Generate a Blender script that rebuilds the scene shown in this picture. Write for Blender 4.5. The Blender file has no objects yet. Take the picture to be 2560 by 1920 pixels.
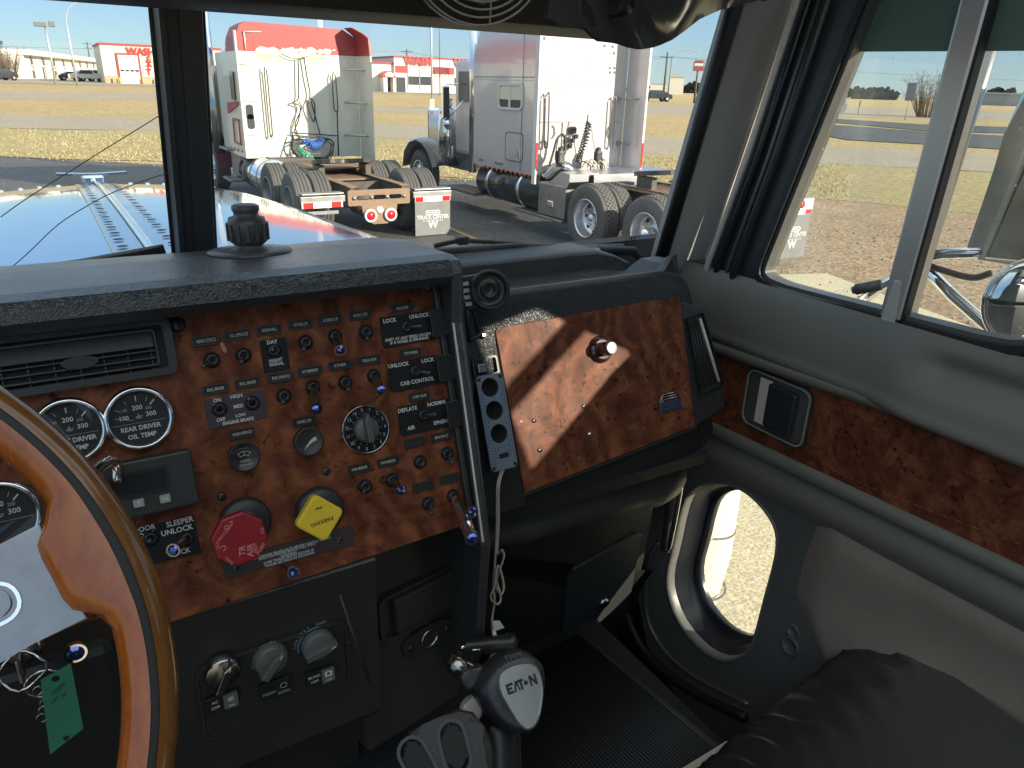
import bpy, bmesh, math, random
from math import radians as rad, sin, cos, pi
from mathutils import Vector as V, Matrix, geometry
random.seed(7)
S = bpy.context.scene
COL = S.collection
# ---------------------------------------------------------------- camera
F = 1850.0; PITCH = rad(21.96); ROLL = rad(1.8); YAW = rad(31.8)
CAM = V((-0.16, 0.0, 2.40))
fw = V((sin(YAW)*cos(PITCH), cos(YAW)*cos(PITCH), -sin(PITCH)))
r0 = V((cos(YAW), -sin(YAW), 0)); u0 = r0.cross(fw)
rt = r0*cos(ROLL) + u0*sin(ROLL); up = -r0*sin(ROLL) + u0*cos(ROLL)
cd = bpy.data.cameras.new('camera'); cam = bpy.data.objects.new('camera', cd); COL.objects.link(cam)
cd.sensor_width = 36; cd.lens = 36*F/2560; cd.clip_start = 0.02; cd.clip_end = 6000
M = Matrix((rt, up, -fw)).transposed().to_4x4(); M.translation = CAM
cam.matrix_world = M
S.camera = cam
# ---------------------------------------------------------------- world, sun, exposure
SUN_EL = rad(19.5); SUN_AZ = rad(148)          # azimuth clockwise from +Y: behind and to the right
w = bpy.data.worlds.new('World'); S.world = w; w.use_nodes = True
nt = w.node_tree; bg = nt.nodes['Background']
sky = nt.nodes.new('ShaderNodeTexSky'); sky.sky_type = 'NISHITA'; sky.sun_disc = False
sky.sun_elevation = SUN_EL; sky.sun_rotation = SUN_AZ; sky.air_density = 1.0; sky.dust_density = 0.0; sky.ozone_density = 4.0; sky.altitude = 300
hs = nt.nodes.new('ShaderNodeMix'); hs.data_type = 'RGBA'; hs.blend_type = 'MULTIPLY'; hs.inputs[0].default_value = 1; 
tcw = nt.nodes.new('ShaderNodeTexCoord'); sxw = nt.nodes.new('ShaderNodeSeparateXYZ'); rpw = nt.nodes.new('ShaderNodeValToRGB')   # thin winter haze: greyer low down
nt.links.new(tcw.outputs['Generated'], sxw.inputs[0]); nt.links.new(sxw.outputs[2], rpw.inputs[0]); nt.links.new(rpw.outputs[0], hs.inputs[7])
rpw.color_ramp.elements[0].position = 0.0; rpw.color_ramp.elements[0].color = (.33, .45, .56, 1); rpw.color_ramp.elements[1].position = .6; rpw.color_ramp.elements[1].color = (4.2, 3.2, 2.0, 1)
e_ = rpw.color_ramp.elements.new(.08); e_.color = (.30, .39, .55, 1)
e_ = rpw.color_ramp.elements.new(.25); e_.color = (.72, .76, .76, 1)
nt.links.new(sky.outputs[0], hs.inputs[6]); 
hz = nt.nodes.new('ShaderNodeValToRGB'); hz.color_ramp.elements[0].color = (.76, .86, .85, 1); hz.color_ramp.elements[1].color = (1.9, 1.8, 1.55, 1); hz.color_ramp.elements[1].position = .75
for p_, c_ in ((.08, (.60, .88, .98, 1)), (.25, (.34, .56, .86, 1)), (.45, (.62, .68, .74, 1))):
    e_ = hz.color_ramp.elements.new(p_); e_.color = c_
hv = nt.nodes.new('ShaderNodeVectorMath'); hv.operation = 'SCALE'; hv.inputs[3].default_value = 2.6
nt.links.new(sxw.outputs[2], hz.inputs[0]); nt.links.new(hz.outputs[0], hv.inputs[0])
hm = nt.nodes.new('ShaderNodeMix'); hm.data_type = 'RGBA'; hm.inputs[0].default_value = .6     # winter haze veil over the clear sky
nt.links.new(hs.outputs[2], hm.inputs[6]); nt.links.new(hv.outputs[0], hm.inputs[7]); nt.links.new(hm.outputs[2], bg.inputs[0]); bg.inputs[1].default_value = 0.13
sl = bpy.data.lights.new('sun', 'SUN'); sl.energy = 3.9; sl.angle = rad(0.53); sl.color = (1, .90, .72)
so = bpy.data.objects.new('sun', sl); COL.objects.link(so)
sdir = V((sin(SUN_AZ)*cos(SUN_EL), cos(SUN_AZ)*cos(SUN_EL), sin(SUN_EL)))
so.rotation_euler = sdir.to_track_quat('Z', 'Y').to_euler(); so.location = (3, -3, 8)
S.view_settings.view_transform = 'Standard'; S.view_settings.look = 'None'
S.view_settings.exposure = 1.25; S.view_settings.gamma = 1
S.render.resolution_x = 1024; S.render.resolution_y = 768

# ---------------------------------------------------------------- pixel rays onto real planes (source pixels 2560x1920)
def ray(x, y): return fw + rt*((x-1280)/F) - up*((y-960)/F)
def hit(x, y, n, d):
    R = ray(x, y); n = V(n); return CAM + R*((d-n.dot(CAM))/n.dot(R))
class Fr:
    def __init__(s, o, x, y):
        s.o = V(o); s.x = V(x).normalized(); y = V(y); s.z = s.x.cross(y).normalized(); s.y = s.z.cross(s.x)
    def p(s, a, b, c=0): return s.o + s.x*a + s.y*b + s.z*c
    def uv(s, px, py, h=0):
        P = hit(px, py, s.z, s.z.dot(s.o)+h) - s.o; return P.dot(s.x), P.dot(s.y)
    def px(s, px, py, h=0): return hit(px, py, s.z, s.z.dot(s.o)+h)
    def m(s, a=0, b=0, c=0, rot=0):
        m = Matrix((s.x, s.y, s.z)).transposed().to_4x4(); m.translation = s.p(a, b, c)
        return m @ Matrix.Rotation(rot, 4, 'Z')
def fr2(o, z, yhint=(0, 0, 1)):
    z = V(z).normalized(); x = V(yhint).cross(z).normalized(); return Fr(o, x, z.cross(x))

# ---------------------------------------------------------------- mesh builder
def rrect(w, h, r, n=4):
    pts = []
    for cx, cy, a0 in ((w/2-r, h/2-r, 0), (-w/2+r, h/2-r, 90), (-w/2+r, -h/2+r, 180), (w/2-r, -h/2+r, 270)):
        for i in range(n+1):
            a = rad(a0+90*i/n); pts.append((cx+r*cos(a), cy+r*sin(a)))
    return pts
def ngon(r, n, a0=0): return [(r*cos(a0+2*pi*i/n), r*sin(a0+2*pi*i/n)) for i in range(n)]
def smoothpoly(pts, it=2):
    for _ in range(it):
        q = []
        for i in range(len(pts)):
            a = pts[i]; b = pts[(i+1) % len(pts)]
            q += [tuple(a[k]*.75+b[k]*.25 for k in range(len(a))), tuple(a[k]*.25+b[k]*.75 for k in range(len(a)))]
        pts = q
    return pts
def catmull(pts, n=8, closed=False):
    P = [V(p) for p in pts]; out = []
    N = len(P); rng = range(N if closed else N-1)
    for i in rng:
        g = (lambda k: P[k % N]) if closed else (lambda k: P[min(max(k, 0), N-1)])
        a, b, c, d = g(i-1), g(i), g(i+1), g(i+2)
        for j in range(n):
            t = j/n; out.append(.5*((2*b)+(c-a)*t+(2*a-5*b+4*c-d)*t*t+(3*b-a-3*c+d)*t**3))
    if not closed: out.append(P[-1].copy())
    return out
_tc = {}
def textmesh(s, bold=.0, shear=0.0, space=1.0, line=1.0):
    k = (s, bold, shear, space, line)
    if k not in _tc:
        c = bpy.data.curves.new('tmp', 'FONT'); c.body = s; c.size = 1; c.offset = bold; c.shear = shear
        c.align_x = 'CENTER'; c.align_y = 'CENTER'; c.resolution_u = 2; c.space_character = space; c.space_line = line
        o = bpy.data.objects.new('tmp', c); COL.objects.link(o)
        bpy.context.view_layer.update()
        me = bpy.data.meshes.new_from_object(o)
        _tc[k] = ([tuple(v.co) for v in me.vertices], [tuple(p.vertices) for p in me.polygons])
        bpy.data.objects.remove(o); bpy.data.curves.remove(c); bpy.data.meshes.remove(me)
    return _tc[k]
class MB:
    def __init__(s): s.v = []; s.f = []; s.mi = []; s.sm = []
    def add(s, vs, fs, mi=0, sm=False, M=None):
        b = len(s.v)
        for v in vs:
            v = V(v) if len(v) == 3 else V((v[0], v[1], 0))
            s.v.append(M @ v if M else v)
        for f in fs:
            s.f.append([b+i for i in f]); s.mi.append(mi); s.sm.append(sm)
        return s
    def bm(s, bm, mi=0, sm=False, M=None):
        bm.verts.index_update(); s.add([v.co.copy() for v in bm.verts], [[v.index for v in f.verts] for f in bm.faces], mi, sm, M); bm.free(); return s
    def box(s, c, size, M=None, mi=0, bev=0, sm=False, seg=2):
        bm = bmesh.new(); bmesh.ops.create_cube(bm, size=1)
        for v in bm.verts: v.co = V((v.co.x*size[0]+c[0], v.co.y*size[1]+c[1], v.co.z*size[2]+c[2]))
        if bev: bmesh.ops.bevel(bm, geom=bm.edges[:], offset=bev, segments=seg, affect='EDGES', profile=.5)
        return s.bm(bm, mi, sm or bev > 0 and False, M)
    def prism(s, poly, z0, z1, M=None, mi=0, bev=0, sm=False, both=False):
        # 2D polygon extruded z0..z1, optional bevel of the z1 rim
        n = len(poly); bm = bmesh.new()
        lo = [bm.verts.new((p[0], p[1], z0)) for p in poly]; hi = [bm.verts.new((p[0], p[1], z1)) for p in poly]
        area = sum(poly[i][0]*poly[(i+1) % n][1]-poly[(i+1) % n][0]*poly[i][1] for i in range(n))
        if area < 0: lo.reverse(); hi.reverse()
        ft = bm.faces.new(hi); fb = bm.faces.new(lo[::-1])
        for i in range(n): bm.faces.new((lo[i], lo[(i+1) % n], hi[(i+1) % n], hi[i]))
        if bev:
            es = list(ft.edges) + (list(fb.edges) if both else [])
            bmesh.ops.bevel(bm, geom=es, offset=bev, segments=2, affect='EDGES', profile=.5)
        return s.bm(bm, mi, sm, M)
    def lathe(s, prof, M=None, n=24, mi=0, sm=True, cap=True):
        vs = []; fs = []
        for r, h in prof:
            for i in range(n): vs.append((r*cos(2*pi*i/n), r*sin(2*pi*i/n), h))
        for k in range(len(prof)-1):
            for i in range(n):
                j = (i+1) % n; fs.append((k*n+i, k*n+j, (k+1)*n+j, (k+1)*n+i))
        s.add(vs, fs, mi, sm, M)
        if cap:
            if prof[-1][0] > 1e-5: s.add(vs[-n:], [tuple(range(n))], mi, False, M)
            if prof[0][0] > 1e-5: s.add(vs[:n], [tuple(range(n))[::-1]], mi, False, M)
        return s
    def tube(s, pts, r, n=8, mi=0, closed=False, sm=True, flat=None):
        pts = [V(p) for p in pts]; N = len(pts); vs = []; fs = []
        rr = r if hasattr(r, '__len__') else [r]*N
        up0 = None
        for i, p in enumerate(pts):
            a = pts[i-1] if (i > 0 or closed) else p; b = pts[(i+1) % N] if (i < N-1 or closed) else p
            t = (b-a).normalized() if (b-a).length > 1e-9 else V((0, 0, 1))
            if up0 is None: up0 = V(flat) if flat else (V((0, 0, 1)) if abs(t.z) < .9 else V((1, 0, 0)))
            x = up0.cross(t)
            x = x.normalized() if x.length > 1e-6 else t.orthogonal().normalized()
            y = t.cross(x); up0 = y if not flat else up0
            for k in range(n):
                an = 2*pi*k/n; vs.append(p + x*(rr[i]*cos(an)) + y*(rr[i]*sin(an)))
        for i in range(N if closed else N-1):
            j = (i+1) % N
            for k in range(n):
                l = (k+1) % n; fs.append((i*n+k, i*n+l, j*n+l, j*n+k))
        if not closed: fs += [tuple(range(n))[::-1], tuple(range((N-1)*n, N*n))]
        return s.add(vs, fs, mi, sm)
    def cyl(s, a, b, r, n=16, mi=0, r2=None):
        return s.tube([a, b], [r, r if r2 is None else r2], n, mi)
    def loft(s, rings, mi=0, sm=True, closed=True, caps=True):
        n = len(rings[0]); vs = [p for r in rings for p in r]; fs = []
        for k in range(len(rings)-1):
            for i in range(n if closed else n-1):
                j = (i+1) % n; fs.append((k*n+i, k*n+j, (k+1)*n+j, (k+1)*n+i))
        s.add(vs, fs, mi, sm)
        if caps and closed: s.add(rings[0], [tuple(range(n))[::-1]], mi, False); s.add(rings[-1], [tuple(range(n))], mi, False)
        return s
    def ext(s, prof, x0, x1, mi=0, sm=False, axis='x', bev=0):
        # profile in (y,z) extruded along x (or (x,z) along y)
        if axis == 'x': Mx = Matrix(((0, 0, 1, 0), (1, 0, 0, 0), (0, 1, 0, 0), (0, 0, 0, 1)))
        else: Mx = Matrix(((1, 0, 0, 0), (0, 0, 1, 0), (0, 1, 0, 0), (0, 0, 0, 1)))
        return s.prism(prof, x0, x1, Mx, mi, bev, sm)
    def text(s, t, size, M, mi=0, bold=.02, shear=0, space=1.0, line=1.0, sx=1.0):
        vs, fs = textmesh(t, bold, shear, space, line)
        return s.add([(v[0]*size*sx, v[1]*size, 0) for v in vs], fs, mi, False, M)
    def plate(s, outer, holes, z0, z1, M=None, mi=0, rim=None):
        loops = [outer]+holes
        tr = geometry.tessellate_polygon([[V((p[0], p[1], 0)) for p in l] for l in loops])
        allp = [p for l in loops for p in l]; n = len(allp)
        vs = [(p[0], p[1], z1) for p in allp]+[(p[0], p[1], z0) for p in allp]
        fs = []
        for t in tr:
            a, b, c = (V((*allp[i], 0)) for i in t)
            if (b-a).cross(c-a).z < 0: t = t[::-1]
            fs.append(tuple(t)); fs.append(tuple(n+i for i in t[::-1]))
        s.add(vs, fs, mi, False, M)
        o = 0
        for l in loops:
            k = len(l); fs = [(o+i, o+(i+1) % k, n+o+(i+1) % k, n+o+i) for i in range(k)]; o += k
            s.add(vs, fs, mi if rim is None else rim, False, M)
        return s
    def build(s, name, mats, parent=None, label=None, fix=True, **kw):
        me = bpy.data.meshes.new(name)
        org = WL[parent].copy() if parent is not None else V((0, 0, 0))
        if parent is None and s.v:
            xs = [v.x for v in s.v]; ys = [v.y for v in s.v]; zs = [v.z for v in s.v]
            loc = V(((min(xs)+max(xs))/2, (min(ys)+max(ys))/2, min(zs)))
            if kw.get('kind') == 'structure': loc = V((0, 0, 0))
            org = loc
        me.from_pydata([tuple(v-org) for v in s.v], [], s.f); 
        if not isinstance(mats, (list, tuple)): mats = [mats]
        for m in mats: me.materials.append(m)
        me.polygons.foreach_set('material_index', s.mi); me.polygons.foreach_set('use_smooth', s.sm)
        if fix:
            bm = bmesh.new(); bm.from_mesh(me); bmesh.ops.recalc_face_normals(bm, faces=bm.faces[:]); bm.to_mesh(me); bm.free()
        me.update()
        o = bpy.data.objects.new(name, me); COL.objects.link(o)
        if parent is not None: o.parent = parent; WL[o] = org.copy()
        else: o.location = org; WL[o] = org.copy()
        if label: o['label'] = label
        for k, v in kw.items(): o[k] = v
        return o
WL = {}
def thing(name, loc, label, cat, group=None, kind=None):
    o = bpy.data.objects.new(name, None); COL.objects.link(o); o.location = loc; o.empty_display_size = .1
    o['label'] = label; o['category'] = cat
    if group: o['group'] = group
    if kind: o['kind'] = kind
    WL[o] = V(loc)
    return o
# children hold vertices relative to their top thing's origin and keep location 0
def tree_copy(o, parent=None, rename=None):
    c = o.copy(); COL.objects.link(c); c.parent = parent
    for ch in list(o.children): tree_copy(ch, c)
    return c

# ---------------------------------------------------------------- materials
def mat(name, col, rough=.5, metal=0, bump=None, var=None, coat=0, spec=.5, trans=0, ior=1.5, emit=None, scale=(1, 1, 1)):
    """bump=(scale,strength,dist[,kind]); var=(scale,amount,col2) mixes a second colour by noise"""
    m = bpy.data.materials.new(name); m.use_nodes = True; t = m.node_tree; N = t.nodes; L = t.links
    b = N['Principled BSDF']; b.inputs['Base Color'].default_value = (*col, 1); b.inputs['Roughness'].default_value = rough
    b.inputs['Metallic'].default_value = metal; b.inputs['Coat Weight'].default_value = coat; b.inputs['Coat Roughness'].default_value = .05
    b.inputs['Specular IOR Level'].default_value = spec; b.inputs['Transmission Weight'].default_value = trans; b.inputs['IOR'].default_value = ior
    if emit: b.inputs['Emission Color'].default_value = (*emit[0], 1); b.inputs['Emission Strength'].default_value = emit[1]
    co = N.new('ShaderNodeTexCoord'); mp = N.new('ShaderNodeMapping'); L.new(co.outputs['Object'], mp.inputs[0]); mp.inputs['Scale'].default_value = scale
    if var:
        n = N.new('ShaderNodeTexNoise'); n.inputs['Scale'].default_value = var[0]; n.inputs['Detail'].default_value = 6; n.inputs['Roughness'].default_value = .65
        r = N.new('ShaderNodeValToRGB'); r.color_ramp.elements[0].position = .5-var[1]; r.color_ramp.elements[1].position = .5+var[1]
        r.color_ramp.elements[0].color = (*col, 1); r.color_ramp.elements[1].color = (*var[2], 1)
        L.new(mp.outputs[0], n.inputs[0]); L.new(n.outputs[0], r.inputs[0]); L.new(r.outputs[0], b.inputs['Base Color'])
    if bump:
        if len(bump) > 3 and bump[3] == 'vor':
            n = N.new('ShaderNodeTexVoronoi'); n.feature = 'DISTANCE_TO_EDGE'
        elif len(bump) > 3 and bump[3] == 'wave':
            n = N.new('ShaderNodeTexWave'); n.inputs['Distortion'].default_value = 2
        else:
            n = N.new('ShaderNodeTexNoise'); n.inputs['Detail'].default_value = 5
        n.inputs['Scale'].default_value = bump[0]
        bp = N.new('ShaderNodeBump'); bp.inputs['Strength'].default_value = bump[1]; bp.inputs['Distance'].default_value = bump[2]
        L.new(mp.outputs[0], n.inputs[0]); L.new(n.outputs[0], bp.inputs['Height']); L.new(bp.outputs[0], b.inputs['Normal'])
    return m
def leather_mat(name, col, rough, sc=90, strength=.5, spec=.5):
    """cracked grain: stretched warped voronoi creases plus fine noise"""
    m = mat(name, col, rough, spec=spec); t = m.node_tree; N = t.nodes; L = t.links; b = N['Principled BSDF']
    mp = N['Mapping']; nz = N.new('ShaderNodeTexNoise'); nz.inputs['Scale'].default_value = sc*.25; nz.inputs['Detail'].default_value = 3
    mx = N.new('ShaderNodeMix'); mx.data_type = 'RGBA'; mx.inputs[0].default_value = .06
    L.new(mp.outputs[0], nz.inputs[0]); L.new(mp.outputs[0], mx.inputs[6]); L.new(nz.outputs[1], mx.inputs[7])
    vo = N.new('ShaderNodeTexVoronoi'); vo.feature = 'DISTANCE_TO_EDGE'; vo.inputs['Scale'].default_value = sc; L.new(mx.outputs[2], vo.inputs[0])
    cr = N.new('ShaderNodeValToRGB'); cr.color_ramp.elements[1].position = .18; L.new(vo.outputs[0], cr.inputs[0])
    n2 = N.new('ShaderNodeTexNoise'); n2.inputs['Scale'].default_value = sc*1.2; n2.inputs['Detail'].default_value = 6; L.new(mp.outputs[0], n2.inputs[0])
    ad = N.new('ShaderNodeMath'); ad.operation = 'MULTIPLY_ADD'; ad.inputs[1].default_value = .9; L.new(n2.outputs[0], ad.inputs[0]); L.new(cr.outputs[0], ad.inputs[2])
    bp = N.new('ShaderNodeBump'); bp.inputs['Strength'].default_value = strength; bp.inputs['Distance'].default_value = .0007
    L.new(ad.outputs[0], bp.inputs['Height']); L.new(bp.outputs[0], b.inputs['Normal'])
    rr = N.new('ShaderNodeMapRange'); rr.inputs[3].default_value = rough-.08; rr.inputs[4].default_value = rough+.15
    n3 = N.new('ShaderNodeTexNoise'); n3.inputs['Scale'].default_value = 9; n3.inputs['Detail'].default_value = 5; L.new(mp.outputs[0], n3.inputs[0]); L.new(n3.outputs[0], rr.inputs[0]); L.new(rr.outputs[0], b.inputs['Roughness'])
    return m
def burl_mat(name, dark=1.0, rough=.22):
    m = mat(name, (.2, .06, .02), rough, coat=.0, spec=.12); t = m.node_tree; N = t.nodes; L = t.links; b = N['Principled BSDF']; mp = N['Mapping']
    b.inputs['Coat Roughness'].default_value = .12
    n1 = N.new('ShaderNodeTexNoise'); n1.inputs['Scale'].default_value = 9; n1.inputs['Detail'].default_value = 3; n1.inputs['Distortion'].default_value = 1.5
    L.new(mp.outputs[0], n1.inputs[0])
    n2 = N.new('ShaderNodeTexNoise'); n2.inputs['Scale'].default_value = 19; n2.inputs['Detail'].default_value = 8; n2.inputs['Roughness'].default_value = .7; n2.inputs['Distortion'].default_value = 2.5
    L.new(mp.outputs[0], n2.inputs[0])
    r = N.new('ShaderNodeValToRGB'); e = r.color_ramp.elements
    e[0].position = .3; e[0].color = (.075*dark, .024*dark, .014*dark, 1); e[1].position = .74; e[1].color = (.30*dark, .102*dark, .042*dark, 1)
    k = e.new(.5); k.color = (.155*dark, .053*dark, .027*dark, 1)
    L.new(n2.outputs[0], r.inputs[0])
    # flowing figure
    wv = N.new('ShaderNodeTexWave'); wv.inputs['Scale'].default_value = 7; wv.inputs['Distortion'].default_value = 14; wv.inputs['Detail'].default_value = 4; wv.inputs['Detail Scale'].default_value = 1.2
    L.new(mp.outputs[0], wv.inputs[0])
    m1 = N.new('ShaderNodeMix'); m1.data_type = 'RGBA'; m1.blend_type = 'MULTIPLY'; L.new(r.outputs[0], m1.inputs[6])
    wr = N.new('ShaderNodeValToRGB'); wr.color_ramp.elements[0].color = (.5, .42, .4, 1); wr.color_ramp.elements[1].color = (1.1, 1.1, 1.1, 1); L.new(wv.outputs[1], wr.inputs[0])
    L.new(wr.outputs[0], m1.inputs[7]); m1.inputs[0].default_value = .65
    # knots: clustered small dark eyes
    vo = N.new('ShaderNodeTexVoronoi'); vo.inputs['Scale'].default_value = 75; vo.inputs['Randomness'].default_value = 1; 
    mx = N.new('ShaderNodeMix'); mx.data_type = 'RGBA'; mx.inputs[0].default_value = .04; L.new(mp.outputs[0], mx.inputs[6]); L.new(n2.outputs[1], mx.inputs[7]); L.new(mx.outputs[2], vo.inputs[0])
    kr = N.new('ShaderNodeValToRGB'); kr.color_ramp.elements[0].position = .16; kr.color_ramp.elements[1].position = .33; L.new(vo.outputs[0], kr.inputs[0])
    cl = N.new('ShaderNodeTexNoise'); cl.inputs['Scale'].default_value = 19; cl.inputs['Detail'].default_value = 2; L.new(mp.outputs[0], cl.inputs[0])
    c2 = N.new('ShaderNodeValToRGB'); c2.color_ramp.elements[0].position = .47; c2.color_ramp.elements[1].position = .58; L.new(cl.outputs[0], c2.inputs[0])
    inv = N.new('ShaderNodeMath'); inv.operation = 'SUBTRACT'; inv.inputs[0].default_value = 1; L.new(kr.outputs[0], inv.inputs[1])
    mu = N.new('ShaderNodeMath'); mu.operation = 'MULTIPLY'; L.new(inv.outputs[0], mu.inputs[0]); L.new(c2.outputs[0], mu.inputs[1])
    m2 = N.new('ShaderNodeMix'); m2.data_type = 'RGBA'; L.new(mu.outputs[0], m2.inputs[0]); L.new(m1.outputs[2], m2.inputs[6]); m2.inputs[7].default_value = (.03*dark, .008*dark, .004*dark, 1)
    L.new(m2.outputs[2], b.inputs['Base Color'])
    # haze of wear in the lacquer
    rr = N.new('ShaderNodeMapRange'); rr.inputs[3].default_value = rough-.08; rr.inputs[4].default_value = rough+.2; L.new(n1.outputs[0], rr.inputs[0]); L.new(rr.outputs[0], b.inputs['Roughness'])
    return m
def glass_mat(name, tint=(1, 1, 1), dirt=.0, drops=False, refl=1.0):
    m = bpy.data.materials.new(name); m.use_nodes = True; t = m.node_tree; N = t.nodes; L = t.links; N.clear()
    out = N.new('ShaderNodeOutputMaterial'); tr = N.new('ShaderNodeBsdfTransparent'); tr.inputs[0].default_value = (*tint, 1)
    gl = N.new('ShaderNodeBsdfGlossy'); gl.inputs['Roughness'].default_value = .02
    fr = N.new('ShaderNodeLayerWeight'); fr.inputs[0].default_value = .5
    pw = N.new('ShaderNodeMath'); pw.operation = 'POWER'; pw.inputs[1].default_value = 5; L.new(fr.outputs[1], pw.inputs[0])
    ml = N.new('ShaderNodeMath'); ml.operation = 'MULTIPLY_ADD'; ml.inputs[1].default_value = .95*refl; ml.inputs[2].default_value = .035*refl; L.new(pw.outputs[0], ml.inputs[0])
    mx = N.new('ShaderNodeMixShader'); L.new(ml.outputs[0], mx.inputs[0]); L.new(tr.outputs[0], mx.inputs[1]); L.new(gl.outputs[0], mx.inputs[2])
    last = mx
    if dirt:
        df = N.new('ShaderNodeBsdfDiffuse'); df.inputs[0].default_value = (.75, .75, .72, 1)
        tl = N.new('ShaderNodeBsdfTranslucent'); tl.inputs[0].default_value = (.75, .75, .72, 1)
        ds = N.new('ShaderNodeMixShader'); L.new(df.outputs[0], ds.inputs[1]); L.new(tl.outputs[0], ds.inputs[2])
        co = N.new('ShaderNodeTexCoord'); nz = N.new('ShaderNodeTexNoise'); nz.inputs['Scale'].default_value = 14; nz.inputs['Detail'].default_value = 7; L.new(co.outputs['Object'], nz.inputs[0])
        cr = N.new('ShaderNodeMapRange'); cr.inputs[1].default_value = .4; cr.inputs[2].default_value = .75; cr.inputs[4].default_value = dirt; L.new(nz.outputs[0], cr.inputs[0])
        fac = cr.outputs[0]
        if drops:
            vo = N.new('ShaderNodeTexVoronoi'); vo.inputs['Scale'].default_value = 85; L.new(co.outputs['Object'], vo.inputs[0])
            d2 = N.new('ShaderNodeMapRange'); d2.inputs[1].default_value = .10; d2.inputs[2].default_value = .20; d2.inputs[3].default_value = .6; d2.inputs[4].default_value = 0; L.new(vo.outputs[0], d2.inputs[0])
            c3 = N.new('ShaderNodeMath'); c3.operation = 'GREATER_THAN'; c3.inputs[1].default_value = .78
            sx = N.new('ShaderNodeSeparateColor'); L.new(vo.outputs[1], sx.inputs[0]); L.new(sx.outputs[0], c3.inputs[0])
            m4 = N.new('ShaderNodeMath'); m4.operation = 'MULTIPLY'; L.new(d2.outputs[0], m4.inputs[0]); L.new(c3.outputs[0], m4.inputs[1])
            a5 = N.new('ShaderNodeMath'); a5.operation = 'ADD'; a5.use_clamp = True; L.new(m4.outputs[0], a5.inputs[0]); L.new(cr.outputs[0], a5.inputs[1]); fac = a5.outputs[0]
        m3 = N.new('ShaderNodeMixShader'); L.new(fac, m3.inputs[0]); L.new(mx.outputs[0], m3.inputs[1]); L.new(ds.outputs[0], m3.inputs[2]); last = m3
    L.new(last.outputs[0], out.inputs[0]); return m
BLK = mat('black_plastic', (.028, .027, .026), .42, bump=(500, .25, .0006))
BLKS = mat('black_satin', (.018, .018, .018), .32)
BLKM = mat('black_matte', (.016, .016, .016), .7)
RUB = mat('black_rubber', (.015, .015, .016), .55, bump=(60, .2, .001))
LEA = leather_mat('black_grained_vinyl', (.026, .027, .029), .36, 190, .6, .32)
LEAB = leather_mat('brow_vinyl', (.030, .033, .037), .30, 190, .4, .9)
LEAD = leather_mat('dark_grained_vinyl', (.02, .021, .021), .45, 130, .45)
BURL = burl_mat('burl_veneer', 1.05, .42)
BURLD = burl_mat('burl_veneer_door', 1.1, .38)
CHR = mat('chrome', (.82, .83, .85), .08, 1)
CHRD = mat('aged_chrome', (.55, .54, .52), .22, 1, var=(60, .2, (.25, .24, .23)))
ALU = mat('brushed_aluminium', (.62, .63, .66), .32, 1, bump=(300, .15, .0004), scale=(1, 1, 1))
SPOKE = mat('worn_aluminium_spoke', (.36, .36, .37), .34, 1, var=(25, .3, (.22, .22, .24)), bump=(140, .15, .0005))
WHT = mat('white_lettering', (.60, .59, .56), .6)
GRYL = mat('grey_lettering', (.34, .34, .33), .6)
GOLDL = mat('cream_lettering', (.45, .42, .36), .6)
PLATE = mat('brown_black_plate', (.045, .032, .036), .45)
PLATEB = mat('charcoal_plate', (.014, .014, .015), .55, spec=.2)
JEWEL = mat('blue_jewel', (.10, .14, .50), .05, .9, coat=1)
REDP = mat('red_knob_plastic', (.30, .012, .018), .38, bump=(200, .1, .0004), var=(40, .3, (.24, .01, .015)))
YELP = mat('yellow_knob_plastic', (.80, .56, .03), .45, var=(60, .35, (.66, .45, .03)))
GREYP = mat('grey_pillar_vinyl', (.42, .41, .385), .6, bump=(350, .3, .0008), var=(8, .3, (.37, .36, .335)))
BEAD = mat('pale_weatherstrip', (.62, .56, .48), .5)
DOORU = mat('door_cap_vinyl', (.15, .145, .12), .5, bump=(260, .35, .0007), var=(5, .3, (.125, .122, .10)))
DOORG = leather_mat('door_padded_vinyl', (.15, .143, .125), .42, 160, .35)
DOORT = mat('door_taupe_leather', (.26, .215, .18), .55, bump=(14, .5, .006), var=(7, .28, (.20, .165, .14)))
DOORK = mat('door_charcoal_panel', (.11, .11, .105), .5, bump=(400, .2, .0005), var=(6, .3, (.09, .09, .087)))
GUN = mat('gunmetal_trim', (.17, .165, .155), .4, .5, var=(15, .3, (.12, .115, .11)))
FLOORM = mat('dark_carpet', (.012, .012, .013), .9, bump=(700, .6, .002))
# ================================================================ our truck (the one the photo is taken in)
TR = thing('semi_truck', (0, 1.2, 0), 'Semi truck seen from its own cab: burl wood dashboard, wooden steering wheel, long polished hood', 'semi truck')
def part(mb, name, mats, label=None, parent=None, **kw): return mb.build(name, mats, parent or TR, label, **kw)
D = 2560/2212
DP = Fr((0, .780, 2.1855), (1, 0, 0), (0, .1, .2815))         # burl instrument panel plane
GP = Fr((0, .850, 2.088), (1, 0, 0), (0, .085, .21))          # glove box plane
DR = Fr((.89, 0, 2.0), (0, -1, 0), (0, 0, 1))                 # passenger door inner plane (a = -Y, b = Z-2)
def crop(fx, x0, y0, s, h=0): return lambda x, y, h=0: fx.uv(x0+x*s, y0+y*s, h)
A = crop(DP, 400, 660, 440/1659); B = crop(DP, 780, 660, 440/1659); CC = crop(DP, 400, 1050, 440/1659); DD = crop(DP, 780, 1050, 440/1659)
E_ = crop(DP, 0, 700, 640/1966)
def dsp(fr): return lambda x, y, h=0: fr.uv(x*D, y*D, h)
P0 = dsp(DP)

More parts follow.
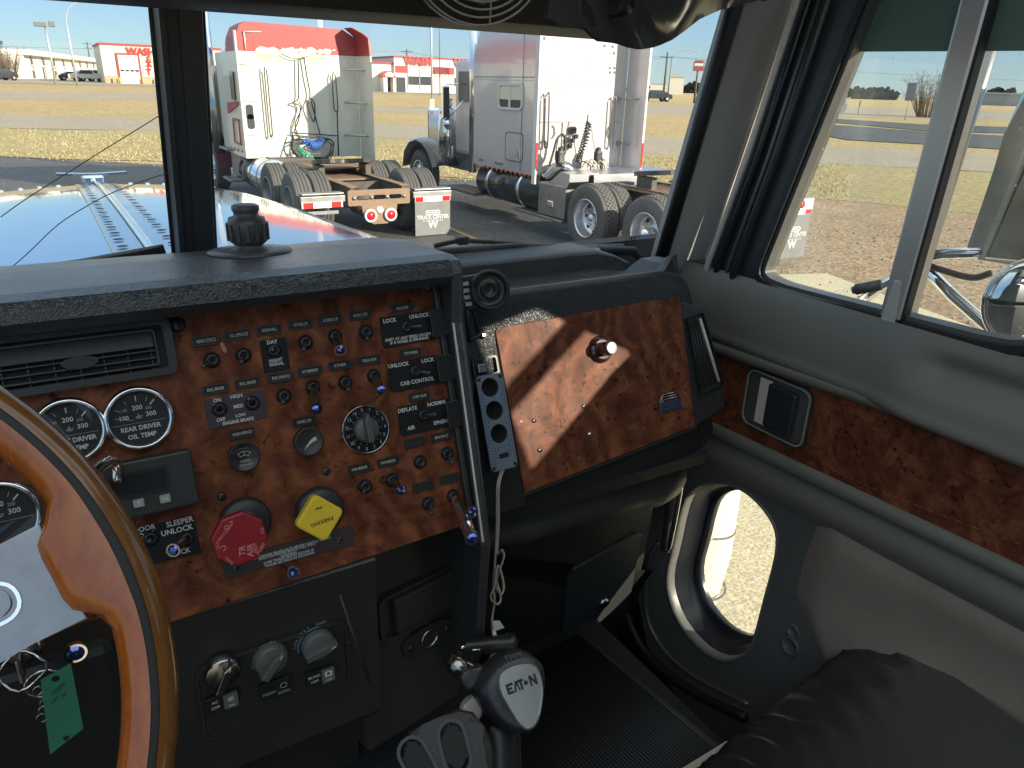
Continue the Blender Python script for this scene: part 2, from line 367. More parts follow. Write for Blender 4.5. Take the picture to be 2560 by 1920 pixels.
# ---- dashboard body
mb = MB()
zb = 2.188
brow = [(.745, zb-.002), (.736, 2.198), (.738, 2.208), (.748, 2.2145), (.77, 2.2165), (.90, 2.208), (1.02, 2.190), (1.13, 2.165), (1.15, 2.09), (.80, 2.09), (.80, zb-.002)]
mb.ext(brow, -1.05, .214, 0, False)
# the brow turns down into a side frame right of the panel
bt = DP.p(0, -.30); 
side = [(.738, 2.2), (.746, 2.2135), (.77, 2.2165), (.90, 2.208), (1.02, 2.190), (1.14, 2.16), (1.14, 1.62), (.72, 1.62), (.675, 1.70), (.662, 1.88), (.742, 2.14)]
mb.ext(side, .2135, .229, 0, bev=.005)
part(mb, 'dashboard', [LEAB])
mb = MB(); mb.ext([(.6625, 1.885), (.7425, 2.142), (.7385, 2.195), (.7435, 2.195), (.7475, 2.142), (.668, 1.885)], .2155, .2180); part(mb, 'frame_trim', [BEAD])

# ---- burl instrument panel
a0 = -1.05; a1 = .2130
bb = DP.uv(1195, 1302)[1]; bl = DP.uv(450, 1548); bsl = (bb-bl[1])/(a1-bl[0]); b0_ = bl[1]+(a0-bl[0])*bsl*0
mb = MB(); mb.prism([(a0, bl[1]), (bl[0], bl[1]), (a1, bb), (a1, .012), (a0, .012)], -.012, 0, DP.m())
PANEL = part(mb, 'instrument_panel', [BURL])
mb = MB()  # rebate strip between burl and side frame and the lower black body
mb.box((.2085, (bb+.01)/2, .003), (.008, abs(bb)+.0, .008), DP.m(), 0, .002)

part(mb, 'panel_frame', [BLK])
# seam of the left cluster
x0, _ = P0(85, 1130)
mb = MB(); mb.box((x0, -.17, .001), (.003, .24, .002), DP.m()); part(mb, 'panel_seam', [BLKM])
# chips and scratches on veneer
mb = MB(); mb.prism([A(565, 745), A(590, 735), A(625, 800), A(628, 838), A(600, 830), A(575, 790)], 0, .0006, DP.m()); 
part(mb, 'veneer_chip', [mat('bare_veneer', (.42, .17, .07), .5)])

# ---- label windows
LABM = [BLK, GOLDL, BLKM, CHRD]
def label(c, txt, w=.0255, h=.0098, icon=None, mat_i=1):
    mb = MB(); M = DP.m(c[0], c[1], 0)
    mb.plate(rrect(w, h, .001, 2), [rrect(w-.003, h-.003, .0006, 1)[::-1]], 0, .0022, M, 0)
    mb.prism(rrect(w-.003, h-.003, .0006, 1), 0, .0008, M, 2)
    mb.box((w/2-.0011, 0, .0012), (.0006, h-.003, .0016), M, 3); mb.box((-w/2+.0003, 0, .0012), (.0005, h-.001, .0018), M, 3)
    if txt:
        n = len(txt); off = -.002 if icon else 0; ww = (w-.006 if not icon else w-.010)
        sx = min(1.0, ww/(n*.0046*.66))
        mb.text(txt, .0046, DP.m(c[0]+off, c[1]-.0002, .0011), mat_i, .015, sx=sx)
    if icon == 'lamp':
        for k in range(3): mb.box((w/2-.0075, (k-1)*.0012, .0012), (.0022, .0004, .0003), M, 1)
        mb.plate(ngon(.0019, 10), [ngon(.0014, 10)[::-1]], .0009, .0013, M @ Matrix.Translation((w/2-.0042, 0, 0)), 1)
    if icon == 'wipe':
        mb.plate(rrect(.0044, .0030, .0012), [rrect(.0036, .0022, .0009)[::-1]], .0009, .0013, M @ Matrix.Translation((w/2-.0048, 0, 0)), 1)
        mb.box((w/2-.0048, -.0002, .0012), (.0004, .003, .0003), M @ Matrix.Rotation(0, 4, 'Z'), 1)
    return part(mb, 'switch_label', LABM, None)
for c, t, ic in [(A(425, 722), 'HEAD LTS', 'lamp'), (A(730, 668), 'CL LPS', 'lamp'), (A(1028, 620), 'SIGNAL', None), (A(1322, 568), 'HT FUEL L R', None),
                 (A(522, 1178), 'ENG. BRAKE', None), (A(825, 1120), 'ENG. BRAKE', None), (A(1130, 1067), 'ENG. FAN', 'lamp'), (A(1412, 1007), 'HT MIRROR', None),
                 (A(1357, 1482), 'PANEL LPS', None), (A(770, 1595), 'WASH-WIPE', 'wipe'), (B(172, 525), 'LOAD LP', None), (B(452, 480), 'AUX LTS', None),
                 (B(848, 415), 'AXLE DIFF', None), (B(262, 953), 'ETHER', None), (B(537, 905), 'TRLR AUX', None), (B(930, 836), '5TH WHEEL', None),
                 (B(1010, 1245), 'DUMP VALVE', None), (DD(1218, 155), 'BEACON LT', None), (DD(965, 210), '', None), (DD(445, 455), 'PWR MIRROR', None),
                 (DD(715, 392), 'PWR MIRROR', None), (DD(1045, 625), '', None), (DD(1292, 553), '', None)]:
    label(c, t, icon=ic)

# ---- plates with engraved words
def plate(corners, rows, m=PLATEB, name='switch_plate', bev=.002, th=.0015):
    mb = MB(); poly = corners
    mb.prism(poly, 0, th, DP.m(), 0)
    for c, t, s in rows: mb.text(t, s, DP.m(c[0], c[1], th+.0003), 1, .02, sx=.95)
    return part(mb, name, [m, WHT])
plate([A(410, 1285), A(970, 1180), A(1015, 1440), A(465, 1560)], [(A(535, 1285), 'ON', .0052), (A(717, 1247), 'HIGH', .0052), (A(738, 1340), 'MED', .0052), (A(757, 1425), 'LOW', .0046), (A(572, 1468), 'OFF', .0052), (A(737, 1480), 'ENGINE BRAKE', .0048)], PLATE)
plate([A(935, 725), A(1180, 690), A(1225, 985), A(985, 1025)], [(A(1052, 738), 'DAY', .0056), (A(1087, 908), 'NIGHT', .0048), (A(1097, 943), 'SIGNAL', .0048)], PLATEB)
def rc(pts): return smoothpoly([tuple(p) for p in pts], 1)
gp = []
for cs, rows in [
    ([(630, 507), (1095, 437), (1130, 465), (1165, 690), (1140, 712), (690, 792), (665, 770)], [(B(727, 535), 'LOCK', .0064), (B(1005, 490), 'UNLOCK', .0064), (B(905, 690), 'SHIFT AT ANY SPEED EXCEPT', .0046), (B(915, 722), 'IF A WHEEL IS SPINNING', .0046)]),
    ([(712, 935), (1180, 853), (1215, 880), (1245, 1100), (1220, 1120), (770, 1210), (745, 1190)], [(B(810, 953), 'UNLOCK', .0064), (B(1085, 908), 'LOCK', .0064), (B(988, 1105), 'CAB CONTROL', .0064)]),
    ([(800, 1352), (1260, 1262), (1295, 1290), (1330, 1510), (1305, 1530), (855, 1625), (830, 1600)], [(B(895, 1372), 'DEFLATE', .0064), (B(1172, 1312), 'NORMAL', .0064), (B(930, 1545), 'AIR', .0064), (B(1205, 1490), 'SPNSN', .0064)])]:
    plate([B(*p) for p in cs], rows)
plate([P0(298, 1140), P0(418, 1114), P0(434, 1193), P0(330, 1218), P0(296, 1200)], [(P0(388, 1127), 'SLEEPER', .0074), (P0(382, 1145), 'UNLOCK', .0074), (P0(311, 1142), 'DOOR', .0070), (P0(312, 1156), 'LOCK', .0070), (P0(390, 1192), 'LOCK', .0070)])
wp = [CC(580, 1335), CC(600, 1325), DD(372, 995), DD(395, 1020), DD(390, 1168), DD(375, 1178), CC(640, 1490), CC(612, 1485)]
plate(wp, [(CC(1245, 1203), 'SET PARKING BRAKE VALVE BEFORE LEAVING VEHICLE', .0036), (CC(1200, 1237), 'TRACTOR-TRAILER BRAKES WILL APPLY', .0036), (CC(1212, 1262), 'WARNING:', .0036), (CC(1215, 1282), 'SOME TRAILER BRAKES RELEASE AS', .0036), (CC(1220, 1310), 'TRAILER AIR PRESSURE DECREASES', .0036)], PLATE)
# sliding guards with bright bent ends over the three valve switches
for (x0, y0, x1, y1, cx) in [(1075, 480, 1240, 610, 1270), (1135, 895, 1310, 1020, 1340), (1225, 1320, 1395, 1445, 1425)]:
    p0 = B(x0, y0); q = B(x1, y1); pc = B(cx, (y0+y1)/2)
    mb = MB(); cy = pc[1]; h = .034; ax = p0[0]
    mb.box(((ax+pc[0])/2, cy, .010), (pc[0]-ax, h*.92, .0022), DP.m(), 0, .0008)
    g = part(mb, 'switch_guard', [BLKS])
    mb = MB(); n = 8; pr = [(pc[0]-.002+.006*sin(pi*i/n), .0125-.006*(1-cos(pi*i/n))) for i in range(n+1)]
    M2 = DP.m() @ Matrix(((1, 0, 0, 0), (0, 0, 1, 0), (0, 1, 0, 0), (0, 0, 0, 1)))
    inner = [(x*1-.0, z) for x, z in pr]
    mb.prism([(x, z) for x, z in pr]+[(x-.0016, z+.0005) for x, z in pr[::-1]], cy-h*.48, cy+h*.48, M2, 0)
    part(mb, 'bright_end', [CHRD], parent=g)

# ---- toggle switches
def toggle(base, tip=None, ht=.016, jewel=False, ring=True, long=False, rr=.0060):
    a, b = base; mb = MB()
    mb.lathe([(rr+.002, 0), (rr+.0022, .0012), (rr+.0006, .0022), (rr, .0048), (rr-.0016, .0056), (rr-.003, .0050), (.0018, .0035)], DP.m(a, b), 20, 0)
    mb.lathe([(rr+.0012, .0004), (rr+.0012, .0030)], DP.m(a, b), 6, 0, False)
    t = part(mb, 'toggle_switch', [BLKS])
    if tip:
        p = DP.p(a, b, .003); q = DP.p(tip[0], tip[1], ht); d = (q-p); L = d.length; mb = MB()
        if jewel:
            f = fr2(p, d, DP.y)
            mb.lathe([(.003, .002), (.0042, .004), (.0046, L*.35), (.0046, L-.006), (.0055, L-.004), (.0066, L-.002), (.0066, L)], f.m(), 20, 0)
            part(mb, 'lever_extension', [CHRD], parent=t)
            mb = MB(); mb.lathe([(.0052, L), (.0034, L+.0022), (.0002, L+.0030)], f.m(), 12, 0, False); part(mb, 'jewel', [JEWEL], parent=t)
        else:
            mb.tube([p, p+d*.5, q-d.normalized()*.0012, q, q+d.normalized()*.0008], [.0016, .0021, .0026, .0023, .0012], 12, 0)
            part(mb, 'lever', [mat('toggle_lever', (.06, .06, .065), .18, .3)] if 'toggle_lever' not in bpy.data.materials else [bpy.data.materials['toggle_lever']], parent=t)
    return t
def At(f, bx, by, tx, ty, h, **k): toggle(f(bx, by), f(tx, ty, h) if tx else None, h, **k)
At(A, 490, 905, 405, 968, .018); At(A, 785, 860, 765, 930, .016); At(A, 1068, 815, 1060, 805, .018); At(A, 1370, 738, 1352, 808, .017)
At(A, 560, 1370, 500, 1322, .018); At(A, 870, 1312, 835, 1268, .016); At(A, 1165, 1245, 1160, 1308, .014); At(A, 1438, 1165, 1473, 1372, .034, jewel=True)
At(B, 215, 685, 268, 812, .034, jewel=True); At(B, 505, 640, 520, 712, .016); At(B, 310, 1118, 345, 1192, .017); At(B, 580, 1055, 652, 1192, .034, jewel=True)
At(B, 885, 592, 1035, 585, .014); At(B, 965, 1008, 1115, 1028, .014); At(B, 1045, 1422, 1170, 1418, .014)
At(DD, 500, 625, 490, 680, .015); At(DD, 750, 565, 840, 662, .034, jewel=True); At(DD, 1015, 395, None, None, 0); At(DD, 1270, 315, 1320, 405, .018)
At(DD, 1092, 785, 1130, 888, .018); At(P0, 403, 1163, 374, 1189, .035, jewel=True); At(P0, 325, 1162, 323, 1170, .012)
# long chrome extension on the lower right toggle and the knobs of the pull rods
b = DD(1325, 715); t = toggle(b)
p = DP.p(*b, .003); q = DP.px(780+1510*.2652, 1050+1118*.2652, .085); d = q-p; L = d.length; f = fr2(p, d, DP.y); mb = MB()
mb.lathe([(.0035, .003), (.0058, .008), (.0062, L*.3), (.0070, L*.7), (.0078, L*.72), (.0078, L*.75), (.0072, L*.77), (.0076, L-.004), (.0085, L-.002), (.0085, L)], f.m(), 24)
part(mb, 'lever_extension', [CHR], parent=t, label='Long polished extension on the lowest right toggle')
mb = MB(); mb.lathe([(.0066, L), (.0045, L+.003), (.0002, L+.004)], f.m(), 12, 0, False); part(mb, 'jewel', [JEWEL], parent=t)
def pullknob(fr, a, b, h, r=.0068, nm='pull_knob', y=None):
    mb = MB(); mb.lathe([(.003, 0), (.003, h-.010), (r-.001, h-.008), (r, h-.002), (r, h)], fr.m(a, b), 20)
    k = part(mb, nm, [CHR]); mb = MB(); mb.lathe([(r-.0018, h), (r*.5, h+.0022), (.0002, h+.003)], fr.m(a, b), 12, 0, False); part(mb, 'jewel', [JEWEL], parent=k)
pullknob(DP, *CC(1260, 1440, .024), .024); pullknob(DP, *DD(1520, 865, .045), .045)
# screws
def screw(fr, a, b, r=.0045, m=CHRD, h=.002, rot=.4):
    mb = MB(); mb.lathe([(r, 0), (r*.95, h*.5), (r*.6, h*.95), (.0001, h)], fr.m(a, b), 18, 0)
    for k in (0, pi/2): mb.box((0, 0, h*.98), (r*.9, r*.16, .0004), fr.m(a, b, 0, rot+k), 1)
    return part(mb, 'screw', [m, BLKM])
for c in (CC(1570, 485), CC(582, 722), CC(718, 1390), DD(265, 1135)): screw(DP, *c, m=mat('dark_screw', (.06, .06, .065), .25, .8) if 'dark_screw' not in bpy.data.materials else bpy.data.materials['dark_screw'])
for c in (A(165, 572), B(1110, 205)): screw(DP, *c, r=.0078, h=.004, m=BLKS, rot=0)

# ---- selector dial 0..14
c = B(505, 1558); mb = MB(); R = .0278
mb.lathe([(R, 0), (R, .002), (R-.001, .003), (R-.0018, .0022)], DP.m(*c), 48, 1); mb.lathe([(.0001, .0022), (R-.0016, .0022)], DP.m(*c), 48, 0, False, False)
for k in range(15):
    an = pi/2+rad(4)-2*pi*k/15; mb.text(str(k), .0058, DP.m(c[0]+R*.80*cos(an), c[1]+R*.80*sin(an), .0026), 2, .01, sx=.85)
    mb.box((0, R*.62, .0026), (.0005, .0018, .0002), DP.m(*c) @ Matrix.Rotation(an-pi/2, 4, 'Z'), 2)
dial = part(mb, 'selector_dial', [BLKS, CHRD, GRYL])
mb = MB(); mb.lathe([(R*.53, .0024), (R*.51, .006), (R*.46, .0085), (.0001, .0085)], DP.m(*c), 32, 0)
mb.prism([(0, R*.70), (.0045, R*.40), (.0035, -R*.5), (-.0035, -R*.5), (-.0045, R*.40)], .006, .017, DP.m(*c), 0, .0016)
part(mb, 'knob', [mat('dial_grip', (.09, .088, .085), .38, bump=(300, .2, .0004))], parent=dial)
# ---- round knobs: wiper, panel lamps
c = CC(795, 345, .012); mb = MB(); R = .0158
mb.lathe([(R*.9, 0), (R*.96, .008), (R, .011), (R*.98, .0135), (R*.90, .0145), (R*.86, .0135), (.0001, .0135)], DP.m(*c), 36, 0)
M = DP.m(c[0], c[1], .0140)
arc = lambda r, a_, b_, n=10: [(r*cos(rad(a_+(b_-a_)*i/n)), -.004+r*sin(rad(a_+(b_-a_)*i/n))) for i in range(n+1)]
mb.prism(arc(.0100, 50, 130)+arc(.0094, 130, 50), 0, .0002, M, 1); mb.prism(arc(.0060, 50, 130)+arc(.0054, 130, 50), 0, .0002, M, 1)
for an in (50, 90, 130): mb.box((.0077, 0, .0001), (.0046, .0005, .0003), M @ Matrix.Translation((0, -.004, 0)) @ Matrix.Rotation(rad(an), 4, 'Z'), 1)
for k in range(5): mb.box((-.004+k*.002, .0085, .0001), (.0008, .0006, .0002), M, 1)
mb.text('WIPER', .0036, DP.m(c[0], c[1]-.0045, .0141), 1, .01); mb.text('PUSH-ASH', .0033, DP.m(c[0]+.0004, c[1]-.0082, .0141), 1, .01, sx=.9)
part(mb, 'wiper_knob', [BLKS, GRYL])
c = CC(1405, 205, .012); mb = MB(); mb.lathe([(R*.92, 0), (R*.97, .010), (R*.99, .012), (R*.93, .0135), (R*.84, .0135), (R*.80, .0125), (.0001, .0125)], DP.m(*c), 36, 0)
M = DP.m(c[0]+.002, c[1]+.0, .0129) @ Matrix.Rotation(rad(0), 4, 'Z')
o1 = [(-.0085+.0145*i/10, -.0075+.0115*sin(pi/2*i/10)) for i in range(11)]; o2 = [(-.0078+.0138*i/10, -.0075+.0075*sin(pi/2*i/10)) for i in range(11)]
mb.prism(o1+o2[::-1], 0, .0002, M, 1); part(mb, 'dimmer_knob', [BLK, mat('silver_print', (.5, .5, .5), .5)])

# ---- red octagon and yellow diamond brake knobs
def brakeknob(cb, ct, h, poly, m, name, rbase, rows, bev=.003, th=.012, lab=None):
    mb = MB(); mb.lathe([(rbase, 0), (rbase*.98, .006), (rbase*.86, .010), (rbase*.5, .011), (.009, .012), (.007, h-th)], DP.m(*cb), 40, 0); base = part(mb, name, [BLK], label=lab)
    mb = MB(); mb.prism(poly, h-th, h, DP.m(*ct), 0, bev, both=True)
    for (x, y, t, s, ro, mi) in rows:
        mb.text(t, s, DP.m(ct[0]+x, ct[1]+y, h+.0003, ro), mi, .015)
    mb.lathe([(.0001, h+.0002), (.0030, h+.0002)], DP.m(ct[0]+rows[0][0], ct[1]+rows[0][1]), 10, 0, False, False)
    part(mb, 'knob', [m, PINK, BLKM], parent=base)
PINK = mat('worn_pink_lettering', (.58, .22, .22), .6)
cb = CC(800, 960); ct = CC(757, 1122, .040)
o8 = []
for k in range(8):
    a_ = rad(22.5+8+45*k); p1 = V((cos(a_), sin(a_)))*.0272; o8.append((p1.x, p1.y))
s9 = [(0.0, -.012, 'TR', .0085, rad(82), 1), (.0075, -.0135, 'AIR', .0085, rad(82), 1), (.0125, -.0125, 'NOT', .0045, rad(84), 1), (-.0165, -.004, 'C', .0075, rad(205), 1),
      (-.0125, .010, 'EVACUATE', .0038, rad(40), 1), (-.021, .000, 'OUT', .0038, rad(85), 1), (.0175, -.0150, 'PUSH', .0050, rad(50), 1), (.022, .0025, 'TO', .0048, rad(95), 1), (-.014, -.018, 'PULL', .0045, rad(135), 1), (-.005, .018, 'Y', .006, rad(15), 1), (-.0105, .0145, 'Q', .006, rad(10), 1)]
brakeknob(cb, ct, .040, o8, REDP, 'trailer_air_valve', .0265, s9, .0022, lab='Red octagonal air valve knob')
cb = CC(1500, 850); ct = CC(1512, 925, .046); dd4 = []
for k in range(4):
    a_ = rad(90*k+3); p1 = V((cos(a_), sin(a_)))*.030; dd4.append((p1.x, p1.y))
ca, sa = cos(rad(48)), sin(rad(48)); dd4 = [(x*ca-y*sa, x*sa+y*ca) for x, y in rrect(.0375, .0375, .0055)]
brakeknob(cb, ct, .046, dd4, YELP, 'parking_brake_valve', .0265, [(0, .011, '~', .013, 0.1, 2), (.001, -.004, 'PARKING', .0058, rad(186), 2)], .0022, lab='Yellow diamond parking brake knob')

# ---- gauges
def gauge(c, R, title, nums=True, label_=None, h=.010):
    M = DP.m(*c); mb = MB()
    mb.lathe([(R*1.0, 0), (R*1.02, .004), (R*1.0, h*.7), (R*.95, h), (R*.90, h+.0006), (R*.86, h), (R*.83, h*.75), (R*.82, h*.45)], M, 56, 0, cap=False)
    g = part(mb, 'gauge', [CHR], label=label_)
    mb = MB(); mb.lathe([(.0001, h*.45), (R*.83, h*.45)], M, 48, 0, False, False)
    hz = h*.45+.0004
    def MM(x, y, ro=0): return DP.m(c[0]+x*R, c[1]+y*R, hz, ro)
    for an, l, wd in [(150, .16, .022), (120, .12, .018), (90, .16, .028), (62, .14, .018), (45, .20, .034)]:
        a_ = rad(an); mb.box((.62*R, 0, 0), (l*R, wd*R, .0002), DP.m(c[0], c[1], hz) @ Matrix.Rotation(a_, 4, 'Z'), 1 if an in (90, 45) else 2)
    for x, y, t, s in [(0, .33, '200', .20), (-.37, .30, '150', .11), (-.42, .06, '100', .19), (.31, .27, '250', .12), (.35, .08, '300', .20)]: mb.text(t, s*R, MM(x, y), 1 if s > .15 else 2, .012)
    mb.text('~', .3*R, MM(0, .02), 2, .01); mb.box((0, .08*R, 0), (.03*R, .12*R, .0002), MM(0, 0), 2); mb.box((0.02*R, .06*R, 0), (.2*R, .02*R, .0002), MM(0, 0), 2)
    mb.box((0, -.14*R, 0), (1.5*R, .012*R, .0002), MM(0, 0), 2)
    for i, t in enumerate(title): mb.text(t, .20*R, MM(0, -.30-.25*i), 1, .022, sx=.95)
    mb.box((-.3*R, 0, 0), (.5*R, .018*R, .0002), MM(-.12, -.05, rad(-14)), 2)
    part(mb, 'dial_face', [BLKM, WHT, GRYL], parent=g)
    mb = MB(); mb.lathe([(.0001, h*.8), (R*.84, h*.8)], M, 40, 0, False, False); part(mb, 'glass', [glass_mat('gauge_glass', (.95, .95, .95)) if 'gauge_glass' not in bpy.data.materials else bpy.data.materials['gauge_glass']], parent=g)
gauge(E_(1070, 1062, .008), .0312, ['REAR DRIVER', 'OIL TEMP'], label_='Round chrome rimmed rear driver oil temperature gauge')
gauge(E_(535, 1160, .008), .0312, ['FRONT DRIVER', 'OIL TEMP'], label_='Round chrome rimmed gauge half hidden by the steering wheel rim')
gauge(P0(-2, 1118, .008), .0335, ['', ''], label_='Round gauge cut by the left picture edge')

# ---- left air vent
def pq(pts): return [E_(*p, .012) for p in pts]
oc = pq([(-60, 470), (1180, 300), (1215, 280), (1290, 290), (1370, 700), (1340, 730), (60, 905), (-60, 905)])
vb = E_(-300, 640, .012)[0]
ov = [(vb, E_(600, 400, .012)[1]), (E_(1235, 400, .012)[0], E_(600, 400, .012)[1]), (E_(1235, 400, .012)[0]+.003, E_(1000, 780, .012)[1]), (vb, E_(1000, 780, .012)[1])]
top = E_(1240, 290, .0)[1]; bot = E_(1350, 715, 0)[1]; xr = E_(1330, 500, .0)[0]; xl = E_(0, 640)[0]-.02
mb = MB(); W = xr-xl; H = top-bot; cx = (xr+xl)/2; cy = (top+bot)/2
mb.plate(rrect(W, H, .008), [rrect(W-.016, H-.014, .004)[::-1]], -.001, .010, DP.m(cx, cy), 0)
mb.plate(rrect(W-.030, H-.020, .004), [rrect(W-.034, H-.024, .003)[::-1]], .001, .0085, DP.m(cx, cy), 0)
VENT = part(mb, 'air_vent', [BLK], label='Wide louvred air vent above the gauges')
mb = MB(); mb.box((cx, cy, .0012), (W-.012, H-.010, .0012), DP.m()); part(mb, 'vent_duct', [BLKM], parent=VENT)
for k in range(5):
    mb = MB(); y = cy-H*.32+k*(H*.125); Mk = DP.m(cx, y, .0065) @ Matrix.Rotation(rad(-20), 4, 'X')
    mb.box((0, 0, 0), (W-.036, .0014, .006) if k < 4 else (W-.036, .020, .0015), Mk, 0, .0003); part(mb, 'louvre', [BLK], parent=VENT)
for k in range(7):
    mb = MB(); mb.box((cx-W*.38+k*W*.125, cy-H*.13, .004), (.0014, H*.5, .004), DP.m()); part(mb, 'divider', [BLK], parent=VENT)
mb = MB(); mb.prism([(.016*cos(a*pi/12), .006*sin(a*pi/12)) for a in range(24)], 0, .003, DP.m(cx, cy-H*.09, .008), 0, .001); part(mb, 'thumb_tab', [BLKS], parent=VENT)

# ---- trip display box
c0 = P0(398, 968); c1 = P0(430, 1078); xL = P0(225, 1030)[0]; mb = MB(); t_, b_, x1 = c0[1], c1[1], c0[0]+.003
cx, cy = (xL+x1)/2, (t_+b_)/2; W = x1-xL; H = t_-b_
mb.box((cx, cy, .0125), (W, H, .025), DP.m(), 0, .002)
TB = part(mb, 'display_box', [BLK])
mb = MB(); mb.plate(rrect(.052, .024, .003), [rrect(.046, .018, .002)[::-1]], .0245, .0265, DP.m(x1-.049, cy+.005), 1); mb.prism(rrect(.046, .018, .002), .025, .0256, DP.m(x1-.049, cy+.005), 0); part(mb, 'screen', [mat('lcd_dark', (.02, .021, .022), .15), BLKS], parent=TB)
for (px, py, ro) in ((300, 1087, 0), (357, 1077, -pi/2)):
    q = P0(px, py, .026); mb = MB(); mb.prism(rrect(.0095, .0080, .001), .024, .0275, DP.m(*q), 0, .0008)
    M = DP.m(q[0], q[1], .0276, ro); mb.box((0, -.0006, .0001), (.0008, .0034, .0002), M, 1); mb.prism([(-.0016, .0008), (.0016, .0008), (0, .0028)], 0, .0002, M, 1)
    part(mb, 'arrow_button', [mat('grey_button', (.32, .31, .30), .5) if 'grey_button' not in bpy.data.materials else bpy.data.materials['grey_button'], WHT], parent=TB)

# ---- lower centre stack
mb = MB()
yb = DP.p(0, min(bb, bl[1]))[1]; zbm = DP.p(0, min(bb, bl[1]))[2]
low = [(yb+.001, zbm-.001), (yb+.03, zbm+.02), (1.1, zbm+.02), (1.1, 1.35), (.80, 1.35), (.78, 1.60), (.725, 1.645), (.69, 1.655), (.681, 1.67), (.681, 1.84), (yb+.003, zbm-.03)]
mb.ext(low, -1.0, .085, 0); part(mb, 'lower_dash', [BLK])
HV = Fr((0, .680, 1.80), (1, 0, 0), (0, 0, 1)); PH = dsp(HV)
def PHc(x, y, h=0): return HV.uv(440+x*560/2111, 1480+y*560/2111, h)
# raised edge catching the light right of the heater controls
e0 = HV.px(734*D, 1285*D, .01); e1 = HV.px(800*D, 1480*D, .03)
mb = MB(); mb.tube([e0, (e0+e1)/2+V((0, -.002, 0)), e1], [.0015, .0022, .0015], 8)
part(mb, 'stack_edge', [BLK])
hw0 = PHc(250, 600); hw1 = PHc(1600, 600); ht0 = PHc(1500, 280)[1]; hb0 = PHc(1250, 1010)[1]
cx = (PHc(180, 700)[0]+PHc(1590, 500)[0])/2; W = PHc(1590, 500)[0]-PHc(180, 700)[0]; H = ht0-hb0; cy = (ht0+hb0)/2
mb = MB(); mb.prism(rrect(W, H, .012), 0, .004, HV.m(cx, cy), 0, .0015)
HC = part(mb, 'heater_control_panel', [BLKM])
mb = MB(); mb.plate(rrect(W+.004, H+.004, .014), [rrect(W, H, .012)[::-1]], 0, .0052, HV.m(cx, cy), 0); part(mb, 'trim_line', [mat('worn_edge', (.035, .033, .03), .4)], parent=HC)
DG = mat('heater_grip', (.10, .10, .098), .38, bump=(200, .2, .0004))
for (px, py, ro, m, lab) in ((448, 785, rad(-25), CHRD, 'Silvered fan speed knob'), (905, 665, rad(-38), DG, None), (1355, 530, rad(-78), DG, None)):
    q = PHc(px, py, .014); mb = MB(); R = .0188; mb.lathe([(R, .003), (R, .008), (R*.92, .013), (R*.85, .014), (.0001, .014)], HV.m(*q), 32, 0)
    mb.prism([(0, R*1.02), (.005, R*.5), (.0045, -R*.95), (-.0045, -R*.95), (-.005, R*.5)], .010, .024, HV.m(q[0], q[1], 0, ro), 0, .0016)
    mb.box((0, R*.72, .0242), (.0012, .005, .0004), HV.m(q[0], q[1], 0, ro), 1)
    part(mb, 'knob', [m, WHT], lab, parent=HC)
mb = MB(); q = PHc(1355, 530, .014); R = .0225
arc_ = [(R*cos(rad(a)), R*sin(rad(a))) for a in range(80, 200, 8)]; mb.prism(arc_+[(x*.93, y*.93) for x, y in arc_[::-1]], .004, .0046, HV.m(*q), 0)
part(mb, 'blue_arc', [mat('blue_print', (.05, .22, .33), .5)], parent=HC)
mb = MB(); q = PHc(1355, 530, .014)
for i, ch in enumerate('COMFORT'):
    a = rad(172-10.5*i); mb.text(ch, .0040, HV.m(q[0]+.0255*cos(a), q[1]+.0255*sin(a), .0046, a-pi/2), 0, .01)
mb.text('COLD', .0042, HV.m(q[0]+.006, q[1]+.0255, .0046), 0, .01)
for (px, py) in ((895, 460), (765, 545), (725, 690)):
    q = PHc(px, py); mb.box((0, 0, .0046), (.0060, .0008, .0003), HV.m(*q, 0, rad(-20))); mb.box((.002, .0016, .0046), (.0008, .0036, .0003), HV.m(*q, 0, rad(-20))); mb.box((-.0022, .001, .0046), (.003, .0008, .0003), HV.m(*q, 0, rad(-50)))
part(mb, 'printed_marks', [GRYL], parent=HC)
def rocker(px, py, l, r_, on=True, lab=None):
    q = PHc(px, py, .008); mb = MB(); w, h = .0335, .0205
    mb.box((0, 0, .006), (w, h, .008), HV.m(*q), 0, .001); mb.prism(rrect(w*.44, h*.9, .001), .010, .0125, HV.m(q[0]+w*.25, q[1]), 2 if on else 0, .0006)
    z = .0104
    for i, t in enumerate(l): mb.text(t, .0052, HV.m(q[0]-w*.22, q[1]+.0035-.007*i, z), 1, .01)
    z = .0128
    if r_[0] == '*':
        for k in range(4): mb.box((0, 0, 0), (.0075, .0008, .0002), HV.m(q[0]+w*.25, q[1]+.0036, z, rad(45*k)), 1)
    elif r_[0] == '#':
        mb.plate(rrect(.0085, .0075, .001, 1), [ngon(.0024, 8)[::-1]], 0, .0002, HV.m(q[0]+w*.25, q[1]+.0036, z), 1)
    else: mb.plate(rrect(.0075, .007, .0025, 2), [rrect(.006, .0055, .002, 2)[::-1]], 0, .0002, HV.m(q[0]+w*.25, q[1]+.0036, z), 1)
    mb.text(r_[1], .0050, HV.m(q[0]+w*.25, q[1]-.0055, z), 1, .01, sx=.8)
    part(mb, 'rocker_switch', [BLKS, WHT if on else GRYL, mat('lit_grey', (.13, .13, .12), .45) if 'lit_grey' not in bpy.data.materials else bpy.data.materials['lit_grey']], parent=HC)
rocker(435, 1030, ['AC', 'OFF'], '*|ON'.split('|')); rocker(935, 900, ['', 'FRESH'], 'o|RECIRC'.split('|'), False); rocker(1360, 790, ['BUNK', 'OFF'], '#|ON'.split('|'))
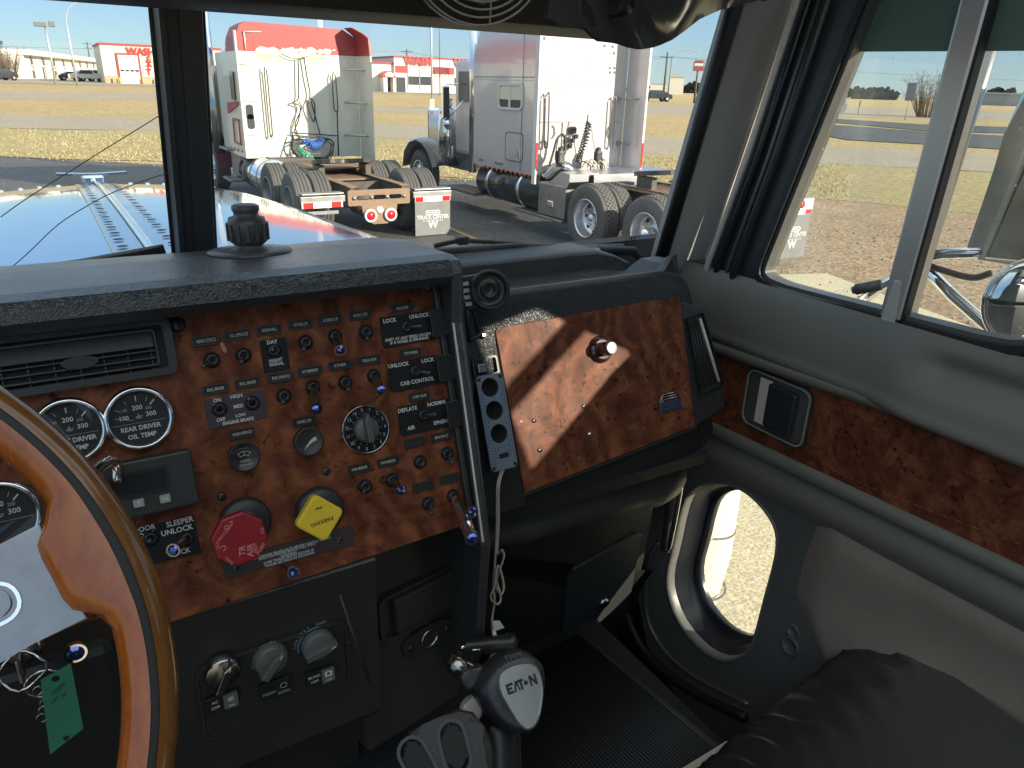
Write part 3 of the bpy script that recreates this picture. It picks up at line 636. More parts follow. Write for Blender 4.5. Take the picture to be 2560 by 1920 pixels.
q = PHc(1640, 510, .004); screw(HV, *q, r=.0035, m=BLKS)

# ---- ash tray and power socket, turned a little towards the driver
yaw = rad(11); AT = Fr((.18, .742, 1.77), (cos(yaw), sin(yaw), 0), (0, 0.08, 1)); PA = dsp(AT)
def PAc(x, y, h=0): return AT.uv(900+x*600/1778, 1360+y*600/1778, h)
mb = MB(); p_ = [AT.p(-.115, -.20, -.003), AT.p(.045, -.20, -.003), AT.p(.045, .11, -.003), AT.p(-.115, .11, -.003)]
mb.box((-.030, -.03, -.053), (.160, .34, .10), AT.m(), 0, .006); part(mb, 'socket_console', [BLK])
l, r = PAc(125, 500)[0], PAc(900, 200)[0]; tp = PAc(560, 200)[1]; bt_ = PAc(500, 560)[1]
cx, cy, W, H = (l+r)/2, (tp+bt_)/2, r-l, tp-bt_
mb = MB(); mb.plate(rrect(W, H, .014), [rrect(W-.012, H-.010, .009)[::-1]], -.002, .005, AT.m(cx, cy), 0); ash = part(mb, 'ashtray', [BLK])
mb = MB(); mb.prism(rrect(W-.034, H-.014, .006), -.004, .010, AT.m(cx+.004, cy), 0, .004); part(mb, 'ashtray_door', [BLK], parent=ash)
q = PAc(505, 690); mb = MB(); mb.prism(smoothpoly([(-.046, 0), (-.030, .019), (.030, .019), (.046, 0), (.030, -.019), (-.030, -.019)], 2), -.001, .003, AT.m(*q), 0, .001); sk = part(mb, 'power_socket', [BLKM])
mb = MB(); mb.lathe([(.0135, .002), (.0140, .005), (.0118, .0055), (.0112, -.0)], AT.m(*q), 32, 0, cap=False); part(mb, 'socket_ring', [CHRD], parent=sk)
for s_ in (-1, 1):
    mb = MB(); mb.lathe([(.0042, .003), (.0036, .0048), (.0001, .0052)], AT.m(q[0]+s_*.030, q[1]), 14); part(mb, 'bolt', [BLKS], parent=sk)
# ================================================================ steering wheel
tw = rad(32); WC = V((-.383, .412, 2.09)); WF = Fr(WC, (1, 0, 0), (0, sin(tw), cos(tw)))
def wood(name, c1, c2):
    m = mat(name, c1, .2, var=(30, .3, c2), coat=.45, scale=(1, 1, 1)); 
    nz = [n for n in m.node_tree.nodes if n.type == 'TEX_NOISE'][0]; nz.inputs['Scale'].default_value = 90; nz.inputs['Distortion'].default_value = .6
    [n for n in m.node_tree.nodes if n.type == 'MAPPING'][0].inputs['Scale'].default_value = (1, 1, .12); return m
WO = wood('orange_lacquered_wood', (.42, .115, .014), (.19, .042, .007)); WB = wood('brown_lacquered_wood', (.20, .085, .018), (.11, .042, .01))
Rw = .2255; N = 144; SP0 = 14.0
def grip(an):
    d_ = (an-SP0+180) % 360-180
    return max(0, 1-(abs(d_)/9.5)**5) if abs(d_) < 9.5 else 0
def rsec(u, g_):
    # one point of the rim section; u in degrees, 0 = outward, 90 = towards the driver
    rr = .0155*cos(rad(u)); ax = .0165*sin(rad(u))
    if rr < 0: rr *= 1+1.25*g_
    return rr, ax
def rimpart(u0, u1, k_, m, nm, K=14, bulge=1.0):
    mb = MB(); rings = []
    for i in range(N):
        an = 360*i/N; g_ = max(grip(an), grip(an-180), grip(an-256)); a = rad(an); ring = []
        for k in range(K+1):
            rr, ax = rsec(u0+(u1-u0)*k/K, g_); ring.append(WF.p((Rw+rr*k_)*cos(a), (Rw+rr*k_)*sin(a), ax*k_))
        rings.append(ring)
    rings.append(rings[0]); mb.loft(rings, 0, True, False, False); return part(mb, nm, [m], parent=SW)
mbh = MB(); mbh.lathe([(.001, -.01), (.055, -.01), (.060, .0), (.055, .02), (.02, .026), (.001, .026)], WF.m(0, 0, -.02), 40, 0); SW = part(mbh, 'steering_wheel', [BLK], 'Two-tone wooden steering wheel with brushed metal spokes')
rimpart(92, 265, 1.0, WO, 'front_rim', 20); rimpart(74, 92, .955, BLKM, 'black_rim_band', 4); rimpart(-95, 74, 1.0, WB, 'rear_rim', 20)
for an in (SP0, SP0+180, SP0+256):
    mb = MB(); M = WF.m() @ Matrix.Rotation(rad(an), 4, 'Z')
    o = [(.045, .040), (.10, .032), (.17, .029), (.198, .031), (.198, -.031), (.17, -.029), (.10, -.032), (.045, -.040)]
    h1 = rrect(.045, .020, .009, 5)
    mb.prism(o, -.002, .003, M, 0, .0012)
    for dx in (.150, .085): mb.plate([(x+dx, y) for x, y in rrect(.049, .024, .011, 5)], [[(x+dx, y) for x, y in h1][::-1]], .002, .0046, M, 1); mb.prism([(x*.9+dx, y*.8) for x, y in h1], .002, .0038, M, 0, .0008)
    part(mb, 'spoke', [SPOKE, CHR], parent=SW)
mb = MB(); mb.lathe([(.001, .03), (.045, .03), (.050, .024), (.052, .0)], WF.m(), 40, 0); part(mb, 'horn_button', [BLK], parent=SW)
# column and stalk
mb = MB(); mb.cyl(WF.p(0, 0, -.02), WF.p(0, .03, -.30), .045, 24); part(mb, 'steering_column', [BLK])
mb = MB(); a_ = P0(205, 1000, .05); mb.tube(catmull([WF.p(.02, -.05, -.06), WF.p(.10, .0, -.07), DP.px(215*D, 1010*D, .06), DP.px(255*D, 1040*D, .035)], 6), .0045, 10); part(mb, 'turn_signal_stalk', [CHR])
# ignition switch, keys and green tag
IG = Fr((0, .60, 1.85), (1, 0, 0), (0, .1, .99)); PI_ = dsp(IG)
c = PI_(45, 1400); mb = MB(); mb.lathe([(.016, -.03), (.016, 0), (.012, .003), (.001, .003)], IG.m(*c), 24); part(mb, 'ignition_switch', [CHRD])
pullknob(IG, *PI_(163, 1395), .012, .0085)
mb = MB(); mb.box((-.46, .665, 1.78), (.56, .05, .28), None, 0, .01); part(mb, 'lower_panel', [BLKS])
kt = thing('key_ring', IG.p(*c, .02), 'Key ring with a green plastic tag hanging from the ignition behind the steering wheel', 'keys')
k0 = IG.p(*c, .022)
mb = MB(); mb.tube([k0+V((.017*cos(t/20*2*pi), -.004*sin(t), .016*sin(t/20*2*pi)-.008)) for t in range(20)], .0011, 6, closed=True); mb.tube([k0+V((.011+.013*cos(t/16*2*pi), .002, -.028+.013*sin(t/16*2*pi))) for t in range(16)], .001, 6, closed=True); mb.build('split_ring', [CHR], kt)
mb = MB(); mb.box((0, 0, 0), (.004, .026, .024), Matrix.Translation(k0+V((0, .0, .0))), 0, .002); mb.box((0, .02, 0), (.002, .02, .008), Matrix.Translation(k0), 0); mb.build('key', [CHRD], kt)
mb = MB()
for k in range(5): mb.tube([k0+V((.006+.003*sin(k)+.0035*cos(t/10*2*pi), .003, -.034-.007*k+.0045*sin(t/10*2*pi))) for t in range(10)], .0009, 5, closed=True)
mb.build('chain', [CHRD], kt)
TGF = Fr(IG.p(0, 0, .026), (1, 0, 0), (0, .1, .99)); PT = dsp(TGF)
tg = [PT(78, 1462), PT(155, 1428), PT(178, 1570), PT(108, 1625)] 
tg = [PT(*p) for p in ((88, 1468), (153, 1432), (180, 1572), (108, 1628))]
mb = MB(); hole = PT(120, 1465); mb.plate(tg, [[(hole[0]+x, hole[1]+y) for x, y in ngon(.003, 10)][::-1]], 0, .0012, TGF.m(), 0)
h2 = PT(143, 1592); mb.prism([(h2[0]+x, h2[1]+y) for x, y in ngon(.0024, 10)], .0012, .0014, TGF.m(), 1)
for (x, y, w_, h_) in ((128, 1485, .016, .005), (140, 1497, .006, .004), (118, 1510, .010, .003)):
    q = PT(x, y); mb.prism(smoothpoly([(-w_/2, -.001), (0, -h_*.6), (w_/2, .0015), (w_*.3, h_*.5), (-w_*.4, h_*.3)], 2), .0013, .0015, TGF.m(*q, 0, rad(28)), 2)
mb.build('tag', [mat('green_tag', (.03, .22, .13), .5, var=(60, .3, (.02, .17, .10))), BLKM, mat('ink_smudge', (.015, .10, .07), .6)], kt)

# ================================================================ right part of the dashboard
mb = MB()
# front fascia, ridge, tray, back rim: profile along X from side frame to the door end
zr = 2.133
rp = [(.765, 1.845), (.8445, 2.0845), (.856, 2.116), (.862, 2.126), (.875, 2.131), (.888, 2.1285), (.905, 2.112), (.935, 2.098), (1.015, 2.096), (1.03, 2.104), (1.04, 2.126), (1.05, 2.130), (1.13, 2.130), (1.13, 1.80), (.80, 1.80)]
xs = [.2295, .60, .66, .70, .735, .775]
def rprof(x):
    # the right end drops and pulls back towards the door
    k = max(0, (x-.64)/.135); out = []
    for (y, z) in rp:
        zz = z-.055*k*k*(1 if z > 2.0 else 0); yy = y+.06*k*k*(1 if y < .95 else 0)
        if z > 2.09 and .89 < y < 1.03 and x > .66: zz = z+ (.02 if x > .7 else .0)
        out.append(V((x, yy, zz)))
    return out
mb.loft([rprof(x) for x in xs], 0, True)
part(mb, 'glove_box_housing', [LEA])
# flat end panel that carries the side vent
mb = MB(); pe = [GP.uv(x*D, y*D) for x, y in ((1455, 655), (1470, 650), (1521, 664), (1528, 690), (1566, 862), (1563, 882), (1500, 926), (1480, 930))]
mb.prism(pe, -.14, .001, GP.m(), 0, .004); part(mb, 'dash_end', [LEAD])
# glove box door: recessed black border and burl face
g = [GP.uv(1065*D, 710*D), GP.uv(1463*D, 640*D), GP.uv(1497*D, 920*D), GP.uv(1130*D, 1065*D)]
def grow(poly, d):
    cx = sum(p[0] for p in poly)/len(poly); cy = sum(p[1] for p in poly)/len(poly); return [(p[0]+math.copysign(d, p[0]-cx), p[1]+math.copysign(d, p[1]-cy)) for p in poly]
mb = MB(); gb = grow(g, .006); mb.prism(gb, -.004, .0025, GP.m(), 0, .001); part(mb, 'glove_box_gasket', [BLKM])
mb = MB(); gg = smoothpoly(grow(g, -.001), 0); mb.prism([(g[0][0]+.004, g[0][1])] + [(g[1][0]-.004, g[1][1]), (g[1][0], g[1][1]-.004)] + [g[2], g[3]] + [(g[0][0], g[0][1]-.004)], .002, .0055, GP.m(), 0, .001)
GL = part(mb, 'glove_box_door', [BURL], 'Burl veneer glove box door with lock knob')
PG = lambda x, y, h=0: GP.uv(1080+x*720/1810, 640+y*660/1659, h)
c = PG(1042, 590); mb = MB(); mb.lathe([(.021, .005), (.0205, .008), (.016, .011), (.0145, .013)], GP.m(c[0], c[1]), 40); mb.lathe([(.0105, .009), (.0105, .030), (.0095, .034), (.0001, .034)], GP.m(c[0], c[1]), 32)
kn = part(mb, 'lock_knob', [mat('dark_lock_plastic', (.035, .012, .012), .12, coat=1)], parent=GL)
mb = MB(); mb.lathe([(.0095, .032), (.0095, .0355), (.0085, .036), (.0001, .036)], GP.m(c[0], c[1]), 32); mb.lathe([(.006, .0362), (.0056, .0362)], GP.m(c[0], c[1]), 24, 1, cap=False)
mb.box((0, 0, .0361), (.0055, .0016, .0004), GP.m(c[0], c[1]), 1); mb.box((0, 0, .0361), (.0016, .005, .0004), GP.m(c[0], c[1]), 1); part(mb, 'lock_cylinder', [ALU, BLKM], parent=GL)
for (x, y) in ((940, 945), (628, 1035), (975, 1118), (664, 1218)):
    q = PG(x, y); mb = MB(); mb.lathe([(.0036, .005), (.0032, .0075), (.0001, .0082)], GP.m(*q), 14); part(mb, 'rivet', [CHR], parent=GL)
q = PG(548, 1040); mb = MB(); mb.lathe([(.0022, .005), (.0001, .0065)], GP.m(*q), 10); q = PG(1460, 298); mb.lathe([(.0018, .005), (.0001, .0062)], GP.m(*q), 10, 1); part(mb, 'rivet', [WHT, BLKM], parent=GL)
# chrome emblem: stylised long nose truck badge
q = PG(1480, 925); mb = MB(); k = .0295; M = GP.m(q[0], q[1], .0055)
mb.box((0, -.004, .001), (.044, .016, .002), M, 1, .0005)
mb.box((-.0225, -.004, .0015), (.0035, .022, .003), M, 0, .0006)
for j, (xa, xb, yy) in enumerate(((-.019, .018, .0135), (-.021, .020, .0095), (-.020, .022, .0055))):
    mb.tube([M @ V((xa, yy-.003, .0015)), M @ V((xa+.006, yy+.002, .002)), M @ V((xb-.006, yy+.002, .002)), M @ V((xb, yy-.003, .0015))], .0012, 6)
for j in range(2): mb.box((.002, -.001-.0055*j, .0022), (.034, .0014, .0008), M, 0)
mb.text('362', .009, M @ Matrix.Translation((.003, -.0045, .0023)), 0, .01); part(mb, 'emblem', [CHRD, mat('emblem_blue', (.03, .04, .09), .3)], parent=GL)
# black column left of the glove box
mb = MB(); q0 = GP.uv(1015*D, 720*D); q1 = GP.uv(1120*D, 1065*D); mb.box(((.230+g[3][0])/2+.0, -.17, .001), (g[3][0]-.230-.0, .17, .004), GP.m(), 0, .001); part(mb, 'glove_box_pillar', [BLKS])
# cubby behind the socket strip
mb = MB(); c_ = GP.uv(1045*D, 792*D); mb.plate(rrect(.040, .026, .002, 1), [rrect(.035, .021, .002, 1)[::-1]], 0, .006, GP.m(*c_), 0); mb.box((-.005, -.002, .002), (.012, .012, .006), GP.m(*c_), 1, .001); part(mb, 'blank_switch_cover', [BLK, CHRD])
# lower lip of the housing and the grab strap under it
mb = MB(); mb.loft([[V((x, .762, 1.846)), V((x, .768, 1.822)), V((x, .80, 1.80)), V((x, .92, 1.795)), V((x, .92, 1.85))] for x in (.23, .5, .70)], 0, False); part(mb, 'glove_box_lip', [LEAD])
UF = Fr((0, .79, 1.80), (1, 0, 0), (0, -.05, 1))
mb = MB(); mb.tube([UF.px(1385*D, 1030*D), UF.px(1405*D, 1005*D), UF.px(1420*D, 985*D), UF.px(1470*D, 968*D)], .007, 8, flat=(0, 0, 1)); part(mb, 'strap', [BLKM])
# right air vent, angled towards the seat
vp = [GP.uv(x*D, y*D, .004) for x, y in ((1486, 692), (1514, 680), (1559, 828), (1514, 850))]
mb = MB(); ov = grow(vp, .003); mb.plate(ov, [grow(vp, -.003)[::-1]], -.001, .007, GP.m(), 0); AV = part(mb, 'air_vent', [mat('vent_grey', (.05, .05, .05), .4)], 'Narrow upright air vent beside the passenger door')
mb = MB(); mb.prism(grow(vp, .0), .0005, .0015, GP.m()); part(mb, 'vent_duct', [BLKM], parent=AV)
for k in range(6):
    f = (k+.3)/6; t0 = V(vp[0]).lerp(V(vp[1]), f); t1 = V(vp[3]).lerp(V(vp[2]), f)
    mb = MB(); mb.tube([GP.p(t0.x, t0.y-.005, .004), GP.p(t1.x, t1.y+.005, .004)], .0012 if k < 5 else .0026, 6); part(mb, 'louvre', [BEAD if k == 5 else BLK], parent=AV)
# under-dash black side panels, heater box and access cover
KF = Fr((0, .885, 1.75), (1, 0, 0), (0, -.20, .50)); PK = dsp(KF)
kp_ = [(.10, .06), (.72, .06), PK(1412, 1090), PK(1392, 1200), PK(1368, 1300), PK(1366, 1380), PK(1384, 1450), (PK(1384, 1450)[0], -.56), (.10, -.56)]
mb = MB(); mb.prism(kp_, -.06, 0, KF.m()); part(mb, 'kick_panel', [mat('dark_kick_panel', (.026, .027, .026), .5, bump=(250, .3, .0006))])
mb = MB(); mb.tube(catmull([(.245, .83, 1.77), (.45, .84, 1.765), (.66, .86, 1.755), (.71, .88, 1.75)], 6), [.028]*4+[.036]*4+[.044]*4+[.052]*6+[.03], 14); part(mb, 'heater_duct', [mat('duct_grey', (.05, .052, .05), .4)])
kc = [PK(*p) for p in ((1222, 1250), (1236, 1226), (1372, 1148), (1384, 1150), (1358, 1290), (1350, 1400), (1212, 1372))]
mb = MB(); mb.prism(kc, 0, .006, KF.m(), 0, .002); kp = part(mb, 'access_cover', [mat('cover_grey', (.04, .043, .042), .45)])
q = PK(1300, 1297); mb = MB(); mb.lathe([(.016, .006), (.015, .012), (.011, .014), (.0001, .012)], KF.m(*q), 24); part(mb, 'latch', [CHRD], parent=kp)
# ================================================================ accessories on the dash (things of their own)
c = GP.uv(1050*D, 618*D, .05)
ff = thing('phone_mount', GP.p(*c, .02), 'Round black phone clamp with bracket sticking out between instrument panel and glove box', 'phone mount')
mb = MB(); F3 = fr2(GP.px(1056*D, 626*D, .035), (-.35, -1, .25)); mb.lathe([(.001, 0), (.023, 0), (.026, .003), (.027, .008), (.0245, .011), (.0225, .0095), (.0205, .0075), (.014, .0050), (.011, .0085), (.0085, .0090), (.0065, .006), (.001, .0058)], F3.m(), 40); mb.build('ring_head', [BLKS], ff)
mb = MB(); mb.box((-.018, 0, -.006), (.030, .046, .010), F3.m(0, 0, 0, rad(8)), 0, .002)
for k in range(4): mb.box((-.030, .013-.009*k, .0), (.008, .005, .004), F3.m(0, 0, 0, rad(8)), 1)
mb.build('clamp', [BLKS, mat('pale_pad', (.45, .46, .5), .5)], ff)
mb = MB(); a0_ = GP.px(1010*D, 650*D, .02); a1_ = GP.px(1010*D, 735*D, .006); a2_ = GP.px(1030*D, 728*D, .006); mb.tube([a0_, a1_], .0035, 8); mb.tube([GP.px(1022*D, 660*D, .02), GP.px(1032*D, 715*D, .008)], .002, 8); mb.tube([a1_, a2_, GP.px(1042*D, 712*D, .006)], .003, 8); mb.build('bracket', [BLKS], ff)
mb = MB(); q = GP.uv(1036*D, 719*D); mb.lathe([(.0055, .0), (.0055, .005), (.002, .0055), (.002, .012)], GP.m(q[0], q[1]-.004), 16); mb.build('bolt', [CHRD], ff)
# knurled antenna-style stud on the brow
KB = V((.030, .905, 2.2085)); kb = thing('phone_mount', KB, 'Grooved black screw collar on a flat round base, standing on top of the dashboard', 'phone mount')
K = fr2(KB, (0, .04, 1), (0, 1, 0)); mb = MB(); mb.lathe([(.001, 0), (.047, .0), (.048, .0012), (.030, .0035), (.016, .006), (.016, .010)], K.m(), 48); mb.build('base_disc', [mat('grey_disc', (.09, .085, .085), .4)], kb)
mb = MB(); mb.lathe([(.017, .009), (.0215, .013), (.0225, .032), (.020, .040), (.014, .042), (.014, .046), (.0155, .048), (.0155, .053), (.012, .055), (.001, .052)], K.m(), 36)
for k in range(14): mb.box((.0228, 0, .024), (.003, .0035, .020), K.m(0, 0, 0, 2*pi*k/14), 0, .0008)
mb.build('collar', [mat('grey_knob', (.075, .068, .066), .38)], kb)
# perforated three-socket strip with cord and plug
SP = thing('socket_strip', GP.px(1070*D, 900*D, .02), 'Blue-grey perforated strip with three round power sockets, standing beside the glove box door', 'power strip')
SF = Fr(GP.px(1070*D, 905*D, .022), (1, .0, 0), (-.075, .085*1.0, .21)); W2, H2 = .041, .165
def PS(x, y, h=0): return SF.uv(1080+x*720/1810, 640+y*660/1659, h)
top_ = PS(355, 745); bot_ = PS(455, 1340); cxs = (top_[0]+bot_[0])/2; cys = (top_[1]+bot_[1])/2; H2 = top_[1]-bot_[1]
sy = [PS(360, 825), PS(388, 970), PS(417, 1115)]
mb = MB(); holes = [[(x+p[0], y+p[1]) for p in ngon(.0125, 28)][::-1] for x, y in sy]
us = PS(448, 1255); holes.append([(us[0]+p[0], us[1]+p[1]) for p in rrect(.015, .0065, .001, 1)][::-1])
mb.plate([(cxs+p[0], cys+p[1]) for p in rrect(W2, H2, .005)], holes, -.001, .002, SF.m(), 0)
# dark dot pattern
for j in range(26):
    for s_ in (-1, 1):
        for t in (0, 1):
            x = cxs+s_*(W2/2-.0028-.0042*t); y = cys-H2/2+.006+j*(H2-.012)/25+(.003 if t else 0)
            if all((x-a)**2+(y-b)**2 > .0139**2 for a, b in sy): mb.lathe([(.0001, .0022), (.0009, .0022)], SF.m(x, y), 6, 1, False, False)
for j in range(4):
    for i in range(5):
        x = cxs-.010+.005*i; y = sy[2][1]-.019-.004*j
        mb.lathe([(.0001, .0022), (.0009, .0022)], SF.m(x, y), 6, 1, False, False)
mb.build('perforated_plate', [mat('blue_grey_metal', (.20, .25, .32), .4, .5, bump=(150, .2, .0005), var=(90, .25, (.30, .35, .42))), BLKM], SP)
mb = MB(); mb.box((cxs, cys, -.013), (W2-.002, H2-.002, .022), SF.m(), 0, .002)
mb.build('body', [BLK], SP) if False else None
for x, y in sy:
    mb = MB(); mb.lathe([(.0001, -.022), (.0105, -.022), (.0110, .0), (.0128, .0026), (.0132, .001)], SF.m(x, y), 28, 0, cap=False); mb.build('socket', [BLKM], SP)
mb = MB(); mb.box((us[0], us[1], -.004), (.0145, .006, .006), SF.m(), 0); mb.box((us[0], us[1]-.0008, .0006), (.010, .0016, .0024), SF.m(), 1); mb.build('usb_port', [BLKM, CHRD], SP)
mb = MB()
for dx, dy in ((-1, 1), (1, 1), (-1, -1), (1, -1)): mb.lathe([(.0026, .002), (.002, .004), (.0001, .0042)], SF.m(cxs+dx*(W2/2-.004), cys+dy*(H2/2-.0045)), 12)
mb.build('screws', [BLKS], SP)
cs = SF.p(cxs-.004, cys-H2/2, -.002)
CF = Fr((0, cs.y-.012, cs.z), (1, 0, 0), (0, .36, 1)); cp = lambda x, y, h=0: CF.px(x*D, y*D, h)
mb = MB()
p1 = catmull([cs, cp(1074, 1050), cp(1073, 1130), cp(1070, 1200), cp(1066, 1260), cp(1068, 1300), cp(1063, 1335), cp(1064, 1362)], 6); mb.tube(p1, .0016, 8)
p2 = catmull([cs+V((.004, 0, 0)), cp(1078, 1050), cp(1077, 1130), cp(1074, 1195), cp(1084, 1188, .01), cp(1088, 1205, .01), cp(1076, 1240, .005), cp(1072, 1270), cp(1084, 1283, .01), cp(1088, 1262, .01), cp(1076, 1222, .012), cp(1068, 1265, .012), cp(1060, 1292, .01), cp(1075, 1305, .01), cp(1082, 1290, .01), cp(1072, 1255, .008)], 6); mb.tube(p2, .0016, 8)
mb.build('cord', [mat('clear_cord', (.36, .33, .28), .25, .3)], SP)
PLG = CF.o+V((0, 0, 0)); a_ = cp(995, 1398, .02); b_ = cp(1108, 1388, .02); d = (b_-a_); L = d.length; PFm = fr2(a_, d).m()
mb = MB(); mb.lathe([(.0001, 0), (.0028, 0), (.003, .004)], PFm, 14, 1); mb.lathe([(.0075, .004), (.0088, .007), (.0088, L*.42), (.0105, L*.46), (.0108, L*.88), (.0125, L*.89), (.0125, L), (.011, L+.001)], PFm, 24, 0)
mb.lathe([(.0108, L+.0005), (.0001, L+.0012)], PFm, 24, 2, cap=False)
mb.tube([a_+d*.15+V((0, -.0095, .002)), a_+d*.25+V((0, -.0105, .002)), a_+d*.36+V((0, -.0095, .002))], .0012, 6, 1)
mb.build('lighter_plug', [BLKS, CHR, mat('plug_end', (.50, .45, .38), .35)], SP)
mb = MB(); t0 = cp(1064, 1350); mb.prism([(-.002, .006), (.010, .004), (.016, -.007), (.003, -.009)], 0, .0006, fr2(t0, (-.2, -1, .3)).m(), 0); mb.tube([cp(1066, 1362), cp(1070, 1378, .01)], .003, 8, 1); mb.build('cord_tag', [WHT, WHT], SP)
mb = MB(); pp = [cp(1070, 1412, .005), cp(1063, 1420, .005), cp(1058, 1432, .005), cp(1050, 1440, .005), cp(1043, 1445, .005)]
for p in catmull(pp, 3): mb.tube([p+V((0, 0, -.003)), p+V((.0, 0, .003))], .0032, 8)
mb.build('pink_cord_tie', [mat('pink_rubber', (.45, .20, .18), .5)], SP)

# ================================================================ passenger door
DOOR = MB()
# the door shell: upper frame ring and lower panel with porthole cut out
def pd(x, y, h=0): return DR.uv(x*D, y*D, h)
def pc(x, y, h=0): return DR.uv(1400+x*.4219, 1100+y*.4219, h)
wo = [(1640, 600), (1636, 578), (1643, 552), (1850, 40), (1868, 8)]
gl_out = [(-.872, .096), (-.877, .112), (-.873, .132), (-.771, .505), (-.755, .555), (-.725, .60), (-.67, .62), (.14, .62), (.17, .60), (.17, .26), (.14, .247), (-.33, .235), (-.37, .20), (-.395, .13), (-.415, .105), (-.46, .091), (-.60, .088), (-.80, .083), (-.85, .086)]  # rear lower edge raised out of view to shape the sun patch
door_out = [(-1.005, .06), (-.885, .50), (-.84, .66), (-.80, .70), (.22, .70), (.22, .06)]
mb = MB(); mb.plate(door_out, [gl_out[::-1]], -.05, .0, DR.m(), 0); DOORO = part(mb, 'passenger_door', [mat('door_frame_black', (.035, .036, .037), .45, bump=(200, .2, .0005)), RUB], 'Passenger door with side window, burl strip and oval porthole')
# bright inner run of the window channel
def inset(poly, d):
    n = len(poly); out = []
    for i in range(n):
        p = V(poly[i]); a = (p-V(poly[i-1])).normalized(); b = (V(poly[(i+1) % n])-p).normalized()
        nrm = V((-(a.y+b.y), a.x+b.x)); nrm = nrm.normalized() if nrm.length > 1e-6 else V((0, 0)); out.append(tuple(p+nrm*d))
    return out
sg = smoothpoly(gl_out, 1)
area = sum(sg[i][0]*sg[(i+1) % len(sg)][1]-sg[(i+1) % len(sg)][0]*sg[i][1] for i in range(len(sg)))
s_ = 1 if area > 0 else -1
for d0, d1, z0, z1, m, nm in ((-.006, .006, -.012, .006, RUB, 'window_gasket'), (.006, .013, -.03, -.002, GUN, 'window_channel')):
    mb = MB(); o = inset(sg, d0*s_); i_ = inset(sg, d1*s_); mb.plate(o, [i_[::-1]], z0, z1, DR.m(), 0); part(mb, nm, [m], parent=DOORO)
# fluted mouldings on the front upright of the door frame
for (x0, x1, z0, w_, m) in ((-.990, -.868, .010, .005, BEAD), (-.968, -.850, .006, .007, BLKS), (-.945, -.832, .004, .004, GUN), (-.925, -.815, .008, .008, BLK)):
    mb = MB(); mb.tube([DR.p(x0-.02, .0, z0-.06), DR.p(x0-.002, .080, z0-.006), DR.p(x0, .092, z0), DR.p(x0+(x1-x0)*.5, .30, z0), DR.p(x1, .56, z0)], w_, 8); part(mb, 'frame_moulding', [m], parent=DOORO)
# side window glass, tint band, divider bar
mb = MB(); gg = inset(sg, .011*s_); mb.prism(gg, -.024, -.0215, DR.m(), 0); part(mb, 'side_window', [glass_mat('dusty_glass', (.93, .95, .95), .10, True)], parent=DOORO)
tb = [(x, y) for x, y in [(-.775, .462), (-.74, .57), (-.68, .61), (-.06, .61), (-.06, .452)]]
mb = MB(); mb.prism(tb, -.0207, -.0195, DR.m(), 0); part(mb, 'tint_strip', [mat('green_tint_film', (.09, .15, .125), .3)], parent=DOORO)
mb = MB(); mb.prism([(-.315, .215), (-.05, .44), (.16, .50), (.16, .62), (-.34, .62), (-.34, .215)], -.019, -.016, DR.m(), 0); part(mb, 'rear_window_shade', [BLKM], parent=DOORO)  # sloped blocker added out of view, trims the sun on the glove box
dv = [(-.636, .055), (-.600, .055), (-.578, .62), (-.618, .62)]
mb = MB(); mb.prism(dv, -.035, .004, DR.m(), 0, .005); mb.prism([(-.633, .058), (-.603, .058), (-.610, .15), (-.622, .15)], .004, .007, DR.m(), 1, .002); mb.prism([(-.600, .07), (-.596, .07), (-.572, .62), (-.577, .62)], -.01, .006, DR.m(), 2); part(mb, 'vent_window_post', [mat('post_grey', (.55, .53, .51), .35, .7), GREYP, RUB], parent=DOORO)
mb = MB(); q = pd(1860, 630, .01); mb.cyl(DR.p(q[0]-.012, q[1]+.000, .006), DR.p(q[0]+.02, q[1]+.014, -.005), .0085, 16); mb.cyl(DR.p(q[0]-.016, q[1]-.002, .007), DR.p(q[0]-.012, q[1]+.000, .006), .006, 12); part(mb, 'vent_latch', [mat('latch_grey', (.10, .095, .095), .35)], parent=DOORO)
# lofted trim below the window: (b, bulge) profile, swept along the door
def doorloft(prof, a0, a1, m, nm, n=24, wob=0, lab=None, sub=True, fn=None):
    mb = MB(); rings = []
    for i in range(n+1):
        a = a0+(a1-a0)*i/n; rings.append([DR.p(a, b+(fn(a) if fn else 0), c+wob*sin(a*31+b*20)) for b, c in prof])
    mb.loft(rings, 0, True, False, False); o = part(mb, nm, m if isinstance(m, list) else [m], lab, parent=DOORO); return o
slope = lambda a: -.030*max(0, (-a-.35))/.6*0
A0, A1 = -1.05, .02
# the cap under the glass, with a hollow for the elbow
mb = MB(); rings = []
NA = 60
for i in range(NA+1):
    a = A0+(A1-A0)*i/NA; k = min(max((a+.62)/.10, 0), 1); k = k*k*(3-2*k); kd = min(max((a+.56)/.05, 0), 1); kd = kd*kd*(3-2*kd)
    e0_ = .084-(.0 if a > -.66 else 0); ring = []
    for j in range(17):
        t = j/16; b = .092-.122*t; cc = .004+.030*sin(t*pi*.5)**.7
        cc += .022*k*t; 
        dip = math.exp(-((t-.38)/.16)**2)*kd*.020; cc -= dip
        cc += .004*math.exp(-((t-.93)/.05)**2)
        ring.append(DR.p(a, b, cc))
    ring.append(DR.p(a, -.045, .020)); rings.append(ring)
mb.loft(rings, 0, True, False, False); part(mb, 'door_cap', [DOORU], parent=DOORO)
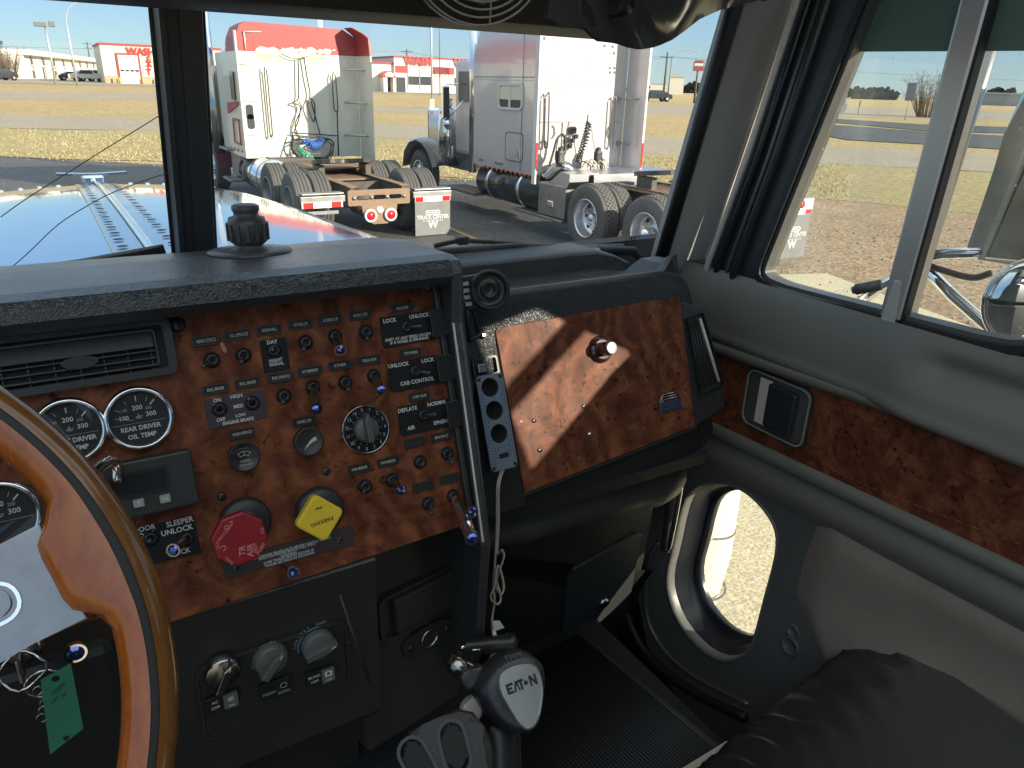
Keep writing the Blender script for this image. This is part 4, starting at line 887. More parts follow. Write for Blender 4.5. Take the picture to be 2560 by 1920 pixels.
# burl strip
wt = lambda a: -.070-(.0 if 1 else 0)
def strip(b0, b1, c0, c1, m, nm, seg=30, lab=None):
    mb = MB(); rings = []
    for i in range(seg+1):
        a = A0+(A1-A0)*i/seg; k = min(1, max(0, (-a-.35)/.6)); top = b0-.033*k; bo = b1-.035*k
        rings.append([DR.p(a, top, c0), DR.p(a, (top*2+bo)/3, c0*.6+c1*.4), DR.p(a, (top+2*bo)/3, c0*.3+c1*.7), DR.p(a, bo, c1)])
    mb.loft(rings, 0, True, False, False); return part(mb, nm, [m], lab, parent=DOORO)
# cap lower roll follows the same drop
def roll(b0, r, c, m, nm, drop=.034, n=30, sq=1.0):
    mb = MB(); rings = []
    for i in range(n+1):
        a = A0+(A1-A0)*i/n; k = min(1, max(0, (-a-.35)/.6)); rings.append([DR.p(a, b0-drop*k+r*sin(t), c+r*sq*cos(t)*(1)) for t in [rad(-100+20*j) for j in range(11)]])
    mb.loft(rings, 0, True, False, False); return part(mb, nm, [m], parent=DOORO)
roll(-.020, .012, .026, DOORU, 'cap_roll', .027); strip(-.022, -.185, .020, .020, BURLD, 'burl_strip', lab='Burl veneer strip along the door')
roll(-.192, .016, .014, DOORG, 'padded_roll', .022)
# padded vinyl under the strip and the charcoal panel with porthole
low_out = [(-.985, -.19), (.02, -.17), (.02, -.95), (-.74, -.95), (-.93, -.90), (-1.03, -.84), (-1.075, -.74), (-1.085, -.62), (-1.065, -.50), (-1.02, -.30)]
O1 = [pc(*p) for p in ((985, 250), (1090, 285), (1170, 345), (1240, 425), (1290, 510), (1303, 600), (1285, 720), (1225, 935), (1165, 1170), (1120, 1265), (1010, 1310), (900, 1275), (790, 1180), (700, 1050), (650, 900), (648, 780), (690, 620), (730, 420), (770, 310), (850, 252))]
mb = MB(); mb.plate(low_out, [O1[::-1]], -.006, .006, DR.m(), 0); part(mb, 'lower_door_panel', [DOORK], parent=DOORO)
mb = MB(); rings = []
for i in range(31):
    a = A0+(A1-A0)*i/30; k = min(1, max(0, (-a-.35)/.6)); rings.append([DR.p(a, -.205-.022*k-.075*t, .010+.016*sin(pi*min(1, t*1.02))) for t in [j/8 for j in range(9)]])
mb.loft(rings, 0, True, False, False); part(mb, 'padded_band', [DOORG], parent=DOORO)
mb = MB(); mb.box((-.53, -.06, -.03), (1.18, .30, .04), DR.m()); part(mb, 'door_shell', [DOORK], parent=DOORO)
mb = MB(); mb.plate([(-1.24, .05), (.22, .05), (.22, -1.03), (-1.24, -1.03)], [O1[::-1]], -.058, -.050, DR.m(), 0); part(mb, 'outer_skin', [BLKM], parent=DOORO)
# porthole tunnel, seal, glass
n = len(O1); cx_ = sum(p[0] for p in O1)/n; cy_ = sum(p[1] for p in O1)/n
def sc(poly, f, dx=0, dy=0): return [((x-cx_)*f+cx_+dx, (y-cy_)*f+cy_+dy) for x, y in poly]
O1s = smoothpoly(O1, 1)
def ringloft(mb, specs, mi=0):
    mb.loft([[DR.p(x, y, c) for x, y in sc(O1s, f, dx, dy)] for f, dx, dy, c in specs], mi, True, True, False)
mb = MB(); ringloft(mb, [(1.02, 0, 0, .006), (1.015, 0, 0, .010), (.99, 0, 0, .009), (.975, 0, 0, .002), (.975, 0, 0, -.014)]); P1 = part(mb, 'porthole_trim', [mat('porthole_ring', (.13, .13, .125), .42)], parent=DOORO)
mb = MB(); ringloft(mb, [(.975, 0, 0, -.012), (.955, 0, 0, -.020), (.93, 0, 0, -.04), (.88, .004, 0, -.058), (.84, .006, 0, -.060), (.83, .006, 0, -.066), (.83, .006, 0, -.075)]); part(mb, 'porthole_seal', [mat('seal_black', (.014, .016, .022), .3, bump=(40, .15, .002))], parent=DOORO)
mb = MB(); mb.prism(sc(O1s, .85, .006), -.070, -.068, DR.m(), 0); part(mb, 'porthole_glass', [glass_mat('porthole_glass', (.97, .97, .95), .02)], parent=DOORO)
# handle with bezel
hz = [(1628, 806), (1752, 840), (1762, 862), (1738, 945), (1722, 958), (1612, 915), (1604, 890), (1616, 822)]
ho = [pd(x, y, .022) for x, y in hz]
hcx = sum(p[0] for p in ho)/8; hcy = sum(p[1] for p in ho)/8
mb = MB(); W_, H_ = .142, .112; Mh = DR.m(hcx, hcy, .021)
mb.plate(rrect(W_, H_, .020, 5), [rrect(W_-.014, H_-.014, .016, 5)[::-1]], -.001, .004, Mh, 0); mb.plate(rrect(W_-.006, H_-.006, .018, 5), [rrect(W_-.011, H_-.011, .016, 5)[::-1]], .003, .0065, Mh, 1)
mb.prism(rrect(W_-.012, H_-.012, .016, 5), -.0005, .0008, Mh, 2); hb = part(mb, 'door_handle', [mat('bezel_black', (.04, .04, .038), .3), mat('bezel_bright', (.75, .73, .68), .3, .7), GUN], 'Recessed black inside door handle with chrome surround', parent=DOORO)
mb = MB(); mb.box((-.028, 0, .002), (.026, .086, .003), Mh, 1, .001); mb.box((.014, 0, .006), (.062, .084, .011), Mh, 0, .006); mb.box((-.004, 0, .0035), (.03, .078, .005), Mh, 0, .001); part(mb, 'pull_paddle', [mat('paddle_black', (.03, .031, .036), .12, coat=1), BEAD], parent=DOORO)
# stitched line
mb = MB(); st = [pc_ for pc_ in (pd(1800, 858, .021), pd(1775, 880, .021), pd(1765, 930, .021), pd(1752, 975, .021), pd(1790, 1008, .021), pd(1850, 1040, .021), pd(2000, 1100, .021), pd(2212, 1180, .021))]
pts = catmull([(x, y, 0) for x, y in st], 14)
for p, q in list(zip(pts, pts[1:]))[::2]: mb.tube([DR.p(p.x, p.y, .0203), DR.p(q.x, q.y, .0203)], .0006, 5)
part(mb, 'worn_stitching', [mat('worn_stitch', (.22, .12, .07), .6)], parent=DOORO)
# taupe soft panel with folds
tl = [pd(*p) for p in ((1785, 1105), (1770, 1150), (1735, 1240), (1722, 1290), (1770, 1360), (1822, 1398))]
mb = MB(); rows = []
for i in range(41):
    a = -.652+(.672)*i/40; row = []
    for j in range(25):
        t = j/24; b = -.252-t*.36; 
        # left edge slants
        aa = a-(.02*sin(t*pi)) + (.10*max(0, t-.55)/.45*(1-i/40))
        e_ = min(i/3, j/3, 1); c_ = .006+.016*e_*(1+.35*sin((b*16+aa*7))+.25*sin(b*29-aa*5+1))
        row.append(DR.p(aa, b, c_))
    rows.append(row)
mb.loft(rows, 0, True, False, False); part(mb, 'soft_panel', [DOORT], parent=DOORO)
# lens and pocket on the lower panel
q = pc(1385, 1180); mb = MB()
for dy, r_ in ((.022, .014), (-.012, .020)): mb.lathe([(r_, .006), (r_*1.0, .010), (r_*.8, .011), (r_*.75, .008), (.0001, .008)], DR.m(q[0], q[1]+dy), 24)
part(mb, 'door_buttons', [DOORK], parent=DOORO)
# rubber door seal and bright hinge-side strip, grab handle
hs = [pc(*p, -.0) for p in ((500, 470), (440, 700), (415, 900), (470, 1130), (600, 1320), (840, 1500), (1150, 1650))]
mb = MB(); mb.tube(catmull([DR.p(x-.01, y, .012) for x, y in hs], 6), .010, 8); part(mb, 'door_seal', [RUB], parent=DOORO)
mb = MB(); h3 = [pc(*p) for p in ((600, 600), (545, 700), (520, 900), (540, 1080), (640, 1250), (820, 1400), (1130, 1560))]
mb.tube(catmull([DR.p(x, y, .006) for x, y in h3], 6), .006, 8); part(mb, 'panel_edge', [GUN], parent=DOORO)
mb = MB(); ga = DR.px(1470*D, 998*D, .07); gb_ = DR.px(1437*D, 1190*D, .07)
mb.tube(catmull([DR.px(1455*D, 1004*D, .03), DR.px(1470*D, 996*D, .06), DR.px(1476*D, 1010*D, .07), DR.px(1464*D, 1090*D, .07), DR.px(1447*D, 1175*D, .07), DR.px(1440*D, 1190*D, .05), DR.px(1432*D, 1186*D, .03)], 6), .0055, 10); part(mb, 'grab_handle', [CHR], parent=DOORO)
mb = MB(); a_ = DR.px(1462*D, 1005*D, .045); b_ = DR.px(1437*D, 1180*D, .045); mb.tube([a_, b_], .011, 6); part(mb, 'hinge_cover', [mat('hinge_brown', (.05, .042, .04), .5)], parent=DOORO)

# ================================================================ windshield frame, pillars, header
mb = MB(); Yb, Yt = 1.135, 1.02
pb = V((0, 1.13, 2.13)); pt = V((0, .965, 2.60))
# centre post: black channel with grooves
f = pt-pb
def postring(c, w): return [c+V((x*w, y, 0)) for x, y in ((-1, 0), (-.86, -.018), (-.62, -.018), (-.58, -.013), (-.10, -.013), (-.06, -.019), (.86, -.019), (1, 0), (.9, .02), (-.9, .02))]
mb.loft([postring(pb, .0265), postring(pt, .0265)], 0, False); part(mb, 'windshield_centre_post', [mat('post_black', (.055, .055, .056), .4, bump=(150, .15, .0005)), RUB])
mb = MB()
for x in (-.027, .027): mb.tube([pb+V((x, .006, 0)), pt+V((x, .006, 0))], .004, 6)
part(mb, 'post_gasket', [RUB])
# A pillar
a0_, a1_ = V((.862, 1.085, 2.06)), V((.845, .93, 2.60))
bx0, bx1 = V((.93, 1.06, 2.03)), V((.915, .90, 2.60))
mb = MB(); mb.loft([[a0_, bx0, bx0+V((.02, .06, 0)), a0_+V((0, .05, 0))], [a1_, bx1, bx1+V((.02, .06, 0)), a1_+V((0, .05, 0))]], 0, False); part(mb, 'windshield_pillar', [GREYP])
mb = MB(); mb.tube([a0_+V((-.012, .012, -.02)), a1_+V((-.012, .012, 0))], .013, 10); mb.tube([a0_+V((-.012, .012, -.02)), V((.80, 1.11, 2.105)), V((.55, 1.135, 2.128)), V((.03, 1.14, 2.135))], .009, 10); part(mb, 'windshield_gasket', [RUB])
mb = MB(); mb.tube([bx0+V((.004, -.004, -.02)), bx1+V((.004, -.004, 0))], .006, 8); mb.tube([bx0+V((-.006, -.006, -.02)), bx1+V((-.006, -.006, 0))], .0035, 8, 0); part(mb, 'pillar_weatherstrip', [BEAD])
# black return between pillar and door frame
mb = MB(); mb.loft([[bx0+V((.004, 0, -.15)), bx0+V((.05, -.05, -.15)), bx0+V((.06, .05, -.15))], [bx1+V((.004, 0, 0)), bx1+V((.05, -.05, 0)), bx1+V((.06, .05, 0))]], 0, False); part(mb, 'door_jamb', [RUB])
# windshield glass, two flat panes
WG = glass_mat('windshield_glass', (.97, .98, .98), .06)
mb = MB(); mb.add([V((.02, 1.135, 2.11)), V((.87, 1.105, 2.05)), V((.87, .955, 2.62)), V((.02, .97, 2.62))], [(0, 1, 2, 3)]); WSR = part(mb, 'windshield_pane', [WG])
mb = MB(); mb.add([V((-1.05, 1.11, 2.09)), V((-.02, 1.135, 2.11)), V((-.02, .97, 2.62)), V((-1.05, .955, 2.62))], [(0, 1, 2, 3)]); WSL = part(mb, 'windshield_pane', [WG], 'Left windshield pane with two long cracks')
LW = Fr((0, 1.13, 2.13), (1, .02, 0), (0, -.165, .49))
def wl(x, y): return LW.px(x*.4339, y*.4339, .002)
mb = MB()
for cr in (((935, 655), (800, 740), (620, 850), (430, 970), (300, 1050), (130, 1160), (5, 1250)), ((970, 995), (820, 1045), (660, 1105), (530, 1170), (340, 1290), (180, 1440), (90, 1520), (0, 1582))):
    mb.tube(catmull([wl(*p) for p in cr], 6), .0006, 5)
part(mb, 'crack', [mat('crack_line', (.06, .07, .09), .3)], parent=WSL)
# small inspection print low on the right pane
RWp = Fr((0, 1.135, 2.12), (1, -.03, 0), (0, -.16, .50)); q = RWp.uv(960+1515*.4098, 1457*.4098)
mb = MB(); mb.plate([(x+q[0], y+q[1]) for x, y in rrect(.034, .010, .001, 1)], [[(x+q[0], y+q[1]) for x, y in rrect(.032, .008, .001, 1)][::-1]], .001, .0012, RWp.m(), 0); mb.text('ASI', .009, RWp.m(q[0], q[1], .0012) , 0, .02, sx=1.4); part(mb, 'glass_print', [BLKM], parent=WSR)
# header: overhead panel with hanging edge, roof
mb = MB()
mb.ext([(.90, 2.474), (.93, 2.464), (.96, 2.474), (.985, 2.62), (.95, 2.80), (.55, 2.86), (.55, 2.70), (.80, 2.60)], -1.05, .66, 0, True)
part(mb, 'overhead_header', [mat('header_black', (.045, .043, .038), .6, bump=(300, .5, .001), var=(60, .3, (.075, .068, .055)))])
mb = MB(); mb.box((-.05, .90, 2.87), (1.96, .52, .03)); mb.box((-.05, 1.03, 2.74), (1.96, .06, .26)); part(mb, 'roof', [mat('roof_liner', (.10, .10, .10), .7)])
mb = MB(); mb.box((.94, .47, 2.79), (.06, 1.16, .17)); mb.box((.94, -.50, 2.50), (.06, .50, 1.52)); mb.box((.94, -.02, 3.05), (.06, .46, .40)); mb.box((.40, -.76, 2.25), (1.14, .04, 2.05)); mb.box((.95, .20, 1.62), (.05, 1.72, .92)) if 0 else None; part(mb, 'side_wall', [mat('side_liner', (.10, .10, .10), .7)])  # rear bulkhead and raised wall pieces added unseen to keep sun off the dash
# smoked glossy sun visor at the right
VX = Fr((.6, .80, 2.5), (1, 0, 0), (0, .12, 1)); vq = lambda x, y: VX.uv(1280+x*680/2212, y*680/2212)
vpts = [vq(*p) for p in ((330, -500), (380, 120), (430, 205), (600, 225), (690, 330), (880, 345), (1000, 370), (1130, 382), (1260, 362), (1380, 305), (1480, 220), (1550, 150), (1680, 85), (1920, 25), (2150, -20), (2200, -500))]
top_ = VX.uv(1500, -150)[1]; mb = MB(); rows = []
M_ = 40; xs_ = [vpts[0][0]+(vpts[-1][0]-vpts[0][0])*i/M_ for i in range(M_+1)]
low_pts = vpts[1:-1]
def lowz(x):
    for (xa, ya), (xb, yb_) in zip(low_pts, low_pts[1:]):
        if xa <= x <= xb: return ya+(yb_-ya)*(x-xa)/(xb-xa)
    return low_pts[0][1] if x < low_pts[0][0] else low_pts[-1][1]
for off in (0, .005):
    rows = []
    for i, x in enumerate(xs_):
        row = []
        for j in range(13):
            t = j/12; z = lowz(x)+(top_-lowz(x))*t; c_ = .010*sin(x*30+t*2.2)+.028*math.exp(-((x-.10+t*.02)/.035)**2)+.012*t*sin(x*17+1); row.append(VX.p(x, z, c_-off-.01*(1-t)))
        rows.append(row)
    mb.loft(rows, 0, True, False, False)
part(mb, 'sun_visor', [mat('smoked_visor', (.21, .205, .185), .12, .7, coat=.6, var=(9, .25, (.12, .115, .10)))], 'Glossy smoked sun visor swung to the side')
q0_, q1_, q2_ = (VX.p(*vq(x, y), .05) for x, y in ((700, -60), (640, 180), (760, -20))); mb = MB(); mb.add([q0_, q1_, q1_+V((.006, 0, .004)), q2_+V((.02, 0, 0)), q0_+V((0, .02, 0)), q1_+V((0, .02, 0)), q1_+V((.006, .02, .004)), q2_+V((.02, .02, 0))], [(0, 1, 2, 3), (4, 5, 6, 7), (0, 1, 5, 4), (1, 2, 6, 5), (2, 3, 7, 6)]); q_ = vq(745, 95); mb.lathe([(.012, .02), (.011, .045), (.001, .047)], VX.m(*q_), 14); part(mb, 'visor_bracket', [BLKS])
# dash fan in a wire cage hanging from the header
FC = V((.293, .83, 2.548)); ft = thing('cab_fan', FC, 'Round wire cage fan hanging from the header above the windshield', 'fan'); FF = fr2(FC, (-.15, -1, -.12))
mb = MB()
for k in range(9):
    r_ = .018+.0083*k; z_ = .026*(1-(k/9)**2.2); mb.tube([FF.p(r_*cos(t), r_*sin(t), z_) for t in [2*pi*i/48 for i in range(48)]], .0013, 6, closed=True)
for k in range(4):
    an = k*pi/2+.2; mb.tube([FF.p(r_*cos(an), r_*sin(an), z_) for r_, z_ in [(.018+.0083*j, .026*(1-(j/9)**2.2)-.002) for j in range(9)]], .0012, 6)
mb.lathe([(.001, .026), (.018, .026), (.018, .022)], FF.m(), 24)
mb.build('wire_guard', [mat('fan_wire', (.50, .43, .32), .4, .2)], ft)
mb = MB(); mb.lathe([(.086, -.002), (.087, -.012), (.078, -.030), (.03, -.045), (.001, -.045)], FF.m(), 40); mb.build('housing', [BLK], ft)
mb = MB()
for k in range(4):
    an = k*pi/2; mb.add([FF.p(.015*cos(an), .015*sin(an), .006), FF.p(.062*cos(an-.3), .062*sin(an-.3), .010), FF.p(.066*cos(an+.25), .066*sin(an+.25), -.004), FF.p(.015*cos(an+.8), .015*sin(an+.8), -.002)], [(0, 1, 2, 3)])
mb.build('blades', [mat('fan_blade', (.22, .17, .10), .35)], ft)
mb = MB(); mb.cyl(FC+V((0, .03, .08)), FC+V((0, .06, .20)), .012, 12); mb.build('mount', [BLK], ft)

# ================================================================ floor, mat, shifter, seat
mb = MB(); mb.box((-.135, .35, 1.235), (1.79, 2.0, .03)); mb.box((.85, .35, .98), (.20, 2.0, .03)); mb.box((.752, .35, 1.10), (.02, 2.0, .25)); mb.box((.35, 1.19, 1.6), (1.1, .03, .8)); part(mb, 'cab_floor', [FLOORM])
mb = MB(); mb.box((-.05, 1.20, 1.66), (2.0, .04, .90)); part(mb, 'firewall', [BLKM])
# centre tunnel side and pedals hint
mb = MB(); mb.loft([[V((x0, .62, 1.25)), V((x1, .62, 1.25)), V((x1, .62, 1.30)), V((x0, .62, 1.33))] if 0 else [V((x0, y, 1.25)), V((x1, y, 1.25)), V((x1-.03, y, z)), V((x0+.03, y, z))] for y, z, x0, x1 in ((-.4, 1.36, .0, .30), (.5, 1.40, -.02, .30), (.9, 1.50, -.05, .32))], 0, False); part(mb, 'centre_tunnel', [FLOORM])
mb = MB()
for k in range(4): mb.box((.014*k-.225, .66, 1.42), (.006, .02, .14), None, 0, .002)
part(mb, 'accelerator_pedal', [CHRD])
FM = fr2((0, 0, 1.262), (0, 0, 1), (0, 1, 0)); mq = [hit(x*D, y*D, (0, 0, 1), 1.262) for x, y in ((1250, 1360), (1590, 1640), (1500, 1900), (900, 1900), (835, 1560))]
fl = thing('floor_mat', (.5, .8, 1.25), 'Black ribbed rubber floor mat on the passenger side floor', 'floor mat')
mb = MB(); mb.prism([(v.x, v.y) for v in mq], 1.252, 1.262, None, 0, .002); mb.build('mat_base', [RUB], fl)
mb = MB(); e0 = (mq[1]-mq[0]).normalized(); e1 = (mq[4]-mq[0]).normalized(); L1 = (mq[1]-mq[0]).length; 
nr = 72
nrm = V((-e0.y, e0.x, 0)); 
for k in range(nr):
    o_ = mq[0]+e1*(.014+k*.0068); st_ = o_+e0*.012; en = o_+e0*(L1*1.15-.012)
    if k*.0068 > (mq[4]-mq[0]).length-.03: break
    mb.tube([st_+V((0, 0, .0012)), en+V((0, 0, .0012))], .0022, 6)
mb.build('ribs', [mat('rib_rubber', (.022, .023, .026), .45)], fl)
mb = MB()
for k in range(46):
    o_ = mq[0]+e1*(.01+k*.0106)
    if k*.0106 > (mq[4]-mq[0]).length-.02: break
    if k > 18: mb.box((0, 0, 0), (.005, .03, .006), Matrix.Translation(o_+V((0, 0, .002))) @ Matrix.Rotation(math.atan2(e0.y, e0.x)-pi/2, 4, 'Z'), 0, .001)
mb.build('edge_teeth', [BLK], fl)
sp_ = hit(1560*D, 1615*D, (0, 0, 1), 1.27); scf = fr2(sp_, (0, 0, 1), (0, 1, 0))
# door sill scuff plate
a_ = hit(1480*D, 1655*D, (0, 0, 1), 1.275); b_ = hit(1570*D, 1600*D, (0, 0, 1), 1.275)
mb = MB(); d = b_-a_; sn = V((d.y, -d.x, 0)).normalized()
mb.add([a_-d*.3, b_, b_+sn*.07, a_-d*.3+sn*.07], [(0, 1, 2, 3)]); part(mb, 'scuff_plate', [BEAD])
mb = MB()
for k in range(22):
    c0 = a_-d*.3+sn*.075+d*(k*.052); mb.tube([c0, c0+sn*.035], .0022, 5)
part(mb, 'seat_rail_teeth', [CHRD])
# shifter
SH = V((.135, .452, 1.875)); shp = hit(1150*D, 1490*D, (0, 1, 0), .46)
SHF = fr2(hit(1128*D, 1478*D, (0, 1, 0), .44), (-.28, -.80, .60)); 
def PSH(x, y, h=0): return SHF.uv(900+x*600/1778, 1360+y*600/1778, h)
kn = [PSH(*p) for p in ((1180, 795), (1090, 815), (1010, 860), (940, 930), (890, 1010), (862, 1080), (870, 1140), (905, 1230), (960, 1310), (1040, 1370), (1130, 1420), (1230, 1430), (1290, 1400), (1330, 1330), (1352, 1200), (1365, 1080), (1372, 990), (1350, 890), (1300, 830), (1240, 802))]
cxk = sum(p[0] for p in kn)/len(kn); cyk = sum(p[1] for p in kn)/len(kn)
def skn(f, dx=0, dy=0): return [((x-cxk)*f+cxk+dx, (y-cyk)*f+cyk+dy) for x, y in smoothpoly(kn, 1)]
mb = MB(); mb.loft([[SHF.p(x, y, c) for x, y in skn(f, dx, dy)] for f, dx, dy, c in ((.5, -.008, -.012, -.062), (.75, -.006, -.008, -.058), (.93, -.003, -.004, -.045), (1.0, 0, 0, -.028), (1.0, 0, 0, -.014), (.97, .001, 0, -.006), (.90, .003, 0, .000), (.80, .005, 0, .003), (.6, .005, 0, .003))], 0, True); SK = part(mb, 'gear_shifter', [mat('shifter_leather', (.022, .022, .026), .34, bump=(300, .5, .0008))], 'Gear shifter with polished badge plate')
pp = [PSH(*p) for p in ((1255, 868), (1180, 872), (1100, 895), (1035, 935), (1013, 985), (1018, 1060), (1050, 1130), (1100, 1215), (1150, 1300), (1190, 1350), (1235, 1372), (1285, 1345), (1320, 1280), (1340, 1180), (1350, 1080), (1335, 980), (1310, 900))]
pcx = sum(p[0] for p in pp)/len(pp); pcy = sum(p[1] for p in pp)/len(pp)
pps = smoothpoly(pp, 1); mb = MB(); inn = [((x-pcx)*.95+pcx, (y-pcy)*.95+pcy) for x, y in pps]
mb.prism(inn, .002, .0052, SHF.m(), 0, .0004); mb.plate(pps, [inn[::-1]], .001, .0062, SHF.m(), 1)
part(mb, 'badge_plate', [mat('satin_gold_steel', (.60, .57, .48), .34, 1, var=(18, .3, (.42, .40, .34)), bump=(200, .1, .0003)), CHR], parent=SK)
tc = PSH(1195, 1030); ts = PSH(1080, 1075); te = PSH(1310, 985); ang = math.atan2(te[1]-ts[1], te[0]-ts[0]); wd = math.hypot(te[0]-ts[0], te[1]-ts[1])
mb = MB(); hh = wd*.30; Mt = SHF.m(tc[0], tc[1], .0054, ang)
u = wd/5.2
def blk(poly): mb.prism([(x*u-2.6*u, y*hh-hh/2) for x, y in poly], 0, .0003, Mt, 0)
blk([(0, 0), (1.0, 0), (1.0, .24), (.35, .24), (.35, .39), (.9, .39), (.9, .61), (.35, .61), (.35, .76), (1.15, .76), (1.15, 1), (0, 1)])
blk([(1.05, 0), (1.4, 0), (1.62, .62), (1.64, .62), (1.80, .38), (1.86, 0), (2.1, 0), (1.84, 1), (1.50, 1)])
blk([(1.9, .76), (2.85, .76), (2.85, 1), (1.9, 1)]); blk([(2.2, 0), (2.55, 0), (2.55, .76), (2.2, .76)])
mb.prism([(x+.55*u, y-.0) for x, y in ngon(hh*.22, 16)], 0, .0003, Mt, 0)
blk([(3.75, 0), (4.08, 0), (4.08, .55), (4.6, 0), (4.95, 0), (4.95, 1), (4.62, 1), (4.62, .45), (4.1, 1), (3.75, 1)])
part(mb, 'lettering', [BLKM], parent=SK)
mb = MB(); mb.text('TMM', .008, SHF.m(*PSH(1130, 835, .0), .0035, ang), 0, .01); part(mb, 'embossed_letters', [mat('emboss_grey', (.05, .05, .06), .4)], parent=SK)
# grey trigger and thumb lever
tr_ = [PSH(*p) for p in ((880, 1160), (830, 1195), (772, 1260), (790, 1330), (815, 1370), (860, 1350), (905, 1315), (940, 1330), (925, 1250))]
mb = MB(); mb.prism(smoothpoly(tr_, 1), -.045, -.024, SHF.m(), 0, .003, both=True); part(mb, 'trigger', [mat('trigger_grey', (.42, .40, .39), .5)], parent=SK)
sd = [PSH(*p) for p in ((750, 990), (880, 935), (960, 930), (900, 1030), (865, 1120), (800, 1110))]
mb = MB(); mb.prism(smoothpoly(sd, 1), -.05, -.02, SHF.m(), 0, .003, both=True); q = PSH(775, 925); mb.tube([SHF.p(q[0]-.004, q[1]-.006, -.04), SHF.p(q[0]+.003, q[1]+.004, -.035)], .012, 16, 1); part(mb, 'thumb_button', [BLK, CHRD], parent=SK)
# shifter console with two oval rockers
SB = fr2(hit(985*D, 1610*D, (0, 1, 0), .42), (-.30, -.62, .74)); 
def PSB(x, y, h=0): return SB.uv(900+x*600/1778, 1360+y*600/1778, h)
cb_ = [PSB(*p) for p in ((300, 1420), (520, 1310), (800, 1190), (960, 1400), (1010, 1560), (980, 1800), (900, 2100), (400, 2100))]
mb = MB(); mb.prism(smoothpoly(cb_, 1), -.05, 0, SB.m(), 0, .008); CN = part(mb, 'shifter_console', [mat('console_brown_black', (.020, .018, .017), .5, bump=(350, .4, .0006))])
for (x, y, ro, l_) in ((700, 1505, rad(105), .040), (440, 1640, rad(120), .044)):
    q = PSB(x, y); mb = MB(); mb.plate(rrect(l_+.006, .026, .0128, 6), [rrect(l_, .020, .0098, 6)[::-1]], -.001, .002, SB.m(q[0], q[1], 0, ro), 0); rk = part(mb, 'oval_rocker', [BLK], parent=CN)
    mb = MB(); mb.prism(rrect(l_-.002, .018, .0088, 6), -.001, .004, SB.m(q[0], q[1], 0, ro), 0, .003); part(mb, 'rocker_cap', [mat('gloss_black', (.008, .008, .009), .15, spec=.15)], parent=CN)
mb = MB(); mb.cyl(SHF.p(cxk-.01, cyk-.03, -.05), V((.13, .42, 1.40)), .022, 16); part(mb, 'shift_lever', [BLKS], parent=SK)
# passenger seat cushion: dark gathered edge
mb = MB(); rows = []
s0 = DR.px(1845*D, 1372*D, .05); s1 = DR.px(1470*D, 1700*D, .22)
sd0 = V((.885, .62, 1.50)); 
E0 = hit(1820*D, 1400*D, (1, 0, 0), .86); E1 = hit(1500*D, 1659*D, (1, 0, 0), .62)
Nn = 60; Mm = 30
for i in range(Nn+1):
    t = i/Nn; p = E0.lerp(E1, t*1.25-.08); row = []
    for j in range(Mm+1):
        s_ = j/Mm; q = p+V((-.10*s_*s_, -.62*s_, 0))+V((0, 0, .045*(1-(1-min(1, s_*4.5))**2)-.004))
        if s_ < .30: 
            wr = .003*sin(t*95+3*sin(t*23)+s_*18)*math.exp(-((s_-.10)/.09)**2)+.002*sin(t*57-s_*40)*math.exp(-((s_-.12)/.1)**2); q.z += wr; q.y += wr
        q.z += .03*sin(min(1, s_)*pi)*.9*(.5+.5*cos((t-.45)*3)); row.append(q)
    row = [p+V((0, .0, -.30))]+row; rows.append(row)
mb.loft(rows, 0, True, False, False); part(mb, 'passenger_seat', [leather_mat('seat_leather', (.034, .033, .031), .36, 90, .2)], 'Dark leather passenger seat cushion with gathered edge')
# ================================================================ our hood, cowl, wipers, mirrors outside
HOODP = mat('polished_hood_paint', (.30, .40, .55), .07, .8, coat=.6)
mb = MB(); rings = []
for i in range(31):
    t = i/30; y = 1.30+t*2.45; zc = 2.060-.045*t-.03*t**4*2.2; hw_ = .66-.16*t; ring = []
    for j in range(33):
        s_ = -1+2*j/32; x = hw_*s_; z = zc-.035*abs(s_)**2-.20*max(0, abs(s_)-.90)**1.5*18*.5; ring.append(V((x, y, z)))
    rings.append(ring)
# rolled nose
last = rings[-1]
for k in (1, 2, 3, 4): rings.append([v+V((0, .012*k, -.010*k*k)) for v in last])
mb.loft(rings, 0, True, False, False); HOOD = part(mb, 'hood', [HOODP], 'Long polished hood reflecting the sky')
def hoodz(x, y):
    t = (y-1.30)/2.45; s_ = x/(.66-.16*t); return 2.060-.045*t-.03*t**4*2.2-.035*s_*s_
mb = MB()
for sgn in (-1, 1):
    mb.loft([[V((sgn*x, y, hoodz(0, y)+.002+h)) for x, h in ((.012, .0), (.012, .003), (.070, .002), (.072, -.001))] for y in [1.32+.08*i for i in range(30)]], 0, False, False, False)
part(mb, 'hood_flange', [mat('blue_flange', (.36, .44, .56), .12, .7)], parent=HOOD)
mb = MB(); mb.tube([(0, 1.32+.08*i, hoodz(0, 1.32+.08*i)+.007) for i in range(30)], .010, 10); part(mb, 'hinge_strip', [CHR], parent=HOOD)
mb = MB()
for sgn in (-1, 1):
    for k in range(26): mb.lathe([(.0001, .0075), (.0115, .0075)], Matrix.Translation((sgn*.050, 1.40+k*.092, hoodz(0, 1.40+k*.092)+.0002)), 12, 0, False, False)
part(mb, 'slot_holes', [BLKM], parent=HOOD)
mb = MB()
for k in range(15):
    for x in (-.46+.066*k,):
        if abs(x) > .1: mb.lathe([(.010, .0), (.007, .006), (.0001, .007)], Matrix.Translation((x, 3.60, hoodz(x, 3.60)+.0)), 10)
part(mb, 'rivets', [CHR], parent=HOOD)
mb = MB(); zo = hoodz(0, 3.66)
mb.box((0, 3.66, zo+.018), (.085, .06, .045), None, 0, .01)
